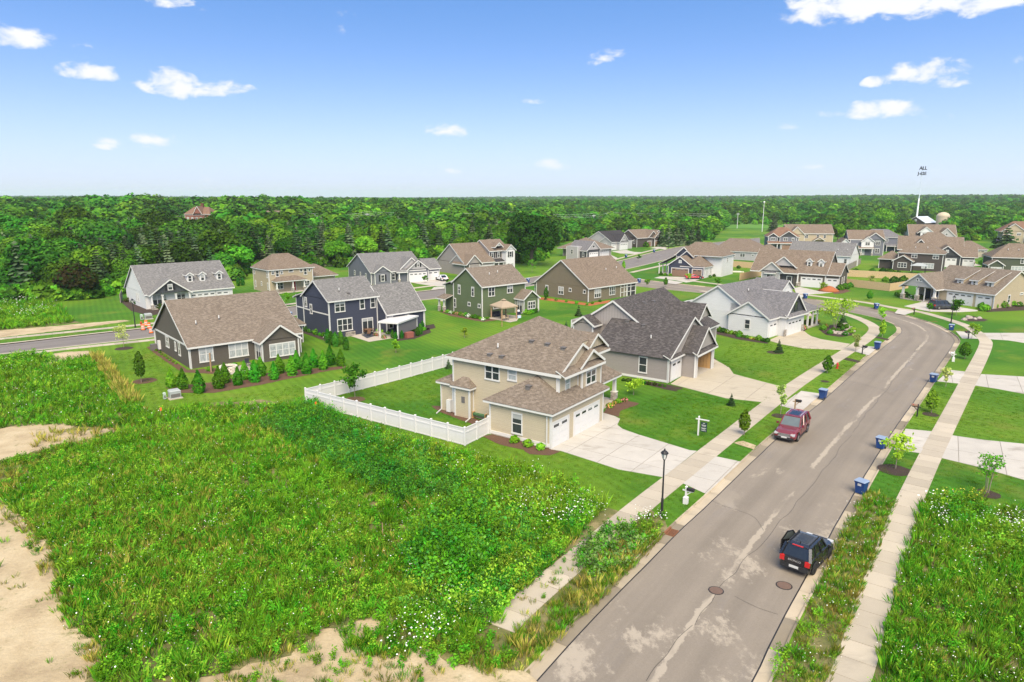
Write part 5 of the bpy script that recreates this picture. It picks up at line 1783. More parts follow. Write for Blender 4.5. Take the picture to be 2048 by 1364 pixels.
M['plate'] = plain('number_plate', (.45, .45, .43), .5, .25, 14)
M['plastic'] = plain('black_plastic', (.02, .02, .021), .6)


def loft(b, st, mat_):
    """st: list of rings (same count), closed tube with caps"""
    b.mat(mat_)
    n = len(st[0]); o = len(b.v)
    for r_ in st: b.v += [tuple(p) for p in r_]
    for i in range(len(st) - 1):
        for k in range(n):
            k2 = (k + 1) % n
            b.f.append((o + i * n + k, o + i * n + k2, o + (i + 1) * n + k2, o + (i + 1) * n + k)); b.mi.append(b.cur)
    b.f.append(tuple(o + k for k in range(n))[::-1]); b.mi.append(b.cur)
    e = o + (len(st) - 1) * n
    b.f.append(tuple(e + k for k in range(n))); b.mi.append(b.cur)


def car(name, label, loc, rz, body, L_=4.75, W_=1.92, H_=1.78, suv=True, open_door=False, windscreen='carglass', detail=True, group=None):
    """x forward. Body, cabin, glass, doors, wheels, lamps"""
    t = empty(name, loc, rz, label, 'car', group)
    hl, hw = L_ / 2, W_ / 2
    belt = H_ * .60
    bonnet = H_ * .56

    def ring(x, w0, w1, w2, z0, z1, z2):
        return [(x, -w0, z0), (x, w0, z0), (x, w1, z0 + .16), (x, w1, (z0 + z2) / 2), (x, w2, z1), (x, w2 * .8, z2), (x, -w2 * .8, z2), (x, -w2, z1), (x, -w1, (z0 + z2) / 2), (x, -w1, z0 + .16)]
    b = MB()
    q = [(-hl, .80, .86, .80, .42, belt - .10, belt - .02), (-hl + .12, .9, .97, .92, .30, belt - .05, belt), (-hl * .55, .93, 1., .95, .24, belt - .04, belt + .0), (0, .93, 1., .95, .24, belt - .05, belt - .0),
         (hl * .34, .93, 1., .95, .24, belt - .09, belt - .02), (hl * .50, .93, 1., .93, .24, bonnet - .07, bonnet + .02), (hl * .82, .9, .97, .88, .27, bonnet - .15, bonnet - .05), (hl - .1, .84, .92, .80, .32, bonnet - .28, bonnet - .16), (hl, .74, .80, .70, .42, bonnet - .36, bonnet - .26)]
    loft(b, [ring(x, w0 * hw, w1 * hw, w2 * hw, z0, z1, z2) for x, w0, w1, w2, z0, z1, z2 in q], M[body])
    bo = b.build('body', t, smooth=False)
    md = bo.modifiers.new('bevel', 'BEVEL'); md.width = .05; md.segments = 2; md.limit_method = 'ANGLE'; md.angle_limit = R(28)
    # cabin
    xr0, xr1 = (-hl + .10, hl * .36) if suv else (-hl * .62, hl * .30)
    tr0, tr1 = (-hl + .42, hl * .06) if suv else (-hl * .28, hl * .02)
    zb, zt = belt - .06, H_ - .06
    wb, wt = hw * .93, hw * .74
    B = [(xr0, -wb, zb), (xr1, -wb * .92, zb), (xr1, wb * .92, zb), (xr0, wb, zb)]
    T = [(tr0, -wt, zt), (tr1, -wt, zt), (tr1, wt, zt), (tr0, wt, zt)]
    g = MB().mat(M['carglass'])
    g.face([B[0], B[1], T[1], T[0]]).face([B[2], B[3], T[3], T[2]])
    g.build('side_glass', t)
    MB().mat(M[windscreen]).face([B[1], B[2], T[2], T[1]]).build('windscreen', t)
    rw = MB().mat(M['carglass']); rw.face([B[3], B[0], T[0], T[3]]); rw.build('rear_window', t)
    rf = MB().mat(M[body])
    e = .05
    loft(rf, [[(tr0 - e, -wt - .02, zt - .02), (tr0 - e, wt + .02, zt - .02), (tr0 - e, wt - .05, zt + .03), (tr0 - e, -wt + .05, zt + .03)],
              [(tr0 + .25, -wt - .02, zt - .02), (tr0 + .25, wt + .02, zt - .02), (tr0 + .25, wt - .08, zt + .07), (tr0 + .25, -wt + .08, zt + .07)],
              [(tr1 - .25, -wt - .02, zt - .02), (tr1 - .25, wt + .02, zt - .02), (tr1 - .25, wt - .08, zt + .07), (tr1 - .25, -wt + .08, zt + .07)],
              [(tr1 + e, -wt, zt - .03), (tr1 + e, wt, zt - .03), (tr1 + e, wt - .06, zt + .02), (tr1 + e, -wt + .06, zt + .02)]], M[body])
    for s in (-1, 1):
        ys = lambda f: s * (wb + (wt - wb) * f + .012)
        for (xa, xb) in ((xr0, tr0), (xr1, tr1)):
            rf.bar((xa, s * wb * (.93 if xa > 0 else 1.), zb), (xb, s * wt, zt), .09 if xa > 0 else .16)
        for fx in (.36, .68) if suv else (.5,):
            rf.bar((xr0 + (xr1 - xr0) * fx, s * wb, zb), (tr0 + (tr1 - tr0) * fx, s * (wt + .01), zt), .08)
    rf.build('roof', t)
    if suv:
        for s in (-1, 1):
            r_ = MB().mat(M['plastic' if body != 'p_red' else 'chrome'])
            r_.bar((tr0 + .15, s * (wt - .1), zt + .13), (tr1 - .1, s * (wt - .1), zt + .13), .045)
            for x in (tr0 + .2, (tr0 + tr1) / 2, tr1 - .15): r_.box(x - .04, x + .04, s * (wt - .1) - .02, s * (wt - .1) + .02, zt + .04, zt + .13)
            r_.build('roof_rail', t)
        MB().mat(M['carglass']).box((tr0 + tr1) / 2 - .5, tr1 - .25, -wt + .3, wt - .3, zt + .07, zt + .078).build('sunroof', t)
    # lower sills and bumpers
    k = MB().mat(M['plastic'])
    for s in (-1, 1): k.box(-hl * .6, hl * .6, s * hw * .99 - .03, s * hw * .99 + .03, .25, .40)
    k.build('sill', t)
    MB().mat(M['plastic']).box(-hl - .06, -hl + .18, -hw * .88, hw * .88, .36, .62).build('rear_bumper', t)
    MB().mat(M['plastic']).box(hl - .2, hl + .05, -hw * .82, hw * .82, .30, .50).build('front_bumper', t)
    MB().mat(M['plate']).box(-hl - .085, -hl - .06, -.26, .26, .47, .61).build('number_plate', t)
    MB().mat(M['plate']).box(hl + .05, hl + .07, -.24, .24, .42, .54).build('number_plate', t)
    gr = MB().mat(M['plastic']).box(hl - .08, hl + .03, -hw * .5, hw * .5, .56, .80)
    gr.mat(M['chrome'])
    for z in ((.60, .66, .72, .79) if body == 'p_red' else (.78,)): gr.box(hl + .02, hl + .045, -hw * .5, hw * .5, z, z + .022)
    if body == 'p_red': gr.box(hl + .02, hl + .05, -hw * .54, hw * .54, .53, .57)
    gr.build('grille', t)
    for s in (-1, 1):
        MB().mat(M['lens']).box(hl - .28, hl - .0, s * hw * .70 - .17, s * hw * .70 + .17, .66, .82).build('headlight', t)
        MB().mat(M['tail']).box(-hl - .02, -hl + .16, s * hw * .80 - .13, s * hw * .80 + .13, .72, 1.02 if suv else .9).build('tail_light', t)
        m_ = MB().mat(M[body]).box(hl * .26, hl * .26 + .18, s * (hw + .02), s * (hw + .22), belt + .0, belt + .15)
        m_.build('mirror', t)
        # door seams and handles
        hd = MB().mat(M['plastic'])
        for x in (hl * .30, -hl * .06, -hl * .42): hd.box(x - .008, x + .008, s * hw * 1.0 - .005, s * hw * 1.0 + .006, .42, belt - .1)
        hd.mat(M['chrome' if body == 'p_red' else 'plastic'])
        for x in (-hl * .02, -hl * .38): hd.box(x, x + .16, s * hw - .005, s * hw + .03, belt - .18, belt - .14)
        hd.build('door_seam', t)
        for x in (-hl * .60, hl * .62):
            wl = MB().mat(M['tyre'])
            prof = [(.22, -.11), (.33, -.12), (.365, -.08), (.365, .08), (.33, .12), (.22, .11)]
            n = 18; o = 0
            for r_, y in prof:
                for j in range(n):
                    a = 2 * math.pi * j / n
                    wl.v.append((r_ * math.cos(a), y, r_ * math.sin(a)))
            for i in range(len(prof) - 1):
                for j in range(n):
                    j2 = (j + 1) % n
                    wl.f.append((i * n + j, i * n + j2, (i + 1) * n + j2, (i + 1) * n + j)); wl.mi.append(0)
            wo_ = wl.build('wheel', t, (x, s * (hw - .10), .365))
            rm = MB().mat(M['plastic'])
            rm.v = [(.23 * math.cos(2 * math.pi * j / n), s * .085, .23 * math.sin(2 * math.pi * j / n)) for j in range(n)]
            rm.f = [tuple(range(n)) if s < 0 else tuple(range(n))[::-1]]; rm.mi = [0]
            rm.mat(M['chrome' if body != 'p_black' else 'black'])
            for j in range(5):
                a = 2 * math.pi * j / 5
                rm.bar((0, s * .10, 0), (.22 * math.cos(a), s * .10, .22 * math.sin(a)), .075, .03, up=(0, 1, 0))
            rm.build('rim', wo_)
            ar = MB().mat(M['plastic'])
            n2 = 12
            for j in range(n2):
                a, a2 = math.pi * j / n2, math.pi * (j + 1) / n2
                ar.face([(x + .40 * math.cos(a), s * (hw + .005), .365 + .40 * math.sin(a)), (x + .48 * math.cos(a), s * (hw + .012), .365 + .48 * math.sin(a)), (x + .48 * math.cos(a2), s * (hw + .012), .365 + .48 * math.sin(a2)), (x + .40 * math.cos(a2), s * (hw + .005), .365 + .40 * math.sin(a2))])
            ar.mat(M['dark_slot'])
            ar.face([(x + .40 * math.cos(math.pi * j / n2), s * (hw + .004), .365 + .40 * math.sin(math.pi * j / n2)) for j in range(n2 + 1)])
            ar.build('wheel_arch', t)
    if suv:
        MB().mat(M['tail']).box(-hl + .30, -hl + .36, -.3, .3, zt + .0, zt + .05).build('brake_light', t)
        rl = MB().mat(M['plastic']).tube([(tr0 + .3, 0, zt + .07), (tr0 + .22, 0, zt + .17)], [.035, .012], 6)
        rl.build('aerial', t)
    if open_door:
        d = empty('door', (hl * .30, hw - .02, 0), 0); d.parent = t; d.rotation_euler = (0, 0, R(-30))
        dm = MB().mat(M[body]).box(-1.12, 0, -.02, .07, .36, belt - .03)
        dm.bar((-1.1, .02, belt - .05), (-.85, -.12, H_ - .15), .07); dm.bar((-.85, -.12, H_ - .15), (-.45, -.12, H_ - .15), .06); dm.bar((-.45, -.12, H_ - .15), (0, .02, belt - .05), .06)
        o = dm.build('door_shell', d)
        MB().mat(M['windscreen']).face([(-1.08, .02, belt - .05), (0, .02, belt - .05), (-.45, -.12, H_ - .17), (-.83, -.12, H_ - .17)]).build('door_window', d)
    return t


def lettering(txt, size, loc, rot, m, parent, name='lettering', ext=.006, bold=0.):
    c = bpy.data.curves.new(name, 'FONT')
    c.body = txt; c.size = size; c.align_x = 'CENTER'; c.align_y = 'CENTER'; c.extrude = ext; c.offset = size * bold
    tmp = bpy.data.objects.new(name, c)
    COL.objects.link(tmp)
    dg = bpy.context.evaluated_depsgraph_get()
    me = bpy.data.meshes.new_from_object(tmp.evaluated_get(dg))
    bpy.data.objects.remove(tmp)
    me.materials.clear(); me.materials.append(m)
    o = link(name, me, parent, loc)
    o.rotation_euler = rot
    return o


# directions of the street where the cars stand
def heading(a, b):
    d = at(*b) - at(*a)
    return math.atan2(d.y, d.x)


hd = heading((1555, 1260), (1672, 1050))
c0 = at(1613, 1122, RZ)
car_b = car('suv', 'black SUV seen from behind with its left front door open, parked by the manhole', (c0.x, c0.y, RZ), hd + R(-7), 'p_black', 4.1, 1.76, 1.72, open_door=True)
lettering('BRONCO', .17, (-2.075, 0, .88), (R(90), 0, R(-90)), M['chrome'], car_b)
hd2 = heading((1477, 922), (1602, 825))
c1 = at(1583, 869, RZ)
car_r = car('suv', 'burgundy SUV with chrome wheels parked facing the camera at the left kerb', (c1.x, c1.y, RZ), hd2 + math.pi + R(2), 'p_red', 4.95, 1.95, 1.84, windscreen='windscreen')
lettering('GMC', .14, (2.48, 0, .66), (R(90), 0, R(90)), M['tail'], car_r)
c = at(1884, 618)
car('suv', 'dark grey SUV on the driveway of the beige house with stone columns', (c.x, c.y, .03), R(10), 'p_dark', 4.9, 1.95, 1.75)
c = at(1388, 558)
car('sports_car', 'bright red car parked on the driveway in front of the brown garage doors', (c.x, c.y, .03), R(-2), 'p_scarlet', 4.6, 1.85, 1.25, suv=False)
c = at(1941, 528)
car('sedan', 'silver car in front of the single white garage door of the charcoal house', (c.x, c.y, .03), R(62), 'p_silver', 4.6, 1.85, 1.5, suv=False)
c = at(884, 561)
car('sedan', 'white car on the driveway of the slate grey house', (c.x, c.y, .03), R(120), 'p_white', 4.6, 1.85, 1.45, suv=False)
c = at(1997, 484)
car('sedan', 'pale car inside the open garage of the tan house', (c.x, c.y, .03), R(60), 'p_silver', 4.4, 1.8, 1.45, suv=False)

# ================================================================== street things
M['bin'] = plain('blue_bin_plastic', (.012, .045, .16), .45, .12, 4)
M['bin_lid'] = plain('sheen_blue_lid', (.20, .26, .36), .35, .1, 4)  # blue lid with its pale grey sheen put into the colour


def make_bin(label):
    t = empty('wheelie_bin', (0, 0, 0), 0, label, 'bin', 'blue bins put out at the kerb')
    b = MB().mat(M['bin'])
    b.frust(0, 0, .06, .98, .25, .27, .32, .36)
    b.frust(0, 0, .86, .98, .335, .375, .345, .39)
    b.build('tub', t)
    l = MB().mat(M['bin_lid']); l.frust(.02, 0, .98, 1.08, .37, .40, .28, .34); l.mat(M['bin']).box(-.42, -.34, -.33, .33, .95, 1.01); l.build('lid', t)
    MB().mat(M['plate']).box(.305, .318, -.13, .13, .66, .84).build('sticker', t)
    MB().mat(M['bin']).bar((-.44, -.3, .98), (-.44, .3, .98), .045).build('handle', t)
    for s in (-1, 1): MB().mat(M['tyre']).tube([(-.24, s * .26, .12), (-.24, s * .32, .12)], .13, 12).build('wheel', t)
    return t


BINS = [(1721, 987, 'blue wheelie bin nearest the camera, at the right kerb by the tall grass', 125), (1761, 897, 'blue wheelie bin beside the young tree with a dark mulch circle', 130),
        (1866, 765, 'blue wheelie bin at the right kerb beside the far drive apron', 130), (1902, 661.5, 'blue wheelie bin directly under the lamp post on the bend', 140),
        (1645, 797, 'blue wheelie bin at the left kerb beside the apron of the dark roofed house', -45), (1754, 698, 'blue wheelie bin at the left kerb by the driveway of the white farmhouse', -45),
        (1752, 617.5, 'blue wheelie bin on the far side of the bend', 180), (1610, 597, 'blue wheelie bin in front of the dormered ranch', 200),
        (1278, 565.5, 'blue wheelie bin beside the screened porch of the olive house', 200), (1252, 515, 'blue wheelie bin on the side street near the pale grey house', 200),
        (1308, 504.5, 'blue wheelie bin farthest along the side street', 200), (580, 636, 'blue wheelie bin between the brown and the navy house', 220),
        (1931, 533.5, 'dark blue bin in front of the charcoal garages', 200), (1056, 565, 'blue bin seen between the green and the olive house', 200)]
p_ = make_bin(BINS[0][2])
for i, (x, y, lb, rz) in enumerate(BINS):
    q = at(x, y, RZ if i in (0, 1, 2, 3) else .03)
    o = p_ if i == 0 else copy_tree(p_, label=lb)
    o.location = (q.x, q.y, RZ + .01 if i < 4 else .03); o.rotation_euler = (0, 0, R(rz + 90))


def mailbox(px, py, label, post, m_box='black', rz=R(-40)):
    q = at(px, py)
    t = empty('mailbox', (q.x, q.y, 0), rz, label, 'mailbox', 'mailboxes along the street')
    b = MB().mat(post).box(-.06, .06, -.06, .06, 0, 1.25)
    b.bar((-.25, 0, .98), (.5, 0, .98), .08); b.bar((0, 0, .62), (.35, 0, .96), .06)
    if post == M['trim']: b.box(-.15, .15, -.15, .15, 0, .48); b.frust(0, 0, .48, .55, .17, .17, .08, .08); b.frust(0, 0, 1.25, 1.34, .09, .09, .03, .03)
    b.build('post', t)
    x0, x1 = .05, .58
    bx = MB().mat(M[m_box])
    n = 8
    pr = [(-.1, 1.03), (.1, 1.03)] + [(.1 * math.cos(math.pi * k / n), 1.15 + .1 * math.sin(math.pi * k / n)) for k in range(n + 1)]
    loft(bx, [[(x0, y, z) for y, z in pr], [(x1, y, z) for y, z in pr]], M[m_box])
    bo = bx.build('box', t)
    MB().mat(M['tail']).box(.4, .44, .1, .12, 1.12, 1.26).build('flag', bo)
    return t


mailbox(1371, 1007, 'white mailbox post with black box beside the nearest lamp post', M['trim'], rz=R(-36))
mailbox(1589, 822, 'brown timber mailbox in front of the dark roofed house behind the burgundy car', M['post_wood'], rz=R(-36))
mailbox(1724, 708.5, 'black mailbox by the driveway of the white farmhouse', M['black'], rz=R(-36))
mailbox(1833.5, 833, 'dark brown mailbox at the right kerb beside a young tree', M['black'], 'door_brown', rz=R(150))
mailbox(1936, 678, 'dark mailbox on the right beside the yellowish young tree', M['black'], rz=R(170))
mailbox(1827.5, 629, 'dark mailbox at the outer side of the bend', M['black'], 'door_brown', rz=R(190))
mailbox(1906, 723, 'white mailbox post at the right kerb', M['trim'], 'trim', rz=R(150))


M['lampglass'] = plain('lantern_glass', (.62, .62, .58), .15, .05, 3, 0, .5)


def lamp(px, py, label):
    q = at(px, py)
    t = empty('street_lamp', (q.x, q.y, 0), 0, label, 'street lamp', 'black lantern lamp posts')
    b = MB().mat(M['black']).lathe([(.13, 0), (.13, .25), (.095, .3), (.09, 1.3), (.065, 1.36), (.05, 4.0), (.07, 4.02), (.09, 4.06), (.05, 4.1)], n=10)
    b.build('post', t)
    g = MB().mat(M['lampglass']).lathe([(.10, 4.1), (.2, 4.48), (.2, 4.5)], n=6); g.build('lantern', t)
    c = MB().mat(M['black'])
    for k in range(6):
        a = 2 * math.pi * k / 6
        c.bar((.105 * math.cos(a), .105 * math.sin(a), 4.1), (.21 * math.cos(a), .21 * math.sin(a), 4.5), .022)
    c.lathe([(.26, 4.49), (.24, 4.55), (.13, 4.66), (.05, 4.7), (.06, 4.76), (.01, 4.84)], n=12)
    c.build('lantern_cap', t)


lamp(1323, 1033, 'black lantern street lamp nearest the camera, at the end of the mown verge')
lamp(1901.5, 647.5, 'black lantern street lamp on the outside of the bend above a blue bin')
lamp(271, 655, 'black lantern street lamp on the left near the construction barrels')
lamp(1337, 497, 'black lantern street lamp far along the side street')

# hydrants
M['hyd'] = plain('hydrant_red', (.38, .03, .02), .5, .15, 5)


def hydrant(px, py, label):
    q = at(px, py)
    t = empty('fire_hydrant', (q.x, q.y, 0), R(-40), label, 'hydrant', 'red fire hydrants')
    MB().mat(M['hyd']).lathe([(.17, 0), (.17, .05), (.11, .08), (.11, .55), (.15, .57), (.15, .61), (.12, .66), (.06, .74), (.03, .8)], n=14).build('barrel', t)
    for s, r_ in ((-1, .05), (1, .05)): MB().mat(M['hyd']).tube([(0, s * .1, .42), (0, s * .2, .42)], r_, 8).build('nozzle', t)
    MB().mat(M['hyd']).tube([(.1, 0, .38), (.22, 0, .38)], .075, 8).build('pumper_nozzle', t)


hydrant(1674, 737, 'red fire hydrant on the left verge beside a small round tree')
hydrant(283, 652, 'red fire hydrant on the left near the construction barrels')

# for-sale sign
M['sign_dark'] = plain('dark_sign_board', (.012, .035, .035), .45)
q = at(1396, 870.5)
t = empty('yard_sign', (q.x, q.y, 0), R(-33), 'white post and arm with a hanging dark estate sign on the front lawn', 'sign')
MB().mat(M['vinyl']).box(-.06, .06, -.06, .06, 0, 1.75).frust(0, 0, 1.75, 1.83, .08, .08, .03, .03).build('post', t)
MB().mat(M['vinyl']).box(-.28, .92, -.045, .045, 1.48, 1.57).build('arm', t)
s_ = MB().mat(M['sign_dark']).box(.18, .76, -.015, .015, .42, 1.30).build('sign_board', t)
for x in (.25, .69): MB().mat(M['black']).bar((x, 0, 1.29), (x, 0, 1.49), .015).build('hanger', t)
tx = MB().mat(M['vinyl'])
for f in (-1, 1):
    y0, y1 = (-.019, -.015) if f < 0 else (.015, .019)
    for z, a, b2 in ((1.18, .38, .56), (1.02, .27, .67), (.93, .30, .64), (.74, .25, .69), (.66, .3, .62), (.52, .26, .68)):
        x = a
        while x < b2:
            ww = random.uniform(.02, .05); tx.box(x, min(x + ww, b2), y0, y1, z, z + .05); x += ww + .015
tx.build('sign_print', s_)

# manholes and storm drain
M['rust'] = plain('rusty_iron', (.20, .085, .04), .75, .25, 8)
M['iron'] = plain('worn_iron', (.13, .085, .065), .65, .2, 9)


def manhole(px, py, r_, m, label):
    q = at(px, py, RZ)
    t = empty('manhole_cover', (q.x, q.y, RZ + .004), 0, label, 'manhole')
    MB().mat(M['tar']).lathe([(r_ * 1.16, 0), (r_ * 1.16, .006)], n=28).build('frame', t)
    b = MB().mat(M[m]).lathe([(r_, .004), (r_, .016)], n=28)
    for k in range(-4, 5):
        hw = math.sqrt(max(.02, (r_ * .9) ** 2 - (k * r_ * .2) ** 2))
        b.box(-hw, hw, k * r_ * .2 - .02, k * r_ * .2 + .02, .016, .024); 
    b.build('lid', t)


manhole(1432, 1181, .36, 'iron', 'brown round manhole cover on the pale dusty middle of the street')
manhole(1568, 1171, .38, 'iron', 'dark round manhole cover behind the black SUV')
q = at(1345, 1066, RZ)
a_ = heading((1186, 1237), (1350, 1070))
t = empty('storm_drain', (q.x, q.y, RZ + .015), a_, 'rusty storm drain grate in the left gutter near the lamp post', 'drain')
b = MB().mat(M['rust'])
b.box(-.45, .45, -.26, -.22, 0, .03).box(-.45, .45, .22, .26, 0, .03)
for k in range(10): b.box(-.45 + k * .1 - .015, -.45 + k * .1 + .015, -.22, .22, 0, .028)
b.build('grate', t)
MB().mat(M['dark_slot']).box(-.43, .43, -.22, .22, -.004, .004).build('pit', t)
MB().mat(M['rust']).box(-.5, .5, .28, .40, 0, .14).build('hood', t)
q = at(1868, 645, RZ)
t = empty('storm_drain', (q.x, q.y, RZ + .02), R(-28), 'small rusty storm drain in the outer kerb of the bend', 'drain')
b = MB().mat(M['rust']); b.box(-.5, .5, -.25, -.2, 0, .03); b.box(-.5, .5, .2, .34, 0, .13)
for k in range(8): b.box(-.45 + k * .125, -.40 + k * .125, -.2, .2, 0, .03)
b.build('grate', t)

# ================================================================== fences
def vinyl_fence(pts, label, hgt=1.62, step=1.86, gates=()):
    t = empty('vinyl_fence', (pts[0].x, pts[0].y, 0), 0, label, 'fence')
    o = Vector((pts[0].x, pts[0].y, 0))
    for a, b in zip(pts, pts[1:]):
        d = (b - a); n = max(1, round(d.length / step)); rz = math.atan2(d.y, d.x); st = d.length / n
        key = ('vf', round(st, 2))
        if key not in CACHE:
            p = MB().mat(M['vinyl'])
            nb = max(6, int(st / .15)); w_ = (st - .13) / nb
            for k in range(nb):
                x = -st / 2 + .065 + k * w_
                p.box(x + .006, x + w_ - .006, -.012, .012, .06, hgt - .50)
            for k in range(nb * 2):
                x = -st / 2 + .065 + k * w_ / 2
                p.box(x + .004, x + w_ / 2 - .004, -.008, .008 - .004 * (k % 2), hgt - .44, hgt - .10)
            rl = MB().mat(M['vinyl'])
            for z0, z1 in ((.03, .13), (hgt - .53, hgt - .41), (hgt - .12, hgt - .03)): rl.box(-st / 2 + .05, st / 2 - .05, -.035, .035, z0, z1)
            CACHE[key] = (p.mesh('panel'), rl.mesh('rail'))
        pm, rm = CACHE[key]
        if 'vpost' not in CACHE:
            ps = MB().mat(M['vinyl']).box(-.07, .07, -.07, .07, 0, hgt + .02); ps.frust(0, 0, hgt + .02, hgt + .05, .095, .095, .09, .09); ps.frust(0, 0, hgt + .05, hgt + .12, .09, .09, .01, .01)
            CACHE['vpost'] = ps.mesh('post')
        for k in range(n + 1):
            w_ = a.lerp(b, k / n) - o.xy
            link('post', CACHE['vpost'], t, (w_.x, w_.y, 0), rz)
            if k < n:
                m_ = a.lerp(b, (k + .5) / n) - o.xy
                po = link('panel', pm, t, (m_.x, m_.y, 0), rz)
                link('rail', rm, po)
    return t


vinyl_fence([at(977, 867.5).xy, at(930, 891).xy, at(612.5, 807).xy, at(800, 759.5).xy, at(906, 730).xy], 'white vinyl privacy fence round the back garden of the beige house')


def board_fence(pts, label, hgt=1.8, m='fence_wood', step=2.4):
    P = [at(*p).xy for p in pts]
    t = empty('board_fence', (P[0].x, P[0].y, 0), 0, label, 'fence')
    for a, b in zip(P, P[1:]):
        d = b - a; n = max(1, round(d.length / step)); rz = math.atan2(d.y, d.x); st = d.length / n
        pn = MB().mat(M[m]); nb = int(st / .16)
        for k in range(nb):
            x = -st / 2 + k * st / nb
            pn.box(x + .008, x + st / nb - .008, -.012 + (k % 2) * .006, .012, .04, hgt + random.uniform(-.02, .02))
        pm = pn.mesh('panel')
        po = MB().mat(M[m]).box(-.05, .05, .02, .12, 0, hgt + .03).mesh('post')
        for k in range(n):
            c = a.lerp(b, (k + .5) / n) - P[0]; e = a.lerp(b, k / n) - P[0]
            link('panel', pm, t, (c.x, c.y, 0), rz); link('post', po, t, (e.x, e.y, 0), rz)
    return t


board_fence([(1479.6, 560.6), (1527, 551)], 'short new timber fence left of the dormered ranch')
board_fence([(1430, 531), (1521, 538)], 'timber fence behind the navy gabled house, in front of the light grey ranch', m='fence_wood')
board_fence([(1692, 572.5), (1779, 582.7), (1816, 576.6)], 'nearer pale timber fence between the dormered ranch and the stone columned ranch')
board_fence([(1694, 553), (1838, 561.5)], 'farther pale timber fence running to the brown two storey house')
board_fence([(1518, 540), (1545, 541), (1552, 536)], 'weathered grey fence behind the light grey ranch', m='grey_wood')
board_fence([(1688, 545), (1721, 528)], 'weathered grey fence beside the white house with the long roof', m='grey_wood')
board_fence([(242, 606), (246, 596)], 'short dark fence screen at the left corner of the white dormered house', m='grey_wood', step=1.2)

# ================================================================== utility boxes, barrels
M['util'] = plain('pale_green_cabinet', (.33, .40, .34), .5, .1, 3)
M['util_g'] = plain('grey_cabinet', (.30, .32, .31), .5, .12, 3)
M['barrel'] = plain('orange_barrel', (.72, .14, .025), .5, .08, 3)


def box_thing(name, label, cat, px, py, sx, sy, sz, m, pad=True, rz=R(40)):
    q = at(px, py)
    t = empty(name, (q.x, q.y, 0), rz, label, cat)
    b = MB().mat(M[m]); b.box(-sx / 2, sx / 2, -sy / 2, sy / 2, .08, sz * .86); b.frust(0, 0, sz * .86, sz, sx / 2 + .03, sy / 2 + .03, sx / 2 - .08, sy / 2 - .08)
    b.build('cabinet', t)
    MB().mat(M['ventbox']).box(-sx / 2 + .06, sx / 2 - .06, -sy / 2 - .012, -sy / 2, .18, sz * .6).build('cabinet_door', t)
    if pad: MB().mat(M['walk']).box(-sx / 2 - .15, sx / 2 + .15, -sy / 2 - .15, sy / 2 + .15, 0, .09).build('pad', t)


box_thing('transformer_box', 'grey green utility transformer box on a concrete pad below the row of round conifers', 'utility box', 350, 796, 1.05, .95, .95, 'util_g')
box_thing('pedestal', 'pale utility pedestal standing left of the grey transformer box', 'utility box', 330, 799, .26, .26, .8, 'util', False)
box_thing('pedestal', 'pale utility pedestal beside the road near the construction barrels', 'utility box', 284, 640, .4, .4, 1.0, 'util', False)
box_thing('transformer_box', 'grey transformer box across the road behind the construction barrels', 'utility box', 297, 638, 1.1, 1.0, 1.0, 'util_g')
for i, (x, y, lb) in enumerate(((287, 660, 'leftmost'), (293, 652, 'second from the left'), (299, 657, 'third from the left'), (303, 666, 'rightmost'))):
    q = at(x, y, RZ)
    t = empty('construction_barrel', (q.x, q.y, RZ), 0, f'orange white construction barrel on the side street, {lb} of four', 'barrel', 'orange construction barrels')
    prof = [(.30, 0), (.29, .1), (.27, .3), (.26, .5), (.25, .7), (.23, .95)]
    MB().mat(M['barrel']).lathe(prof, n=14).build('drum', t)
    for z in (.3, .6): MB().mat(M['vinyl']).lathe([(.282 - z * .035, z), (.276 - z * .035, z + .13)], n=14).build('stripe', t)
    MB().mat(M['tyre']).lathe([(.42, 0), (.38, .06)], n=14).build('base', t)
# survey stakes
for x, y, lb, m in ((632, 826, 'orange flagged survey stake at the lawn edge below the white fence', 'barrel'), (871, 912, 'orange flagged survey stake among the weeds', 'barrel'), (766, 1080, 'bare wooden survey stake in the weeds', 'post_wood'), (323, 838, 'orange survey stake in the rough grass at left', 'barrel')):
    q = at(x, y)
    t = empty('survey_stake', (q.x, q.y, 0), .4, lb, 'stake')
    MB().mat(M['post_wood']).box(-.025, .025, -.015, .015, 0, 1.15).build('stake', t)
    if m == 'barrel': MB().mat(M[m]).box(-.04, .12, -.02, .02, .85, 1.15).build('flag', t)

# ================================================================== garden things
def furn(name, label, cat, px, py, rz=0., group=None, z=.03):
    q = at(px, py)
    return empty(name, (q.x, q.y, z), rz, label, cat, group)


M['cushion'] = plain('green_cushion', (.05, .12, .05), .85, .3, 5)
M['cush_d'] = plain('dark_cushion', (.03, .032, .04), .85)
M['rug'] = plain('dark_outdoor_rug', (.045, .05, .065), .9)
M['canvas'] = plain('tan_canvas', (.30, .235, .165), .85, .08)
M['wicker'] = plain('brown_wicker', (.13, .07, .04), .8, .25, 9)
M['grill'] = plain('grill_steel', (.42, .42, .43), .35, .1, 3, .6)
M['red_wood'] = plain('red_planter_wood', (.24, .08, .06), .75, .2, 4)
M['navyblue'] = plain('navy_cover', (.012, .016, .05), .7)
M['cool'] = plain('pale_blue_cooler', (.42, .52, .66), .5)

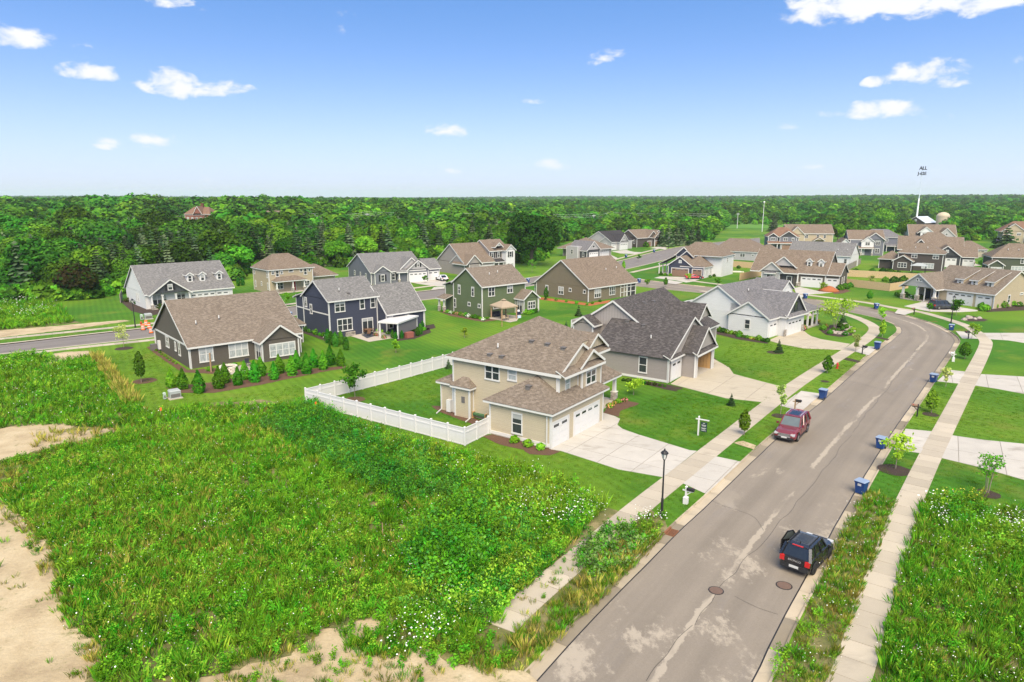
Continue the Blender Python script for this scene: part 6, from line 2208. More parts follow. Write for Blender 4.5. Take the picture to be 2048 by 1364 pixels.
t = furn('garden_bench', 'green cushioned garden glider with wooden legs against the wall of the beige house', 'bench', 961, 838, R(54.6 - 90))
for s in (-1, 1):
    MB().mat(M['wood']).box(s * .75 - .05, s * .75 + .05, -.35, .35, 0, .08).box(s * .75 - .04, s * .75 + .04, -.3, -.22, .08, .6).box(s * .75 - .04, s * .75 + .04, .22, .3, .08, .95).box(s * .75 - .04, s * .75 + .04, -.3, .3, .58, .64).build('leg', t)
MB().mat(M['cushion']).box(-.72, .72, -.3, .25, .35, .5).build('seat', t)
MB().mat(M['cushion']).box(-.72, .72, .18, .3, .5, 1.0).build('backrest', t)
q = at(943.5, 829)
o = MB().mat(plain('green_ball', (.05, .32, .16), .5)).lathe([(.02, 0), (.14, .06), (.2, .2), (.14, .34), (.02, .4)], n=14).build('ball', None, (q.x, q.y, .02), smooth=True)
tag(o, 'green ball lying beside the garden glider', 'ball')

# pergola of the navy house
A, B, C = at(776.5, 669.7), at(796.5, 678), at(834, 662.5)
u = (C - B); v_ = (A - B)
t = empty('pergola', (B.x, B.y, 0), math.atan2(u.y, u.x), 'white flat topped pergola with grey screen behind the navy house', 'pergola')
lu, lv = u.length, 3.0
for x in (0, lu):
    for y in (0, lv): MB().mat(M['vinyl']).box(x - .09, x + .09, y - .09, y + .09, 0, 2.3).build('post', t)
rfp = MB().mat(M['vinyl']); rfp.box(-.25, lu + .25, -.25, .0, 2.3, 2.52).box(-.25, lu + .25, lv, lv + .25, 2.3, 2.52).box(-.25, 0, 0, lv, 2.3, 2.52).box(lu, lu + .25, 0, lv, 2.3, 2.52); rfo = rfp.build('beam', t)
for k in range(16): MB().mat(M['vinyl']).box(.02 + k * lu / 16, .02 + (k + .9) * lu / 16, .01, lv - .01, 2.42, 2.47).build('louvre', t)
MB().mat(plain('grey_screen', (.16, .15, .15), .9)).box(.1, lu - .1, -.02, .0, .55, 2.25).build('screen', t)

# gazebo of the green house
t = furn('gazebo', 'tan canvas roofed gazebo on brick coloured posts behind the green house', 'gazebo', 982.7, 635.5, R(0), z=0)
pa, pb, pc = at(983, 634.5), at(1004, 640.5), at(1033, 636.5)
pd = pa + (pc - pb)
P4 = [p - pa for p in (pa, pb, pc, pd)]
for p in P4:
    MB().mat(M['post_wood']).box(p.x - .11, p.x + .11, p.y - .11, p.y + .11, 0, 2.3).build('post', t)
ctr = sum(P4, Vector((0, 0, 0))) / 4
cv = MB().mat(M['canvas'])
E4 = [ctr + (p - ctr) * 1.13 + Vector((0, 0, 2.3)) for p in P4]
for i in range(4):
    a, b = E4[i], E4[(i + 1) % 4]
    m1, m2 = a.lerp(ctr + Vector((0, 0, 3.35)), .8), b.lerp(ctr + Vector((0, 0, 3.35)), .8)
    cv.face([a, b, m2, m1]); cv.face([m1 + Vector((0, 0, .12)), m2 + Vector((0, 0, .12)), ctr + Vector((0, 0, 3.5))])
    cv.face([a, b, b - Vector((0, 0, .22)), a - Vector((0, 0, .22))])
cv.build('canopy', t)

# patio furniture
CH = None


def chair(label, px, py, rz, m, group):
    global CH
    t = furn('patio_chair', label, 'chair', px, py, rz, group)
    b = MB().mat(M[m])
    b.box(-.26, .26, -.26, .26, .40, .47); b.build('seat', t)
    MB().mat(M[m]).box(-.26, .26, .22, .27, .47, .92).build('backrest', t)
    for x in (-.22, .22):
        for y in (-.22, .22): MB().mat(M['black']).box(x - .02, x + .02, y - .02, y + .02, 0, .4).build('leg', t)
    return t


def table(label, px, py, m, r_=.65, rz=0.):
    t = furn('patio_table', label, 'table', px, py, rz)
    MB().mat(M[m]).lathe([(r_, .70), (r_, .75)], n=18).build('tabletop', t)
    MB().mat(M['black']).tube([(0, 0, 0), (0, 0, .7)], .05, 8).lathe([(.3, 0), (.28, .04)], n=12).build('pedestal', t)


o = sheet('outdoor_rug', PX((722, 670), (745, 664), (752, 672), (734, 677)), .045, 'rug', None)
tag(o, 'dark rug on the patio of the navy house', 'rug')
table('round brown dining table on the patio of the navy house', 738, 668, 'wicker', .7)
for i, (x, y, r_, lb) in enumerate(((731, 668, 90, 'leftmost'), (738, 664.5, 180, 'back'), (745, 667.5, 270, 'right'), (738, 672, 0, 'front'))):
    chair(f'brown wicker chair, {lb} one at the round table of the navy house', x, y, R(r_), 'wicker', 'wicker chairs round the table')
t = furn('barbecue_grill', 'steel lidded gas grill with side shelves beside the navy wall', 'grill', 714, 665, R(44))
MB().mat(M['black']).box(-.4, .4, -.28, .28, .1, .8).build('cabinet', t)
MB().mat(M['grill']).box(-.75, .75, -.25, .25, .8, .86).build('shelf', t)
MB().mat(M['grill']).frust(0, 0, .86, 1.2, .4, .28, .34, .18).build('lid', t)
t = furn('patio_heater', 'grey mushroom topped patio heater beside the sliding door of the navy house', 'heater', 753.5, 661, 0)
MB().mat(M['grill']).lathe([(.25, 0), (.25, .6), (.05, .62), (.04, 2.0), (.1, 2.05), (.1, 2.25)], n=12).build('stand', t)
MB().mat(M['util_g']).lathe([(.48, 2.25), (.3, 2.34), (.05, 2.4)], n=16).build('hood', t)
t = furn('stone_block_wall', 'low square stone block wall at the corner of the navy house patio', 'stone wall', 699.5, 671.5, R(44), z=0)
for k in range(4):
    for l in range(4):
        MB().mat(M['stone']).box(-.8 + k * .4 + .01, -.42 + k * .4, -.45, .45, l * .17 + .006, l * .17 + .165).build('block', t)
t = furn('raised_planter', 'reddish wooden raised planter beside the pergola', 'planter', 818.5, 675, R(43), z=0)
MB().mat(M['red_wood']).box(-.6, .6, -.35, .35, 0, .85).build('box', t)
t = furn('patio_bench', 'dark cushioned sofa under the gazebo', 'sofa', 994, 633, R(41))
MB().mat(M['cush_d']).box(-.9, .9, -.4, .4, .1, .45).build('seat', t); MB().mat(M['cush_d']).box(-.9, .9, .3, .45, .45, .9).build('backrest', t)
table('round patio table in front of the gazebo', 1007, 638.5, 'cush_d', .6)
for x, y, r_, lb in ((1003.5, 637.5, 90, 'left of'), (1011, 637.5, 270, 'right of'), (1007.5, 641.8, 0, 'in front of'), (1013.5, 640.5, 300, 'farthest right near')):
    chair(f'tan patio chair {lb} the round table at the gazebo', x, y, R(r_), 'canvas', 'tan chairs by the gazebo')
t = furn('covered_grill', 'dark covered round grill with white lid beside the sunroom of the green house', 'grill', 1037, 633, 0)
MB().mat(M['navyblue']).lathe([(.3, 0), (.42, .5), (.38, .9)], n=12).build('body', t); MB().mat(M['vinyl']).lathe([(.28, .9), (.2, 1.15), (.05, 1.22)], n=12).build('lid', t)
t = furn('cool_box', 'pale blue cool box beside the covered grill', 'cool box', 1038, 636, R(20))
MB().mat(M['cool']).box(-.3, .3, -.22, .22, 0, .4).build('tub', t); MB().mat(M['vinyl']).box(-.31, .31, -.23, .23, .4, .47).build('lid', t)
t = furn('bird_feeder_post', 'short dark timber post standing on the lawn below the gazebo', 'post', 1004, 653, 0, z=0)
MB().mat(M['post_wood']).box(-.07, .07, -.07, .07, 0, 1.0).build('post', t); MB().mat(M['post_wood']).box(-.2, .2, -.2, .2, 1.0, 1.06).build('tray', t)
# behind the taupe ranch: fire pit, post, chair
t = furn('fire_pit', 'round stone fire pit on the patio of the dark taupe ranch', 'fire pit', 457, 741, 0, z=.02)
for l in range(3):
    for k in range(14):
        a = 2 * math.pi * (k + .5 * (l % 2)) / 14
        b = MB().mat(M['limestone']); b.frust(0, 0, 0, .19, .19, .12, .185, .115)
        b.build('stone_block', t, (.95 * math.cos(a), .95 * math.sin(a), l * .2), a + R(90))
MB().mat(M['dark_slot']).lathe([(.82, .1), (.82, .35)], n=16).build('ash_bed', t)
t = furn('post', 'thin timber post in front of the windows of the dark taupe ranch', 'post', 423, 744, 0, z=0)
MB().mat(M['post_wood']).box(-.08, .08, -.08, .08, 0, 2.4).build('post', t)
chair('dark patio chair by the sliding door of the dark taupe ranch', 496, 732, R(41), 'cush_d', None)
# red play things and canopies far back
t = furn('patio_canopy', 'grey topped patio canopy behind the dark brown two storey house', 'canopy', 1836, 547, R(-36), z=0)
for x in (-1.6, 1.6):
    for y in (-1.2, 1.2): MB().mat(M['black']).box(x - .06, x + .06, y - .06, y + .06, 0, 2.2).build('post', t)
MB().mat(M['util_g']).frust(0, 0, 2.2, 2.9, 2.0, 1.6, .5, .4).build('roof', t)
t = furn('garden_chair', 'red garden chair on the lawn beside the navy gabled house', 'chair', 1454, 543, R(20), z=0)
MB().mat(M['p_scarlet']).box(-.35, .35, -.35, .35, .3, .4).build('seat', t); MB().mat(M['p_scarlet']).box(-.35, .35, .3, .38, .4, 1.1).build('backrest', t)
for x in (-.3, .3): MB().mat(M['p_scarlet']).box(x - .05, x + .05, -.35, .35, 0, .3).build('leg', t)
for i, (x, y, w2, h2) in enumerate(((1444, 541, 2.0, .25), (1462, 544, 2.6, .3), (1474, 544.5, 1.8, .25))):
    q = at(x, y)
    o = MB().mat(M['limestone']).box(-w2, w2, -.4, .4, 0, h2).build('stone_edging', None, (q.x, q.y, 0), R(-12))
    tag(o, f'low pale stone edging of the bed near the red garden chair, {("left", "middle", "right")[i]} length', 'stone edging')

# boulders
M['rock'] = stone_m('pale_boulder', (.22, .185, .16), (.36, .31, .27))


def rock_mesh(seed):
    r_ = random.Random(seed)
    bm = bmesh.new(); bmesh.ops.create_icosphere(bm, subdivisions=2, radius=1)
    ax = [Vector((r_.uniform(-1, 1), r_.uniform(-1, 1), r_.uniform(-.4, 1))).normalized() for _ in range(9)]
    for v in bm.verts:
        for a in ax:
            d = v.co.dot(a)
            if d > .72: v.co -= a * (d - .72)
        v.co.z = max(v.co.z, -.35)
    me = bpy.data.meshes.new('boulder'); bm.to_mesh(me); bm.free(); me.materials.append(M['rock'])
    return me


RK = [rock_mesh(i) for i in range(4)]
for i, (x, y, s, lb) in enumerate(((1928, 640, .6, 'leftmost pale'), (1937, 637, .8, 'largest pinkish'), (1949, 638.5, .5, 'third grey'), (1959, 637.5, .6, 'rightmost grey'))):
    q = at(x, y)
    o = link('boulder', RK[i], None, (q.x, q.y, .15 * s)); o.scale = (s, s * .8, s * .6); o.rotation_euler = (0, 0, i * 1.3)
    tag(o, f'{lb} boulder in the bed on the lawn behind the lamp post', 'boulder', 'boulders on the lawn')
for i, (x, y, s) in enumerate(((1672, 667, .7), (1681, 668.5, .8), (1690, 667.5, .7), (1700, 662, .8), (1705, 658, .7), (1696, 655, .6), (1684, 651.5, .7), (1690, 650, .6), (1664, 664, .5))):
    q = at(x, y)
    o = link('boulder', RK[i % 4], None, (q.x, q.y, .12)); o.scale = (s * 1.2, s * .7, s * .45); o.rotation_euler = (0, 0, i * .8)
    tag(o, 'pale limestone block edging the island bed of the white farmhouse', 'boulder', 'blocks of the island bed')
for i, (x, y, s) in enumerate(((1612, 629, .8), (1622, 626, .9), (1630, 628, .7), (1618, 632, .6))):
    q = at(x, y)
    o = link('boulder', RK[(i + 1) % 4], None, (q.x, q.y, .12)); o.scale = (s * 1.2, s * .7, s * .5); o.rotation_euler = (0, 0, i * .9)
    tag(o, 'pale limestone block beside the porch of the white farmhouse', 'boulder', 'blocks by the farmhouse porch')
q = at(1657, 582)
o = MB().mat(M['mulch_o']).lathe([(2.4, 0), (1.7, .5), (.8, 1.0), (.1, 1.2)], n=16).build('mulch_pile', None, (q.x, q.y, 0), smooth=True)
tag(o, 'heap of orange brown mulch in front of the single garage door of the dormered ranch', 'mulch pile')

# ================================================================== poles, tower, letters
M['galv'] = plain('pale_galvanised', (.55, .56, .55), .5)


def pole(px, py, hgt, label, m='post_wood', arm=True, r_=.16):
    q = at(px, py)
    t = empty('utility_pole', (q.x, q.y, 0), R(20), label, 'utility pole', 'utility poles at the woods')
    MB().mat(M[m]).tube([(0, 0, -1), (0, 0, hgt)], [r_, r_ * .7], 8).build('pole', t)
    if arm:
        MB().mat(M[m]).box(-1.2, 1.2, -.08, .08, hgt - .9, hgt - .72).build('crossarm', t)
        for x in (-1.1, -.5, .5, 1.1): MB().mat(M['galv']).tube([(x, 0, hgt - .72), (x, 0, hgt - .5)], .06, 6).build('insulator', t)
    return t


pole(1524, 463, 17, 'tall pale steel light pole at the edge of the far meadow', 'galv', False, .2)
q = at(1524, 463)
lm = MB().mat(M['lampglass']).lathe([(.3, 16.9), (.6, 17.2), (.5, 17.7), (.1, 17.9)], n=10).build('floodlight', None, (q.x, q.y, 0))
lm.parent = bpy.data.objects['utility_pole']; lm.location = (0, 0, 0)
pole(1474, 456, 10, 'timber utility pole left of the tall pale light pole', 'galv')
pole(736, 470, 12, 'timber utility pole in the trees left of centre', 'galv')
pole(1018, 462, 11, 'timber utility pole behind the big dark tree', 'galv')
pole(1187, 462, 10, 'timber utility pole left of the pair right of the big tree', 'galv')
pole(1213, 458, 10, 'timber utility pole right of the pair right of the big tree', 'galv')
pole(633, 478, 12, 'timber utility pole beside the pale house in the woods', 'galv')
LN = [(-300, 478, 11), (120, 476, 11), (430, 474, 11), (633, 478, 12), (736, 470, 12), (1018, 462, 11), (1187, 462, 10), (1213, 458, 10), (1474, 456, 10)]
for dz, nm in ((0, 'middle'), (-.9, 'lowest'), (1.1, 'topmost')):
    pts = []
    for (x, y, z), (x2, y2, z2) in zip(LN, LN[1:]):
        a, b = at(x, y) + Vector((0, 0, z - .5 + dz)), at(x2, y2) + Vector((0, 0, z2 - .5 + dz))
        for k in range(8):
            f = k / 8; p = a.lerp(b, f); p.z -= 4 * f * (1 - f) * 1.2; pts.append(p)
    o = MB().mat(M['galv']).tube(pts, .03, 4, False).build('power_line')
    tag(o, f'thin power line crossing in front of the woods, {nm} of the three', 'power line', 'power lines')

# white mast over the woods carrying dark lettering
D_ = 600.
base = ray(1834.5, 424); base = Vector((base.x / base.y * D_, D_, 0))
k_ = D_ / FPX
t = empty('lettered_mast', (base.x, base.y, 0), 0, 'tall white mast with small dark lettering at its top above the woods', 'mast')
M['tower'] = plain('white_tower_paint', (.82, .82, .82), .4, .02)
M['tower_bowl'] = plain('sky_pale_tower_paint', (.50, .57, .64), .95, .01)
zt_ = CAM_H + (398 - 352) * k_
MB().mat(M['tower']).tube([(0, 0, 0), (0, 0, CAM_H - 2)], [.75, .55], 14).build('stem', t)
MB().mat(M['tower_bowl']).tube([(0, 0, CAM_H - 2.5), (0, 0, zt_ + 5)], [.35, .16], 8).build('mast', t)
lt_ = M['black']
lettering('ALL', 9 * k_, (.3, -.5, zt_ + 6.5 * k_), (R(90), 0, 0), lt_, t, ext=.1, bold=.03)
lettering('J-62E', 8 * k_, (-.2, -.5, zt_ - 3.5 * k_), (R(90), 0, 0), lt_, t, ext=.1, bold=.03)
# ================================================================== vegetation
M['leaf_mid'] = leafm('leaf_mid_green', (.044, .135, .016), (.085, .19, .024))
M['leaf_dark'] = leafm('leaf_dark_green', (.026, .083, .014), (.05, .118, .022))
M['leaf_deep'] = leafm('leaf_deep_green', (.028, .082, .013), (.05, .112, .02))
M['leaf_light'] = leafm('leaf_light_green', (.095, .235, .018), (.155, .30, .035))
M['leaf_lime'] = leafm('leaf_lime', (.22, .40, .03), (.33, .48, .07))
M['leaf_pale'] = leafm('leaf_pale_grey_green', (.36, .44, .17), (.52, .56, .32))
M['leaf_wine'] = leafm('leaf_wine_brown', (.045, .035, .02), (.06, .065, .025))
M['spruce'] = leafm('spruce_needles', (.020, .045, .022), (.042, .075, .042), trans=.0)
M['spruce_blue'] = leafm('blue_spruce_needles', (.055, .085, .068), (.095, .125, .10), trans=.0)
M['arbor'] = leafm('arborvitae_foliage', (.036, .135, .012), (.075, .20, .018), trans=.1, sc=1.5)
M['arbor_d'] = leafm('dark_arborvitae_foliage', (.026, .105, .016), (.045, .14, .022), trans=.1, sc=1.5)
M['bark'] = plain('bark', (.10, .075, .055), .9, .3, 3)
M['bark_pale'] = plain('pale_bark', (.24, .20, .16), .9, .25, 4)


def quads_mesh(name, cen, nor, size, mats, mi=None, elong=1.0, upv=None, r_=None):
    """many small leaf faces: cen, nor (n,3), size (n,)"""
    n = len(cen)
    r_ = r_ or rng
    nor = nor / np.maximum(np.linalg.norm(nor, axis=1, keepdims=True), 1e-6)
    ref = upv if upv is not None else r_.normal(size=(n, 3))
    a = np.cross(nor, ref); a /= np.maximum(np.linalg.norm(a, axis=1, keepdims=True), 1e-6)
    b = np.cross(nor, a)
    s = size[:, None]
    j = r_.uniform(.7, 1.25, (n, 4, 1))
    P = np.stack([cen - a * s * j[:, 0] * .9, cen - b * s * elong * j[:, 1], cen + a * s * j[:, 2] * .9, cen + b * s * elong * j[:, 3]], 1)
    P[:, 1] += nor * s * .25; P[:, 3] -= nor * s * .2
    me = bpy.data.meshes.new(name)
    me.vertices.add(4 * n); me.vertices.foreach_set('co', P.reshape(-1).astype(np.float32))
    me.loops.add(4 * n); me.loops.foreach_set('vertex_index', np.arange(4 * n, dtype=np.int32))
    me.polygons.add(n); me.polygons.foreach_set('loop_start', np.arange(0, 4 * n, 4, dtype=np.int32)); me.polygons.foreach_set('loop_total', np.full(n, 4, dtype=np.int32))
    for m in mats: me.materials.append(M[m])
    if mi is not None: me.polygons.foreach_set('material_index', mi.astype(np.int32))
    me.update(); me.validate()
    return me


def crown(seed, rx, rz, zc, lobes, per, qs, mats, name='crown', shell=.62, rk=1.):
    """uneven crown: overlapping lobes, each a shell of leaf clumps"""
    g_ = np.random.default_rng(seed)
    C, Nn = [], []
    u = g_.normal(size=(lobes, 3)); u /= np.linalg.norm(u, axis=1, keepdims=True)
    u[:, 2] = np.abs(u[:, 2]) * 1.0 - .28
    rad = g_.uniform(.3, .52, lobes) * rk
    lc = u * (shell * g_.uniform(.72, 1.12, (lobes, 1)))
    for k in range(lobes):
        m = int(per * rad[k] / .4)
        d = g_.normal(size=(m, 3)); d /= np.linalg.norm(d, axis=1, keepdims=True)
        d[:, 2] = d[:, 2] + .25
        p = lc[k] + d * rad[k] * g_.uniform(.78, 1.08, (m, 1))
        keep = np.ones(m, bool)
        for q in range(lobes):
            if q != k: keep &= np.linalg.norm(p - lc[q], axis=1) > rad[q] * .8
        C.append(p[keep]); Nn.append(d[keep])
    C = np.concatenate(C); Nn = np.concatenate(Nn)
    # a few loose sprays past the outline
    m = len(C) // 12
    d = g_.normal(size=(m, 3)); d /= np.linalg.norm(d, axis=1, keepdims=True); d[:, 2] = np.abs(d[:, 2]) * .9 - .15
    C = np.concatenate([C, d * g_.uniform(.7, 1.06, (m, 1))]); Nn = np.concatenate([Nn, d])
    C = C * np.array([rx, rx, rz]) + np.array([0, 0, zc])
    Nn = Nn + g_.normal(scale=.32, size=Nn.shape)
    sz = qs * g_.uniform(.6, 1.35, len(C))
    mi = None
    if len(mats) > 1: mi = (g_.random(len(C)) < .3).astype(int)
    return quads_mesh(name, C, Nn, sz, mats, mi, r_=g_)


def conifer(seed, r0, h, layers, per, qs, mats, z0=.3, name='crown', pw=1.0):
    g_ = np.random.default_rng(seed)
    C, Nn, U, Sz = [], [], [], []
    for k in range(layers):
        f = (k + g_.uniform(-.25, .25)) / layers
        z = z0 + (h - z0) * f
        rr = r0 * (1 - max(f, 0)) ** pw * g_.uniform(.85, 1.12) + .05 * r0
        nb = max(5, int(per * (1 - f * .75)))
        a0 = g_.uniform(0, 6.28)
        for j in range(nb):
            a = a0 + 2 * math.pi * j / nb + g_.uniform(-.15, .15)
            L_ = rr * g_.uniform(.75, 1.15)
            for q in (1.0, .72, .45):
                x, y = L_ * q * math.cos(a), L_ * q * math.sin(a)
                C.append((x, y, z - L_ * q * .28)); Nn.append((math.cos(a) * .5 + g_.normal() * .25, math.sin(a) * .5 + g_.normal() * .25, 1.)); U.append((-math.sin(a), math.cos(a), 0)); Sz.append(qs * (.6 + .6 * (1 - f)) * g_.uniform(.8, 1.25))
    C.append((0, 0, h)); Nn.append((1, 0, .1)); U.append((0, 1, 0)); Sz.append(qs * .7)
    n = len(C)
    mi = (g_.random(n) < .3).astype(int) if len(mats) > 1 else None
    return quads_mesh(name, np.array(C), np.array(Nn), np.array(Sz), mats, mi, elong=1.25, upv=np.array(U) + 1e-3, r_=g_)


def shrubm(seed, rx, h, n, qs, mats, name='foliage', squat=1.0):
    """egg shaped conifer / shrub, leaf clumps tilted upward over the surface"""
    g_ = np.random.default_rng(seed)
    t = g_.random(n); a = g_.uniform(0, 6.28, n)
    prof = np.sin(np.pi * np.clip(t * .84 + .13, 0, 1)) ** .8 * (1 - t * .45 * squat)
    rr = rx * prof * g_.uniform(.72, 1.12, n) * (1 + .12 * np.sin(a * 3 + seed))
    C = np.stack([rr * np.cos(a), rr * np.sin(a), t * h * g_.uniform(.95, 1.04, n)], 1)
    Nn = np.stack([np.cos(a), np.sin(a), .35 + t * .5], 1) + g_.normal(scale=.45, size=(n, 3))
    mi = (g_.random(n) < .3).astype(int) if len(mats) > 1 else None
    return quads_mesh(name, C, Nn, qs * g_.uniform(.6, 1.3, n), mats, mi, r_=g_)


def trunk_mesh(h, r0, limbs=4, spread=.35, seed=0, m='bark', z1=None, name='trunk'):
    r_ = random.Random(seed)
    b = MB().mat(M[m])
    b.tube([(0, 0, -.2), (0, 0, h * .3), (r_.uniform(-.03, .03) * h, r_.uniform(-.03, .03) * h, h * .75)], [r0 * 1.25, r0, r0 * .4], 7)
    for k in range(limbs):
        a = 2 * math.pi * k / limbs + r_.uniform(-.4, .4); z = h * r_.uniform(.32, .6)
        L_ = h * spread * r_.uniform(.7, 1.2)
        b.tube([(0, 0, z), (math.cos(a) * L_ * .5, math.sin(a) * L_ * .5, z + L_ * .5), (math.cos(a) * L_, math.sin(a) * L_, z + L_ * 1.15)], [r0 * .5, r0 * .35, r0 * .12], 5)
    return b.mesh(name)


def plant(name, parts, loc, s=1., rz=0., label=None, cat=None, group=None, sz=None):
    t = empty(name, loc, rz, label, cat, group)
    t.scale = (s, s, sz if sz else s)
    for pn, me in parts: link(pn, me, t)
    return t


ORD = ORD20 = ['first', 'second', 'third', 'fourth', 'fifth', 'sixth', 'seventh', 'eighth', 'ninth', 'tenth', 'eleventh', 'twelfth', 'thirteenth', 'fourteenth', 'fifteenth', 'sixteenth', 'seventeenth', 'eighteenth', 'nineteenth', 'twentieth']
# ---------------------------------------------------------------- forest trees: prototypes
DEC = []
for i, mt in enumerate((['leaf_mid', 'leaf_light'], ['leaf_mid', 'leaf_dark'], ['leaf_dark', 'leaf_mid'], ['leaf_mid'], ['leaf_light', 'leaf_mid'], ['leaf_dark', 'leaf_mid'], ['leaf_mid', 'leaf_dark'])):
    cm = crown(100 + i, 5.2 + (i % 3) * .7, 5.6 + (i % 2) * 1.2, 7.2 + (i % 2), 15 + i, 250, .47, mt)
    DEC.append((cm, trunk_mesh(9, .3, 5, .34, i)))
SPR = []
for i, mt in enumerate((['spruce'], ['spruce', 'spruce_blue'], ['spruce_blue', 'spruce'])):
    SPR.append((conifer(200 + i, 2.9 + .3 * i, 11, 17, 15, .62, mt), trunk_mesh(8, .2, 0, 0, i)))
# lighter copies for the far woods
FARM = [crown(300 + i, 5.4, 6.0, 6.5, 9, 80, .85, mt, 'far_crown') for i, mt in enumerate((['leaf_mid', 'leaf_dark'], ['leaf_dark'], ['leaf_mid'], ['leaf_dark', 'leaf_mid'], ['leaf_mid', 'leaf_light']))]


def hill(x, y):
    d = np.hypot(x, y)
    b = 3.5 * np.clip((d - 650) / 900, 0, 1) ** 1.3 + 3 * np.clip((d - 1500) / 1800, 0, 1)
    b = b + np.clip((d - 700) / 800, 0, 1) * 3 * np.sin(x * .0031 + 1.1) * np.cos(y * .0017) + np.clip((d - 1200) / 1000, 0, 1) * 5 * np.sin(x * .0013 - .6)
    sm = lambda t: np.clip(t, 0, 1) ** 2 * (3 - 2 * np.clip(t, 0, 1))
    b = b + 4.5 * sm((d - 300) / 300) * sm((40 - x) / 220) * sm((2200 - d) / 1500)
    return np.maximum(b, 0)


# hills beyond the valley
xs, ys = np.linspace(-4200, 4200, 160), np.concatenate([np.linspace(270, 760, 40), np.linspace(800, 5200, 56)])
v, f = [], []
for y in ys:
    for x in xs:
        v.append((x, y, float(hill(x, y)) - .45))
for j in range(len(ys) - 1):
    for i in range(len(xs) - 1):
        k = j * len(xs) + i
        f.append((k, k + 1, k + 1 + len(xs), k + len(xs)))
me = bpy.data.meshes.new('hills'); me.from_pydata(v, [], f); me.materials.append(M['ground'])
link('hills', me)['kind'] = 'structure'

# near edge of the woods in the photograph (x, y of the foot of the first trees)
EDGE = [(-700, 628), (-200, 614), (0, 603), (110, 600), (200, 594), (245, 584), (330, 566), (470, 560), (500, 540), (690, 532), (780, 520), (880, 512), (950, 520), (1000, 526), (1085, 522), (1098, 500), (1112, 486), (1170, 476), (1240, 466), (1300, 478), (1340, 486), (1420, 480),
        (1440, 462), (1455, 447), (1530, 446), (1600, 449), (1650, 466), (1700, 476), (1780, 476), (1805, 456), (1880, 455), (1895, 478), (1950, 480), (2048, 478), (2300, 486), (2900, 490)]
CLEAR = [((480, 462), (560, 452), (600, 457), (585, 472), (500, 476)), ((364, 450), (446, 450), (442, 514), (372, 514)), ((1808, 420), (1862, 420), (1862, 462), (1808, 462)), ((300, 478), (370, 474), (372, 486), (300, 490))]


def inside(p, poly):
    x, y = p; c = False
    for i in range(len(poly)):
        (x1, y1), (x2, y2) = poly[i], poly[i - 1]
        if (y1 > y) != (y2 > y) and x < (x2 - x1) * (y - y1) / (y2 - y1) + x1: c = not c
    return c


def to_px(x, y, z=0.):
    c, s = math.cos(PITCH), math.sin(PITCH)
    dz = z - CAM_H
    d = y * c - dz * s
    return 1024 + FPX * x / d, 682 - FPX * (y * s + dz * c) / d


ex, ey = np.array([e[0] for e in EDGE]), np.array([e[1] for e in EDGE])
pts = []
HB = [(o.location.x, o.location.y) for o in bpy.data.objects if o.get('category') in ('house', 'barn', 'outbuilding')]
y = 105.
while y < 640:
    st = 6.2 if y < 330 else 8.4
    x = -.85 * y - 60
    while x < .85 * y + 70:
        xx, yy = x + rng.uniform(-2.6, 2.6), y + rng.uniform(-2.6, 2.6)
        px, py = to_px(xx, yy)
        lim = np.interp(px, ex, ey)
        if py < lim and not any(inside((px, py), c) for c in CLEAR) and not any(a - 9 < xx < a + 19 and b - 12 < yy < b + 13 for a, b in HB):
            pts.append((xx, yy, px, py, lim - py))
        x += st
    y += st
pts.sort(key=lambda p: p[1])
nd = ns = 0
rest = []
ZN = [(120, 'at the far left edge'), (250, 'left of the white dormered house'), (480, 'behind the white dormered house'), (690, 'behind the beige house with the red door'), (880, 'behind the slate grey ranch'), (1020, 'behind the taupe house with the white wing'),
      (1110, 'behind the very large dark tree'), (1250, 'behind the pale grey house'), (1440, 'above the dark brown house'), (1660, 'beyond the far meadow'), (1800, 'behind the grey two storey house'), (1900, 'around the barn and silo'), (9999, 'at the right edge')]
TONE = ['bright green', 'mid green', 'dark green', 'mid green', 'yellow green', 'dark green', 'mid green']


def zone(px, dep):
    return next(z for a, z in ZN if px < a), ('front row of woods' if dep < 12 else 'deep in woods')


for xx, yy, px, py, dep in pts:
    onscreen = -60 < px < 2110
    belt = (150 < px < 440 and yy < 330) or (520 < px < 720 and yy < 260) or (1290 < px < 1440 and dep < 16)
    spr = rng.random() < (.6 if belt else .26 if yy < 330 else .12)
    tall = 1.18 if (px < 620 and yy > 230) else 1.0
    if px < 140: tall *= .95
    if px > 1650: tall *= .92
    sc = tall * rng.uniform(.72, 1.18) * (.66 if dep < 8 else .84 if dep < 40 else 1.0 if yy < 330 else 1.12)
    hz0 = float(hill(xx, yy)) - .2
    if onscreen and spr and ns < 230:
        k = int(rng.integers(3)); s = rng.uniform(.75, 1.12)
        plant('spruce_tree', (('trunk', SPR[k][1]), ('crown', SPR[k][0])), (xx, yy, hz0), s, rng.uniform(0, 6.28), f'{("dark", "grey green", "bluish")[k]} spruce, {zone(px, dep)[1]} {zone(px, dep)[0]}', 'tree', 'spruces ' + zone(px, dep)[0])
        ns += 1
    elif onscreen and not spr and nd < 292:
        k = int(rng.integers(len(DEC)))
        if 600 < px < 900 and dep < 25: k = [0, 4, 3][int(rng.integers(3))]
        if 1100 < px < 1330 and dep < 12: k = 4
        plant('broadleaf_tree', (('trunk', DEC[k][1]), ('crown', DEC[k][0])), (xx, yy, hz0), sc, rng.uniform(0, 6.28), f'{TONE[k]} leafy tree, {zone(px, dep)[1]} {zone(px, dep)[0]}', 'tree', 'leafy trees ' + zone(px, dep)[0], sz=sc * rng.uniform(.72, .95))
        nd += 1
    else:
        rest.append((xx, yy, hz0, sc, spr))
print('forest', len(pts), nd, ns, len(rest))


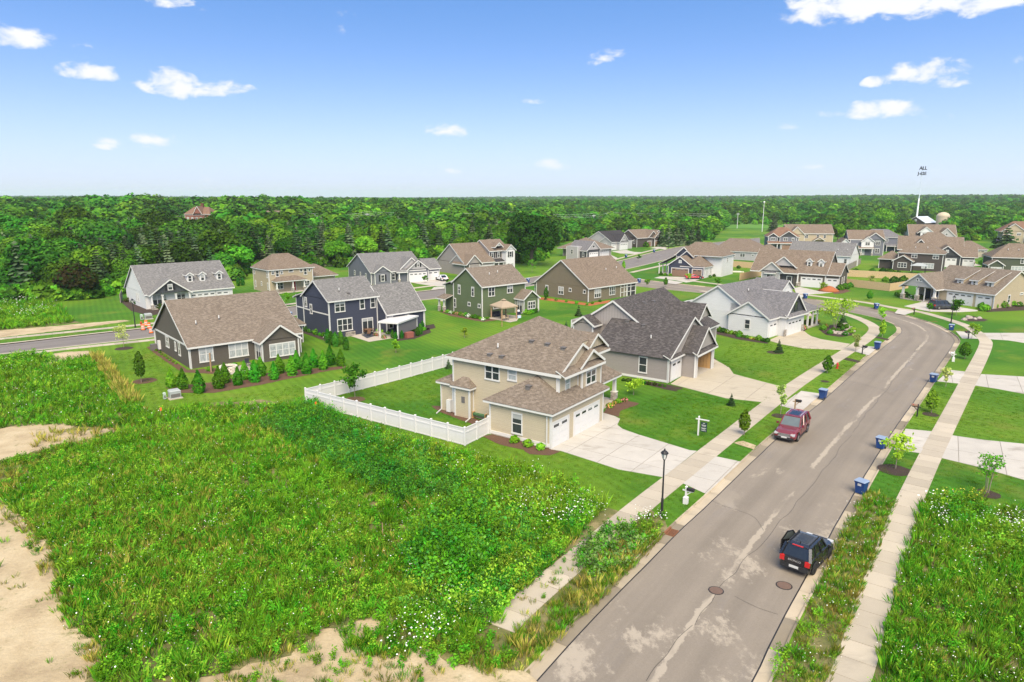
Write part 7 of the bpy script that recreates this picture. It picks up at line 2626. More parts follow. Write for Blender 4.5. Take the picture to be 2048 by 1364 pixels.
# ---------------------------------------------------------------- scatter with geometry nodes
SRC = bpy.data.collections.new('plant_sources')      # never linked to the scene


def scatter(name, pos, scl, rot, sources, kind='stuff', label=None):
    me = bpy.data.meshes.new(name)
    n = len(pos)
    me.vertices.add(n); me.vertices.foreach_set('co', np.asarray(pos, np.float32).reshape(-1))
    a = me.attributes.new('scl', 'FLOAT_VECTOR', 'POINT'); a.data.foreach_set('vector', np.asarray(scl, np.float32).reshape(-1))
    a = me.attributes.new('rot', 'FLOAT_VECTOR', 'POINT'); a.data.foreach_set('vector', np.asarray(rot, np.float32).reshape(-1))
    a = me.attributes.new('pick', 'INT', 'POINT'); a.data.foreach_set('value', rng.integers(0, len(sources), n).astype(np.int32))
    o = link(name, me); o['kind'] = kind
    if label: o['label'] = label
    ng = bpy.data.node_groups.new(name, 'GeometryNodeTree')
    ng.interface.new_socket('Geometry', in_out='INPUT', socket_type='NodeSocketGeometry')
    ng.interface.new_socket('Geometry', in_out='OUTPUT', socket_type='NodeSocketGeometry')
    A = ng.nodes.new; K = ng.links.new
    gi, go = A('NodeGroupInput'), A('NodeGroupOutput')
    ip = A('GeometryNodeInstanceOnPoints'); jn = A('GeometryNodeJoinGeometry')
    for me_ in sources:
        so_ = bpy.data.objects.new(me_.name, me_); SRC.objects.link(so_)
        oi = A('GeometryNodeObjectInfo'); oi.inputs['Object'].default_value = so_; oi.inputs['As Instance'].default_value = True
        K(oi.outputs['Geometry'], jn.inputs[0])

    def attr(nm, ty):
        q = A('GeometryNodeInputNamedAttribute'); q.data_type = ty; q.inputs['Name'].default_value = nm
        return q.outputs['Attribute']
    K(gi.outputs[0], ip.inputs['Points']); K(jn.outputs[0], ip.inputs['Instance'])
    ip.inputs['Pick Instance'].default_value = True
    K(attr('pick', 'INT'), ip.inputs['Instance Index'])
    K(attr('rot', 'FLOAT_VECTOR'), ip.inputs['Rotation']); K(attr('scl', 'FLOAT_VECTOR'), ip.inputs['Scale'])
    K(ip.outputs[0], go.inputs[0])
    md = o.modifiers.new('scatter', 'NODES'); md.node_group = ng
    return o


def rots(n): return np.stack([rng.normal(0, .06, n), rng.normal(0, .06, n), rng.uniform(0, 6.28, n)], 1)


# the far woods: everything past the nearest few hundred trees
F_ = [(x, y, z, s) for x, y, z, s, sp in rest]
y = 640.
while y < 3900:
    st = 8.5 * (1 + (y - 640) / 1500)
    n = int((1.75 * y + 200) / st)
    xx = np.linspace(-.85 * y - 100, .85 * y + 100, n) + rng.uniform(-st * .4, st * .4, n)
    yy = y + rng.uniform(-st * .4, st * .4, n)
    for a, b in zip(xx, yy):
        if math.sin(a * .006 + 1) * math.cos(b * .009 + a * .002) > .80: continue      # small fields between the woods
        F_.append((a, b, float(hill(a, b)), rng.uniform(.55, 1.3)))
    y += st
F_ = np.array(F_)
n = len(F_)
wd_ = rng.uniform(.95, 1.3, (n, 1))
sc = np.concatenate([F_[:, 3:] * wd_, F_[:, 3:] * wd_, F_[:, 3:] * rng.uniform(.72, 1.0, (n, 1))], 1)
scatter('far_woods', np.stack([F_[:, 0], F_[:, 1], F_[:, 2] - .6], 1), sc, rots(n) * [0, 0, 1], FARM, label='distant woods reaching to the horizon')
print('far', n)

# understorey shrubs along the edge of the woods
U_ = []
for i in range(1300):
    px = rng.uniform(-40, 2060); py = np.interp(px, ex, ey) + rng.uniform(-9, 2.5)
    if any(inside((px, py), c) for c in CLEAR): continue
    q = at(px, py)
    if any(a - 9 < q.x < a + 19 and b - 14 < q.y < b + 13 for a, b in HB): continue
    U_.append((q.x, q.y))
BUSH = [shrubm(400 + i, 1.5, 2.2, 170, .34, mt, 'bush', .5) for i, mt in enumerate((['leaf_light', 'leaf_mid'], ['leaf_mid'], ['leaf_dark', 'leaf_mid'], ['leaf_mid', 'leaf_light']))]
U_ = np.array(U_); n = len(U_)
scatter('woodland_undergrowth', np.stack([U_[:, 0], U_[:, 1], np.zeros(n)], 1), np.repeat(rng.uniform(.6, 1.7, (n, 1)), 3, 1), rots(n), BUSH, label='brushy undergrowth along the edge of the woods')

# singular trees
cm = crown(501, 8.2, 9.2, 8.3, 46, 330, .42, ['leaf_dark', 'leaf_deep'], shell=.80, rk=.62)
q = at(1063, 531)
plant('broadleaf_tree', (('trunk', trunk_mesh(11, .55, 7, .42, 5)), ('crown', cm)), (q.x, q.y, 0), 1.0, .3, 'very large dark spreading tree standing alone beside the taupe house', 'tree')
cm2 = crown(502, 4.2, 3.4, 3.9, 14, 240, .36, ['leaf_wine', 'leaf_dark'])
q = at(157, 598)
plant('broadleaf_tree', (('trunk', trunk_mesh(4, .25, 4, .4, 6)), ('crown', cm2)), (q.x, q.y, 0), 1., 0, 'dark wine brown rounded tree at the left edge of the woods', 'tree')
cm3 = crown(503, 5.6, 6.0, 6.8, 16, 300, .42, ['leaf_mid', 'leaf_light'])
for x, y, s, lb in ((1762, 462, 1.1, 'larger dark green round tree'), (1815, 487, .85, 'bright green round tree'), (1675, 480, .62, 'small leafy round tree by the blue grey house'), (1703, 484, .42, 'smallest round tree near the tan roofed houses')):
    q = at(x, y)
    plant('broadleaf_tree', (('trunk', trunk_mesh(7, .3, 5, .34, 8)), ('crown', cm3)), (q.x, q.y, 0), s, x, lb + ' among the far houses', 'tree')
q = at(1650, 484)
plant('broadleaf_tree', (('trunk', trunk_mesh(4, .25, 4, .4, 6)), ('crown', cm2)), (q.x, q.y, 0), 1.15, 1, 'dark brownish shrubby tree beside the beige house far back', 'tree')
q = at(2040, 497)
plant('spruce_tree', (('trunk', SPR[0][1]), ('crown', conifer(204, 6.0, 9, 10, 20, .8, ['spruce']))), (q.x - 6, q.y, 0), 1., 0, 'dark wide conifer among the houses at the right edge', 'tree')
q = at(1546, 462)
plant('spruce_tree', (('trunk', SPR[2][1]), ('crown', SPR[2][0])), (q.x, q.y, 0), 1.0, 0, 'grey blue spruce standing left of the blue grey two storey house', 'tree')
for x, y, lb in ((1323, 493, 'first'), (1336, 493, 'second'), (1352, 491, 'third'), (1364, 490, 'fourth'), (1383, 491, 'fifth'), (1395, 490, 'sixth')):
    q = at(x, y)
    plant('spruce_tree', (('trunk', SPR[1][1]), ('crown', SPR[1][0])), (q.x, q.y, 0), rng.uniform(.75, .95), x, f'{lb} spruce from the left in the row above the navy gabled house', 'tree', 'row of spruces above the navy gabled house')
for i, (x, y, s) in enumerate(((195, 545, .95), (215, 553, 1.), (168, 560, .85), (236, 555, 1.), (260, 548, 1.), (290, 546, 1.), (310, 540, 1.05), (330, 550, .9), (350, 540, 1.), (385, 537, 1.1), (420, 537, 1.), (446, 538, 1.05), (478, 533, .95), (520, 530, .9), (580, 512, 1.1), (612, 510, 1.1), (640, 514, 1.), (700, 518, 1.1), (590, 540, .8), (548, 520, .9))):
    q = at(x, y + 6)
    plant('spruce_tree', (('trunk', SPR[i % 3][1]), ('crown', SPR[i % 3][0])), (q.x, q.y, 0), s, i, f'tall grey green spruce in the planted belt behind the beige houses, {ORD20[i]} from left', 'tree', 'spruces of the planted belt')

# ---------------------------------------------------------------- young street and garden trees
def young(seed, h, rx, z0, leafs, qs, mats, stems=1, name='crown', dens=1.0):
    """slim trunk with rising branches and separate leaf sprays"""
    r_ = random.Random(seed); g_ = np.random.default_rng(seed)
    b = MB().mat(M['bark_pale'])
    tips = []
    for s in range(stems):
        a = 2 * math.pi * s / max(stems, 1)
        bx, by = (0, 0) if stems == 1 else (.08 * math.cos(a), .08 * math.sin(a))
        tx, ty = (0, 0) if stems == 1 else (rx * .6 * math.cos(a), rx * .6 * math.sin(a))
        b.tube([(bx, by, -.1), ((bx + tx) * .4, (by + ty) * .4, h * .5), (tx, ty, h * .95)], [.035, .026, .008], 5)
        for k in range(9):
            f = z0 / h + (1 - z0 / h) * (k + .5) / 9
            aa = r_.uniform(0, 6.28); L_ = rx * (math.sin(math.pi * min(1, (f * h - z0) / (h - z0) * .85 + .15)) ** .7) * r_.uniform(.7, 1.1)
            p0 = Vector((tx * f, ty * f, f * h * .93)); p1 = p0 + Vector((math.cos(aa) * L_, math.sin(aa) * L_, L_ * .55))
            b.tube([p0, p1], [.014, .005], 4, cap=False); tips += [p0.lerp(p1, t) for t in (.5, .8, 1.)]
    tips = np.array([tuple(t) for t in tips])
    idx = g_.integers(0, len(tips), leafs)
    C = tips[idx] + g_.normal(scale=(rx * .16, rx * .16, rx * .15), size=(leafs, 3))
    Nn = g_.normal(size=(leafs, 3)) + np.array([0, 0, .7])
    mi = (g_.random(leafs) < .35).astype(int) if len(mats) > 1 else None
    return (('trunk', b.mesh('trunk')), (name, quads_mesh(name, C, Nn, qs * g_.uniform(.6, 1.3, leafs), mats, mi, r_=g_)))


def oval(seed, h, rx, z0, mats, n=420, qs=.11):
    t = MB().mat(M['bark_pale']).tube([(0, 0, -.1), (0, 0, h * .8)], [.04, .015], 6).mesh('trunk')
    c = shrubm(seed, rx, h - z0, n, qs, mats, 'crown', .35)
    c.transform(Matrix.Translation((0, 0, z0)))
    return (('trunk', t), ('crown', c))


YG = 'young trees planted along the street and in the gardens'
YT = [  # px, py, kind, height, radius, label
    (283, 765, 'o', 3.6, .62, 'leaf_mid', 'young narrow dark green tree in a red mulch ring at the left lawn'),
    (248, 695, 's', 3.2, 1.1, 'leaf_pale', 'thin yellowish young tree beside the left road'),
    (710, 795, 'w', 3.6, 1.25, 'leaf_mid', 'young green tree inside the corner of the white fence'),
    (1488, 870, 'o', 2.3, .5, 'leaf_light', 'bright green egg shaped tree beside the left sidewalk behind the estate sign'),
    (1561, 829, 's', 3.1, .62, 'leaf_pale', 'pale sparse young tree behind the burgundy SUV'),
    (1654, 746, 'o', 2.1, .62, 'leaf_light', 'round leafy young tree beside the red hydrant'),
    (1711, 703, 's', 2.3, .7, 'leaf_pale', 'pale leaved young tree at the mouth of the white farmhouse driveway'),
    (1791, 937, 's', 2.9, .95, 'leaf_lime', 'lime green young tree in a dark mulch circle by the right sidewalk'),
    (1862, 826, 'o', 2.3, .55, 'leaf_light', 'green egg shaped young tree in a mulch circle beside the dark mailbox'),
    (1891, 774, 's', 2.2, .55, 'leaf_pale', 'white flecked young tree at the second drive apron on the right'),
    (1929, 718, 'o', 2.2, .75, 'leaf_mid', 'round green young tree on the right verge above the white mailbox'),
    (1974, 985, 'm', 2.9, .75, 'leaf_light', 'multi stemmed young tree in a black mulch circle on the right lawn'),
    (1943, 678, 's', 2.3, .95, 'leaf_lime', 'yellowish young tree beside the dark mailbox on the right'),
    (1859, 624, 's', 1.6, .5, 'leaf_light', 'bright little tree in the lawn corner left of the lamp post'),
    (1912, 631, 'w', 2.7, 1.4, 'leaf_mid', 'wide young tree in front of the white garage doors of the beige ranch'),
    (1764, 674, 'o', 2.6, .45, 'leaf_lime', 'narrow lime green tree on the tip of the grass island'),
    (1763, 642, 's', 2.1, .8, 'leaf_lime', 'yellow green young tree on the bend above the narrow lime tree'),
    (1687, 620, 'o', 2.1, .5, 'leaf_mid', 'dark green young tree at the verge beyond the island bed'),
    (1669, 657, 'm', 4.3, 2.2, 'leaf_lime', 'large airy lime green birch rising from the island bed'),
    (1645, 582, 's', 1.9, .85, 'leaf_lime', 'lime green shrubby tree by the single garage of the dormered ranch'),
    (1739, 601, 'o', 2.0, .62, 'leaf_mid', 'dark green young tree on the lawn in front of the timber fence'),
    (1247, 543, 'o', 3.0, .55, 'leaf_light', 'narrow lime tree behind the roof of the olive house'),
    (1277, 522, 's', 2.1, .8, 'leaf_mid', 'young tree on the far verge of the side street'),
    (1331, 573, 'o', 2.1, .5, 'leaf_mid', 'young dark tree opposite the driveway with the red car'),
    (1294, 574, 's', 1.8, .7, 'leaf_mid', 'small tree near the screened porch of the olive house'),
    (1064, 545, 's', 3.6, 1.4, 'leaf_light', 'bright green young tree in front of the very large dark tree'),
    (792, 706, 's', 1.8, .5, 'leaf_lime', 'lime young tree on the lawn below the navy house pergola'),
    (929, 676, 's', 1.5, .5, 'leaf_lime', 'small lime young tree on the open lawn right of the navy house'),
    (1916, 533, 's', 2.4, .9, 'leaf_light', 'leafy young tree in front of the charcoal garages'),
    (1092, 600, 'o', 2.6, .5, 'leaf_dark', 'thin dark staked tree at the left corner of the olive house'),
    (413, 728, 's', 2.4, .8, 'leaf_mid', 'thin airy young tree in front of the taupe ranch windows'),
    (573, 612, 's', 2.6, .8, 'leaf_light', 'thin young tree in front of the beige house with the red door'),
    (850, 566, 's', 1.8, .7, 'leaf_light', 'young tree on the strip by the slate grey house driveway'),
    (1376, 561, 's', 1.7, .7, 'leaf_lime', 'yellow green young tree just in front of the red car'),
    (1435, 572, 's', 1.8, .8, 'leaf_light', 'light green young tree on the lawn right of the red car'),
    (1267, 790, 's', 1.6, 1.0, 'leaf_lime', 'airy lime green shrub on the front lawn of the beige house'),
    (1742, 575, 's', 2.8, .8, 'leaf_pale', 'bare looking pale young tree against the timber fence'),
]
for i, (x, y, k, h_, r_, mt, lb) in enumerate(YT):
    q = at(x, y)
    if k == 'o': pt = oval(600 + i, h_, r_, h_ * .22, [mt, 'leaf_mid' if mt != 'leaf_dark' else 'leaf_dark'], 480, .12)
    elif k == 's': pt = young(600 + i, h_, r_, h_ * .33, 520, .105, [mt, mt if mt in ('leaf_lime', 'leaf_pale') else 'leaf_light'])
    elif k == 'w': pt = young(600 + i, h_, r_, h_ * .3, 800, .14, [mt])
    else: pt = young(600 + i, h_, r_, h_ * .42, 420 if h_ < 4 else 1500, .085 if h_ < 4 else .12, [mt], 5)
    plant('young_tree', pt, (q.x, q.y, .02), 1., 0, lb, 'tree', YG)

# small garden conifers
CON = (('trunk', trunk_mesh(1.2, .05, 0, 0, 1)), ('foliage', conifer(700, .55, 1.7, 9, 12, .16, ['spruce'], .1, 'foliage')))
for x, y, s, m_, lb in ((1557, 705, 1., 0, 'small dark spruce in a mulch circle on the lawn of the white farmhouse'), (1462, 811, .7, 1, 'little conifer at the corner of the lawn beside the dark roofed house drive'), (1686, 645, 1.05, 0, 'dark little spruce at the back of the island bed'),
                        (1157, 632, 1.1, 0, 'little spruce in a mulch spot on the lawn left of the dark roofed house'), (1132, 655, .6, 0, 'tiny dark conifer on the lawn left of the dark roofed house'), (897, 737, .7, 0, 'tiny conifer against the back corner of the beige house')):
    q = at(x, y)
    plant('small_spruce', CON, (q.x, q.y, .02), s, x, lb, 'conifer', 'little conifers on the lawns')

# the row of round conifers
RC = [(('foliage', shrubm(710 + i, .80, 2.4, 700, .13, ['arbor'], 'foliage', 1.55)), ('trunk', trunk_mesh(1.2, .05, 0, 0, i))) for i in range(3)]
ROWC = [(343.4, 775), (367, 778), (399, 785.3), (439.3, 776.6), (450.6, 766), (476.7, 770), (490.4, 759), (510.4, 764), (522.8, 752), (549, 759), (559, 747), (584, 751), (594, 739), (614, 747), (628, 734), (647, 739), (661, 730), (682, 732)]
for i, (x, y) in enumerate(ROWC):
    q = at(x, y)
    s = rng.uniform(.86, 1.04) * (1.06 if i == 2 else 1)
    plant('round_conifer', RC[i % 3], (q.x, q.y, .02), s, i * 1.7, f'bushy bright green conifer, {["first", "second", "third", "fourth", "fifth", "sixth", "seventh", "eighth", "ninth", "tenth", "eleventh", "twelfth", "thirteenth", "fourteenth", "fifteenth", "sixteenth", "seventeenth", "eighteenth"][i]} from the left in the mulched row', 'conifer', 'row of bushy conifers behind the taupe ranch')
AC = [(('foliage', shrubm(720 + i, .5, 2.0, 520, .11, ['arbor_d'], 'foliage', .5)), ('trunk', trunk_mesh(1, .04, 0, 0, i))) for i in range(2)]
for i, (x, y) in enumerate(((656.4, 686), (663, 690), (671.6, 693.5), (681.6, 689), (693, 700))):
    q = at(x, y)
    plant('columnar_arborvitae', AC[i % 2], (q.x, q.y, 0), rng.uniform(.9, 1.08), i, f'dark columnar arborvitae beside the navy house, {("first", "second", "third", "fourth", "fifth and frontmost")[i]} from the left', 'shrub', 'columnar arborvitae beside the navy house')
for i, (x, y, s) in enumerate(((785, 676, .65), (791.5, 680, .6), (804, 677, .62), (835, 672, .7), (841, 669, .85), (845, 656, .6), (477, 572, .9), (486, 571, .9))):
    q = at(x, y)
    far = i > 5
    plant('columnar_arborvitae', AC[i % 2], (q.x, q.y, 0), s * (1.1 if far else 1), i, (('left', 'right')[i - 6] + ' dark columnar shrub in the gap beside the white dormered house' if far else f'dark clipped shrub by the white pergola, {("first", "second", "third", "fourth", "fifth", "sixth")[i]} from the left'), 'shrub', 'columnar shrubs right of the white dormered house' if far else 'shrubs round the pergola')
TP = shrubm(730, .75, 1.2, 420, .12, ['leaf_mid', 'leaf_light'], 'foliage', .1); TP.transform(Matrix.Translation((0, 0, 1.1)))
q = at(657, 672)
plant('topiary_tree', (('trunk', trunk_mesh(1.6, .06, 0, 0, 3)), ('foliage', TP)), (q.x, q.y, 0), 1., 0, 'round headed topiary standard at the left corner of the navy house', 'tree')

# shrubs in the beds
SH = [shrubm(740 + i, .5, .7, 220, .1, mt, 'foliage', .2) for i, mt in enumerate((['leaf_lime', 'leaf_light'], ['leaf_mid'], ['leaf_dark', 'leaf_mid'], ['leaf_light', 'leaf_mid'], ['leaf_wine', 'leaf_dark']))]
M['petal'] = plain('pink_petals', (.55, .16, .18), .8, .3, 20)
M['petal_o'] = plain('orange_petals', (.60, .24, .10), .8, .3, 20)
M['petal_w'] = plain('white_petals', (.78, .78, .72), .7, .1, 20)
M['petal_y'] = plain('yellow_petals', (.70, .60, .06), .7, .1, 20)
SH += [shrubm(750, .45, .55, 220, .09, ['leaf_mid', 'petal'], 'foliage', .2), shrubm(751, .45, .5, 220, .09, ['leaf_light', 'petal_o'], 'foliage', .2), shrubm(752, .5, .6, 220, .09, ['leaf_mid', 'petal_w'], 'foliage', .2)]




def shrubs(lst, label, group, kinds, smin=.7, smax=1.2):
    for i, (x, y) in enumerate(sorted(lst)):
        q = at(x, y)
        o = link('shrub', SH[kinds[int(rng.integers(len(kinds)))]], None, (q.x, q.y, .02), rng.uniform(0, 6.28))
        s = rng.uniform(smin, smax); o.scale = (s, s, s)
        tag(o, f'{label}, {ORD[i]} from the left', 'shrub', group)


def along(a, b, n, j=1.2):
    return [(a[0] + (b[0] - a[0]) * k / max(1, n - 1) + rng.uniform(-j, j), a[1] + (b[1] - a[1]) * k / max(1, n - 1) + rng.uniform(-j, j) * .5) for k in range(n)]


shrubs([(1029, 885), (1056, 893), (1081, 899)], 'bright green clump under the beige garage window', 'clumps under the garage window', [0], .75, .95)
shrubs([(1219, 815), (1223, 812), (1229, 808), (1236, 806), (1243, 803), (1250, 803)], 'flowering plant in the bed at the beige house porch', 'flowers at the porch of the beige house', [5, 6, 3], .6, .9)
shrubs(along((1246, 762), (1330, 774), 9), 'low dark plant along the taupe garage wall', 'plants along the taupe garage wall', [2, 4], .4, .6)
shrubs(along((605, 658), (655, 676), 9), 'flowering shrub along the side wall of the navy house', 'shrubs beside the navy house', [1, 3, 7], .8, 1.5)
shrubs(along((1425, 660), (1478, 671), 8) + along((1478, 674), (1533, 684), 8), 'shrub in the bed along the white farmhouse wall', 'shrubs along the white farmhouse', [3, 2, 6, 1], .6, 1.1)
shrubs([(1600, 655), (1605, 650), (1612, 647), (1620, 645), (1628, 643), (1608, 658), (1616, 652), (1634, 644)], 'colourful shrub at the end of the farmhouse garage', 'shrubs by the farmhouse garage', [5, 4, 2, 3, 6], .8, 1.3)
shrubs([(1646, 660), (1652, 654), (1660, 668), (1675, 664), (1684, 660), (1692, 656), (1700, 666), (1706, 662), (1690, 671), (1666, 661), (1680, 655), (1698, 652)], 'plant in the island bed of the white farmhouse', 'plants of the island bed', [3, 0, 6, 2, 1], .6, 1.2)
shrubs(along((1612, 626), (1632, 630), 5), 'plant in the bed beyond the farmhouse porch', 'plants beyond the farmhouse porch', [3, 0, 7], .8, 1.2)
shrubs([(1963, 618), (1974, 619), (1988, 616), (2004, 615), (2020, 612), (2038, 613), (1968, 622)], 'rounded shrub along the side wall of the columned ranch', 'shrubs along the beige ranch', [2, 1, 3], 1.2, 2.0)
shrubs([(1795, 592), (1803, 593), (1810, 596), (1822, 598), (1832, 600), (1840, 600)], 'shrub in the bed before the porch with the stone columns', 'shrubs before the stone columned porch', [4, 2, 7, 1], 1.2, 1.9)
shrubs(along((884, 624), (962, 639), 14) + along((966, 641), (976, 639), 2), 'small plant along the side wall of the green house', 'plants along the green house', [3, 1, 5, 7], .6, 1.1)
shrubs([(1052, 628), (1058, 629), (1064, 627), (1070, 625)], 'shrub under the triple window of the green sunroom', 'shrubs under the sunroom window', [3, 1], .9, 1.3)
shrubs(along((1090, 599), (1175, 610), 5) + [(1185, 608), (1200, 604)], 'small plant in the orange mulch of the olive house', 'plants in the orange mulch', [1, 3], .5, .8)
shrubs(along((258, 604), (330, 620), 9), 'shrub in the dark bed of the white dormered house', 'shrubs at the white dormered house', [1, 3, 4], .9, 1.7)
shrubs(along((313, 703), (352, 728), 8), 'small green plant along the side of the taupe ranch', 'plants beside the taupe ranch', [3], .35, .5)
shrubs(along((740, 660), (775, 668), 4) + [(752, 672), (768, 677), (848, 661)], 'plant on the patio of the navy house', 'plants on the navy patio', [0, 3, 5], .6, 1.)
shrubs([(1670, 577), (1680, 580), (1690, 578), (1700, 574), (1596, 570), (1556, 566), (1563, 570)], 'shrub by the walls of the dormered ranch', 'shrubs of the dormered ranch', [3, 1, 4], 1.2, 2.0)
shrubs([(1340, 553), (1330, 551), (1322, 550), (1420, 555), (1428, 553)], 'shrub by the walls of the navy gabled house', 'shrubs of the navy gabled house', [1, 2, 3], .8, 1.3)
shrubs([(1434, 534), (1444, 535), (1458, 537), (1477, 537), (1511, 543), (1520, 545)], 'shrub inside the timber fence of the light grey ranch', 'shrubs at the timber fence', [2, 1], 1.2, 1.8)
shrubs([(1765, 549), (1780, 550), (1796, 552), (1745, 545), (1710, 549), (1770, 563), (1788, 566), (1806, 566)], 'young evergreen between the timber fences', 'evergreens between the fences', [1, 2], 1.6, 2.6)
shrubs([(1272, 494), (1292, 494), (1197, 507), (1190, 508), (1395, 486), (1730, 500), (1722, 502), (1740, 497), (1750, 505), (1975, 515), (1990, 512), (2005, 508), (1966, 530)], 'rounded shrub beside the far houses', 'shrubs of the far houses', [0, 3, 1], 2., 3.4)
shrubs([(420, 742), (440, 739), (470, 735), (507, 734)], 'low plant by the patio of the dark taupe ranch', 'plants by the taupe patio', [3, 4], .6, .9)

# ================================================================== weeds, wild flowers and rough grass
M['w_green'] = leafm('weed_green', (.060, .215, .013), (.130, .295, .026), var=.3, trans=.3, sc=.25)
M['w_light'] = leafm('weed_yellow_green', (.15, .32, .025), (.26, .40, .055), var=.3, trans=.3, sc=.3)
M['w_blue'] = leafm('clover_dark_green', (.045, .175, .035), (.085, .235, .055), var=.3, trans=.2, sc=.3)
M['w_tan'] = leafm('dry_grass', (.34, .29, .09), (.46, .37, .15), var=.25, trans=.3, sc=.5)
M['w_olive'] = leafm('olive_grass', (.13, .21, .025), (.24, .28, .05), var=.3, trans=.3, sc=.4)
M['w_grey'] = leafm('grey_green_clover', (.10, .19, .075), (.17, .26, .12), var=.25, trans=.2, sc=.5)
M['w_brown'] = leafm('seeded_stems', (.12, .075, .035), (.17, .12, .05), var=.3, trans=.1, sc=.5)


def tuft(seed, n, h, spread, wd, mats, name='tuft', lean=.5):
    g_ = np.random.default_rng(seed)
    a = g_.uniform(0, 6.28, n); r_ = spread * np.sqrt(g_.random(n))
    b0 = np.stack([r_ * np.cos(a), r_ * np.sin(a), np.zeros(n)], 1)
    hh = h * g_.uniform(.5, 1.1, n)
    d = np.stack([np.cos(a) * lean * g_.random(n), np.sin(a) * lean * g_.random(n), np.ones(n)], 1)
    t = a + g_.uniform(-1, 1, n)
    sd = np.stack([-np.sin(t), np.cos(t), np.zeros(n)], 1) * (wd * g_.uniform(.6, 1.3, n))[:, None]
    P = np.stack([b0 - sd, b0 + sd, b0 + d * (hh * .6)[:, None] + sd * .7, b0 + d * hh[:, None] + np.stack([np.cos(a), np.sin(a), -np.ones(n) * .2], 1) * (hh * .12)[:, None]], 1)
    me = bpy.data.meshes.new(name)
    me.vertices.add(4 * n); me.vertices.foreach_set('co', P.reshape(-1).astype(np.float32))
    me.loops.add(4 * n); me.loops.foreach_set('vertex_index', np.arange(4 * n, dtype=np.int32))
    me.polygons.add(n); me.polygons.foreach_set('loop_start', np.arange(0, 4 * n, 4, dtype=np.int32)); me.polygons.foreach_set('loop_total', np.full(n, 4, dtype=np.int32))
    for m in mats: me.materials.append(M[m])
    if len(mats) > 1: me.polygons.foreach_set('material_index', (g_.random(n) < .3).astype(np.int32))
    me.update(); me.validate()
    return me


def herb(seed, n, r_, h, qs, mats, name='herb'):
    """leafy weed: leaves in a loose dome on several stalks"""
    g_ = np.random.default_rng(seed)
    st = g_.normal(scale=r_ * .45, size=(7, 2)); sh = h * g_.uniform(.55, 1.1, 7)
    k = g_.integers(0, 7, n); t = g_.random(n) ** .65
    C = np.stack([st[k, 0] * (.5 + .5 * t), st[k, 1] * (.5 + .5 * t), sh[k] * t], 1) + g_.normal(scale=r_ * .2, size=(n, 3)) * [1, 1, .3]
    C[:, 2] = np.maximum(C[:, 2], .02)
    Nn = g_.normal(scale=.6, size=(n, 3)) + [0, 0, .8]
    mi = (g_.random(n) < .3).astype(int) if len(mats) > 1 else None
    return quads_mesh(name, C, Nn, qs * g_.uniform(.6, 1.3, n), mats, mi, elong=1.4, r_=g_)


def flowers(seed, n, r_, h, s, mat_, name='flower_heads'):
    g_ = np.random.default_rng(seed)
    b = MB()
    for k in range(n):
        x, y, z = g_.normal(scale=r_ * .5), g_.normal(scale=r_ * .5), h * g_.uniform(.7, 1.15)
        b.mat(M['w_olive'])
        b.face([(x * .6 - .008, y * .6, 0), (x * .6 + .008, y * .6, 0), (x, y, z)])
        b.mat(M[mat_]); q = s * g_.uniform(.6, 1.25); tl = g_.normal(scale=.3, size=2)
        b.face([(x + q * math.cos(t), y + q * math.sin(t), z + tl[0] * q * math.cos(t) + tl[1] * q * math.sin(t)) for t in np.linspace(0, 6.283, 7)[:-1]])
    return b.mesh(name)


TG = [tuft(800 + i, 34, .72, .28, .009, ['w_green', 'w_light']) for i in range(3)]
TL = [tuft(805 + i, 26, .7, .26, .010, ['w_light', 'w_olive']) for i in range(2)]
TT = [tuft(810 + i, 26, .7, .26, .010, ['w_tan', 'w_olive']) for i in range(2)]
TO = [tuft(815 + i, 28, .55, .28, .010, ['w_olive', 'w_tan']) for i in range(2)] + [tuft(818, 26, .5, .28, .011, ['w_green', 'w_olive'])]
HG = [herb(820 + i, 95, .36, .58, .046, ['w_green', 'w_light']) for i in range(4)]
HB_ = [herb(830 + i, 120, .42, .8, .044, ['w_blue', 'w_green']) for i in range(3)]
HD = [herb(840 + i, 70, .4, .4, .05, ['w_blue', 'w_brown']) for i in range(2)]
HY = [herb(845 + i, 70, .4, .6, .055, ['w_grey', 'w_green']) for i in range(2)]
HL = [herb(850 + i, 100, .42, .75, .046, ['w_light', 'w_green']) for i in range(3)]
HT = [herb(855 + i, 150, .5, 1.25, .05, ['w_green', 'w_blue']) for i in range(2)]
FW = [flowers(860 + i, 4, .9, .72, .035, 'petal_w') for i in range(3)]
FWB = [flowers(865 + i, 8, .8, .95, .044, 'petal_w') for i in range(2)]
FY = [flowers(870 + i, 8, .5, .5, .05, 'petal_y') for i in range(2)]

REG = {}


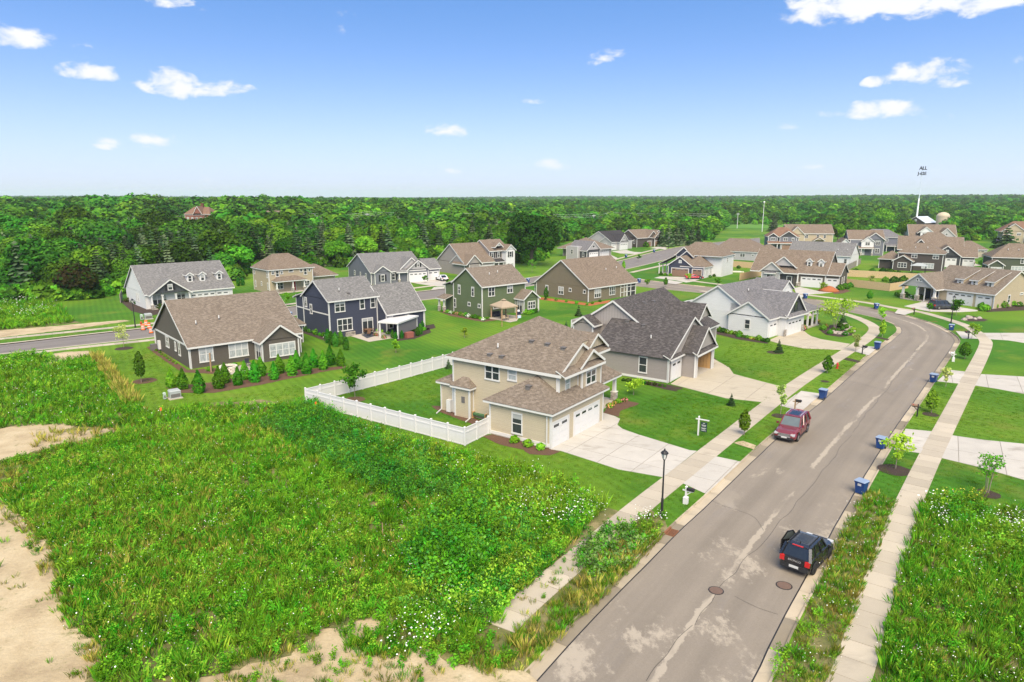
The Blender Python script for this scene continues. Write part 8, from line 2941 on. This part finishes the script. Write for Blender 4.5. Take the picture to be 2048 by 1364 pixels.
def region(sources, poly, dens, smin=.7, smax=1.25, key=None, thr=None, fr=.25, zk=1.0, seed=0, soft=0.):
    """collect plants over a polygon of the photograph; thr: keep only where a slow noise is above it"""
    P = [at(*p).xy for p in poly]
    xs_, ys_ = [p.x for p in P], [p.y for p in P]
    ar = abs(sum(P[i].cross(P[(i + 1) % len(P)]) for i in range(len(P)))) / 2
    bb = (max(xs_) - min(xs_)) * (max(ys_) - min(ys_))
    n = int(bb * dens)
    x = rng.uniform(min(xs_), max(xs_), n); y = rng.uniform(min(ys_), max(ys_), n)
    ok = np.zeros(n, bool)
    for i in range(len(P)):
        (x1, y1), (x2, y2) = P[i], P[i - 1]
        with np.errstate(divide='ignore', invalid='ignore'):
            c = ((y1 > y) != (y2 > y)) & (x < (x2 - x1) * (y - y1) / (y2 - y1 + 1e-12) + x1)
        ok ^= c
    if thr is not None:
        ph = seed * 1.7
        nz = (np.sin(x * fr + ph) + np.sin(y * fr * 1.13 + 2 * ph) + np.sin((x + y) * fr * .71 + 3.1 * ph) + np.sin((x - y) * fr * 1.9 + ph) * .7 + np.sin(x * fr * 3.3 + y * fr * 2.1 + ph) * .6) / 4.3
        ok &= (nz + rng.normal(0, .12, n)) > thr
    x, y = x[ok], y[ok]
    s = rng.uniform(smin, smax, len(x))
    k = key or sources[0].name
    REG.setdefault(k, (sources, [], []))
    REG[k][1].append(np.stack([x, y, np.full(len(x), .0)], 1)); REG[k][2].append(np.stack([s, s, s * zk * rng.uniform(.8, 1.2, len(x))], 1))


MAIN = [(5, 1000), (100, 930), (240, 868), (420, 845), (600, 825), (690, 848), (775, 880), (868, 905), (960, 930), (1060, 950), (1130, 978), (1205, 1015), (1130, 1100), (1010, 1210), (980, 1290), (900, 1310), (800, 1240), (700, 1240), (640, 1262), (570, 1310), (480, 1340), (370, 1375), (180, 1375), (215, 1300), (150, 1250), (130, 1205), (115, 1160), (112, 1105), (72, 1060)]
region(TG, MAIN, 3.4, .7, 1.2, 'weeds_grass')
region(HG, MAIN, 4.6, .6, 1.15, 'weeds_leafy')
region(TO, MAIN, 4.2, .7, 1.2, 'weeds_olive', thr=-.08, seed=1)
region(TT, MAIN, 1.6, .6, 1.0, 'weeds_dry', thr=.06, fr=.33, seed=2)
region(HL, MAIN, 1.8, .6, 1.1, 'weeds_pale', thr=.1, fr=.3, seed=3)
region(FW, MAIN, .42, .7, 1.0, 'wild_flowers')
region(HG, [(5, 1000), (72, 1060), (112, 1105), (130, 1205), (215, 1300), (180, 1375), (260, 1340), (210, 1180), (190, 1100), (130, 1020)], 3., .5, .9, 'weeds_leafy')
# the tall blue-green stand under the fence and down the slope
MOUND = [(560, 826), (640, 812), (700, 850), (775, 882), (870, 912), (930, 960), (920, 1010), (800, 1010), (700, 960), (600, 900), (520, 860)]
region(HB_, MOUND, 4.6, .8, 1.35, 'weeds_tall', zk=1.2)
region(HT, [(560, 826), (640, 812), (690, 850), (640, 880), (540, 850)], 2.6, .8, 1.2, 'weeds_bushy')
STRIP = [(690, 850), (775, 876), (868, 902), (960, 928), (1060, 948), (1130, 976), (1208, 1014), (1195, 1040), (1120, 1050), (1000, 1010), (900, 960), (800, 920)]
region(HL, STRIP, 4.2, .8, 1.3, 'weeds_pale', zk=1.25)
region(TL, STRIP, 3.5, .9, 1.5, 'weeds_light_grass', zk=1.2)
region(FW, STRIP, 1.3, .9, 1.2, 'wild_flowers', zk=1.3)
region(HT, [(840, 1070), (900, 1020), (980, 1030), (1010, 1090), (960, 1180), (860, 1190), (820, 1130)], 3.8, 1.0, 1.5, 'weeds_bushy', zk=1.25)
region(HL, [(800, 1100), (1000, 1000), (1130, 980), (1190, 1030), (1110, 1120), (1000, 1230), (880, 1250), (800, 1230)], 1.6, .9, 1.4, 'weeds_pale', zk=1.2)
region(HB_, [(800, 1100), (1000, 1000), (1130, 980), (1190, 1030), (1110, 1120), (1000, 1230), (880, 1250), (800, 1230)], 3.4, .7, 1.2, 'weeds_tall')
region(HD, [(980, 1130), (1090, 1040), (1180, 1045), (1120, 1110), (1030, 1200), (970, 1220)], 5., .7, 1.1, 'weeds_dark')
region(FWB, [(1040, 1000), (1190, 1010), (1200, 1045), (1100, 1060), (1040, 1040)], 1.8, .8, 1.1, 'white_flowers')
region(FWB, [(820, 1130), (900, 1140), (940, 1240), (860, 1300), (830, 1230)], 1.7, .7, 1.0, 'white_flowers')
region(FWB, [(770, 1270), (830, 1260), (840, 1310), (780, 1315)], 3., .7, 1.0, 'white_flowers')
region(HG, [(760, 1215), (900, 1230), (980, 1290), (1050, 1330), (900, 1340), (760, 1310)], 4., .6, 1.1, 'weeds_leafy')
region(TO, [(900, 1330), (985, 1262), (1010, 1275), (1075, 1232), (1155, 1152), (1262, 1048), (1310, 1050), (1322, 1078), (1176, 1225), (1060, 1335), (1000, 1360)], 7.5, .5, .85, 'weeds_olive')
region(TG, [(1000, 1300), (1078, 1232), (1158, 1152), (1262, 1050), (1310, 1050), (1322, 1078), (1176, 1225), (1060, 1335)], 3., .4, .75, 'weeds_grass')
region(TT, [(1000, 1300), (1085, 1232), (1245, 1080), (1310, 1060), (1322, 1078), (1176, 1225), (1060, 1335)], 3., .6, 1.0, 'weeds_dry', thr=0., seed=5)
region(HY, [(1145, 1110), (1200, 1062), (1262, 1060), (1290, 1090), (1240, 1150), (1180, 1155)], 6., .8, 1.3, 'weeds_clover')
region(HG, [(1200, 1060), (1290, 1030), (1330, 1040), (1318, 1075), (1260, 1090)], 3., .7, 1.1, 'weeds_leafy')
region(FWB, [(1270, 1035), (1330, 1035), (1322, 1065), (1280, 1060)], 2.2, .7, 1., 'white_flowers')
# rough ground upper left
UL = [(-60, 730), (90, 716), (90, 735), (180, 716), (230, 762), (268, 806), (300, 828), (420, 812), (600, 815), (560, 845), (240, 862), (120, 850), (0, 856), (-60, 860)]
region(HG, UL, 1.8, .8, 1.4, 'weeds_leafy')
region(TG, UL, 1.9, .8, 1.3, 'weeds_grass')
region(TO, UL, 1.2, .8, 1.3, 'weeds_olive', thr=0., seed=6)
region(FW, UL, .22, .9, 1.2, 'wild_flowers')
region(HG, [(0, 722), (70, 708), (140, 722), (60, 735), (0, 745)], 2.2, 1., 1.7, 'weeds_leafy')
region(HB_, [(150, 740), (185, 715), (200, 740), (180, 760)], 1.2, .7, 1.1, 'weeds_tall')
region(TT, [(183, 715), (196, 716), (240, 760), (277, 806), (255, 812), (225, 775), (205, 745)], 6., 1., 1.5, 'weeds_dry', zk=1.2)
# wild meadow across the left road
region(HG, [(-80, 612), (0, 606), (60, 602), (120, 628), (150, 645), (90, 654), (0, 660), (-80, 668)], .9, 1., 1.8, 'weeds_leafy')
region(FWB, [(-40, 612), (0, 604), (70, 602), (110, 625), (60, 640), (-40, 640)], .22, 1.2, 1.9, 'white_flowers')
region(HL, [(-60, 648), (60, 640), (110, 648), (60, 657), (-60, 664)], 1., 1., 1.5, 'weeds_pale')
region(TG, [(-80, 612), (110, 604), (150, 645), (0, 662), (-80, 668)], .9, 1., 1.7, 'weeds_grass')
# verge on the right of the street
RV = [(1550, 1400), (1608, 1230), (1672, 1095), (1706, 1020), (1735, 985), (1793, 1002), (1758, 1090), (1710, 1216), (1660, 1362), (1630, 1400)]
region(TO, RV, 8., .42, .72, 'weeds_olive')
region(TT, RV, 3.5, .4, .7, 'weeds_dry', thr=-.05, fr=.4, seed=7)
region(TG, RV, 6., .4, .72, 'weeds_grass', thr=-.25, seed=8)
region(HL, RV, 2., .4, .7, 'weeds_pale', thr=.0, seed=18)
region(FW, RV, .8, .6, .85, 'wild_flowers')
region(HL, [(1540, 1310), (1575, 1270), (1590, 1320), (1560, 1370)], 4., .6, 1.0, 'weeds_pale')
# wild patch on the right
RP = [(1745, 1400), (1775, 1234), (1806, 1127), (1842, 1018), (1865, 996), (1930, 1006), (2000, 1020), (2060, 1020), (2140, 1400)]
region(TG, RP, 5.5, .6, 1.1, 'weeds_grass')
region(HG, RP, 4.2, .5, 1.0, 'weeds_leafy')
region(TO, RP, 3.4, .6, 1.1, 'weeds_olive', thr=0., seed=9)
region(HD, RP, 2.2, .6, 1.1, 'weeds_dark', thr=.15, seed=10)
region(HL, RP, 1.4, .6, 1.1, 'weeds_pale', thr=.15, seed=11)
region(FW, RP, .7, .6, .95, 'wild_flowers')
region(HT, [(1880, 1008), (1940, 1005), (1975, 1030), (1960, 1060), (1900, 1050)], 2.4, .8, 1.1, 'weeds_bushy')
region(HL, [(1990, 1060), (2060, 1060), (2060, 1130), (1995, 1110)], 3., .9, 1.3, 'weeds_pale')
region(FWB, [(1838, 1015), (1890, 1012), (1900, 1055), (1850, 1060)], 2., .8, 1.1, 'white_flowers')
region(FWB, [(1970, 1050), (2048, 1020), (2060, 1080), (2000, 1090)], 2., .8, 1.1, 'white_flowers')
region(FY, [(1880, 995), (1955, 992), (1960, 1010), (1890, 1012)], 4., .8, 1.1, 'yellow_flowers')
region(TL, [(1870, 996), (1965, 994), (1970, 1012), (1880, 1012)], 4., .8, 1.2, 'weeds_light_grass')
region(HG, [(1018, 1222), (1105, 1145), (1205, 1062), (1222, 1080), (1125, 1166), (1035, 1246)], 1.3, .3, .6, 'weeds_leafy')
region(TO, [(1018, 1222), (1105, 1145), (1205, 1062), (1222, 1080), (1125, 1166), (1035, 1246)], 1.6, .35, .7, 'weeds_olive')
# sparse tufts on the bare dirt
EDG = [(0, 985), (75, 1040), (120, 1100), (125, 1160), (145, 1205), (165, 1250), (230, 1285), (220, 1330), (150, 1375), (110, 1375), (165, 1320), (140, 1270), (95, 1200), (80, 1150), (70, 1110), (40, 1070), (-5, 1030)]
region(TO, EDG, 4., .35, .8, 'weeds_olive')
region(HG, EDG, 2.2, .35, .8, 'weeds_leafy', thr=-.2, fr=.8, seed=31)
region(TT, EDG, 2., .4, .8, 'weeds_dry', thr=.0, fr=.8, seed=32)
region(TG, [(680, 1262), (770, 1262), (820, 1315), (700, 1318)], 7., .5, .9, 'weeds_grass')
region(HG, [(680, 1262), (770, 1262), (820, 1315), (700, 1318)], 3., .5, .9, 'weeds_leafy')
region(TO, [(0, 1010), (120, 1120), (215, 1300), (160, 1375), (-20, 1375)], 1.0, .3, .6, 'weeds_olive', thr=.25, fr=.5, seed=21)
region(HG, [(430, 1375), (560, 1315), (700, 1240), (800, 1225), (900, 1300), (960, 1290), (1050, 1340), (860, 1375)], 1.5, .5, .9, 'weeds_leafy', thr=-.1, seed=14)
region(TO, [(-60, 960), (0, 932), (60, 910), (150, 886), (240, 869), (420, 841), (560, 833), (300, 872), (100, 940), (0, 1000), (-60, 1000)], 4., .7, 1.1, 'weeds_olive')
region(HG, [(-60, 960), (0, 932), (60, 910), (150, 886), (240, 869), (420, 841), (560, 833), (300, 872), (100, 940), (0, 1000), (-60, 1000)], 3., .7, 1.1, 'weeds_leafy')
region(TG, [(0, 1010), (100, 1120), (200, 1300), (160, 1375), (-20, 1375)], .16, .35, .7, 'weeds_grass')
region(HG, [(430, 1375), (480, 1340), (700, 1250), (800, 1235), (900, 1330), (860, 1375)], 2.2, .4, .8, 'weeds_leafy', thr=.05, seed=12)
region(TO, [(430, 1375), (480, 1340), (700, 1250), (800, 1235), (900, 1330), (860, 1375)], 3.0, .4, .8, 'weeds_olive', thr=.0, seed=13)
region(TT, [(60, 866), (240, 858), (300, 850), (240, 872), (60, 900)], 1.2, .7, 1.1, 'weeds_dry')
# mown turf: short tufts over the near lawns
M['turf'] = leafm('turf_blades', (.052, .14, .010), (.10, .185, .014), var=.35, trans=.25, sc=.12)
M['turf_y'] = leafm('dry_turf_blades', (.17, .20, .03), (.24, .25, .05), var=.3, trans=.25, sc=.2)
TM = [tuft(880 + i, 22, .075, .22, .010, ['turf', 'turf_y'] if i == 0 else ['turf'], lean=.9) for i in range(3)]
for pl in ([(625, 822), (700, 845), (872, 895), (960, 920), (1060, 943), (1130, 970), (1212, 1010), (1228, 1015), (1318, 957), (1235, 941), (1118, 906), (1100, 911), (1060, 909), (1000, 892), (966, 873), (932, 893), (700, 832)],
           [(1248, 858), (1276, 867), (1380, 899), (1396, 901), (1556, 775), (1536, 806), (1451, 799), (1342, 772), (1352, 784), (1282, 806), (1240, 824), (1238, 852)], [(1396, 900), (1534, 806), (1400, 795), (1300, 790)],
           [(1366, 969), (1296, 1022), (1334, 1042), (1352, 1046), (1410, 988)], [(1434, 911), (1482, 921), (1600, 822), (1561, 812)], [(1606, 780), (1646, 786), (1735, 710), (1709, 704)], [(1438, 720), (1470, 747), (1563, 772), (1684, 701), (1536, 688), (1470, 682)],
           [(1740, 980), (1786, 901), (1838, 908), (1798, 1000)], [(1808, 856), (1862, 862), (1915, 770), (1870, 764)], [(1838, 1015), (1884, 918), (1966, 940), (2060, 962), (2060, 1015), (1930, 1002)], [(1906, 868), (1950, 774), (2060, 792), (2060, 886), (1970, 878)],
           [(620, 800), (700, 780), (900, 735), (893, 812), (862, 813), (950, 852), (975, 864), (935, 886)], [(276, 806), (200, 715), (300, 695), (420, 800), (600, 765), (610, 805), (520, 797), (300, 826)]):
    region(TM, pl, 7., .6, 1.1, 'mown_turf')
tot = 0
for k, (src, ps, ss) in REG.items():
    p = np.concatenate(ps); s = np.concatenate(ss); tot += len(p)
    scatter(k, p, s, rots(len(p)), src, label={'wild_flowers': 'small white wild flowers dotted over the weeds', 'white_flowers': 'dense white flower heads in the weeds', 'yellow_flowers': 'yellow flower patch at the lawn edge', 'mown_turf': 'short mown grass blades of the lawns'}.get(k, 'tangled weeds and tall grass on the vacant lots'))
print('weeds', tot)

# ---------------------------------------------------------------- summer haze
hm = bpy.data.materials.new('haze'); hm.use_nodes = True
hn = hm.node_tree; hn.nodes.clear()
pv = hn.nodes.new('ShaderNodeVolumePrincipled'); ho = hn.nodes.new('ShaderNodeOutputMaterial')
pv.inputs['Color'].default_value = (.86, .92, 1, 1); pv.inputs['Density'].default_value = .0001; pv.inputs['Anisotropy'].default_value = .2
hn.links.new(pv.outputs[0], ho.inputs['Volume'])
hz_o = MB().mat(hm).box(-9100, 9100, -400, 12100, -1.7, 92).build('haze'); hz_o['kind'] = 'stuff'
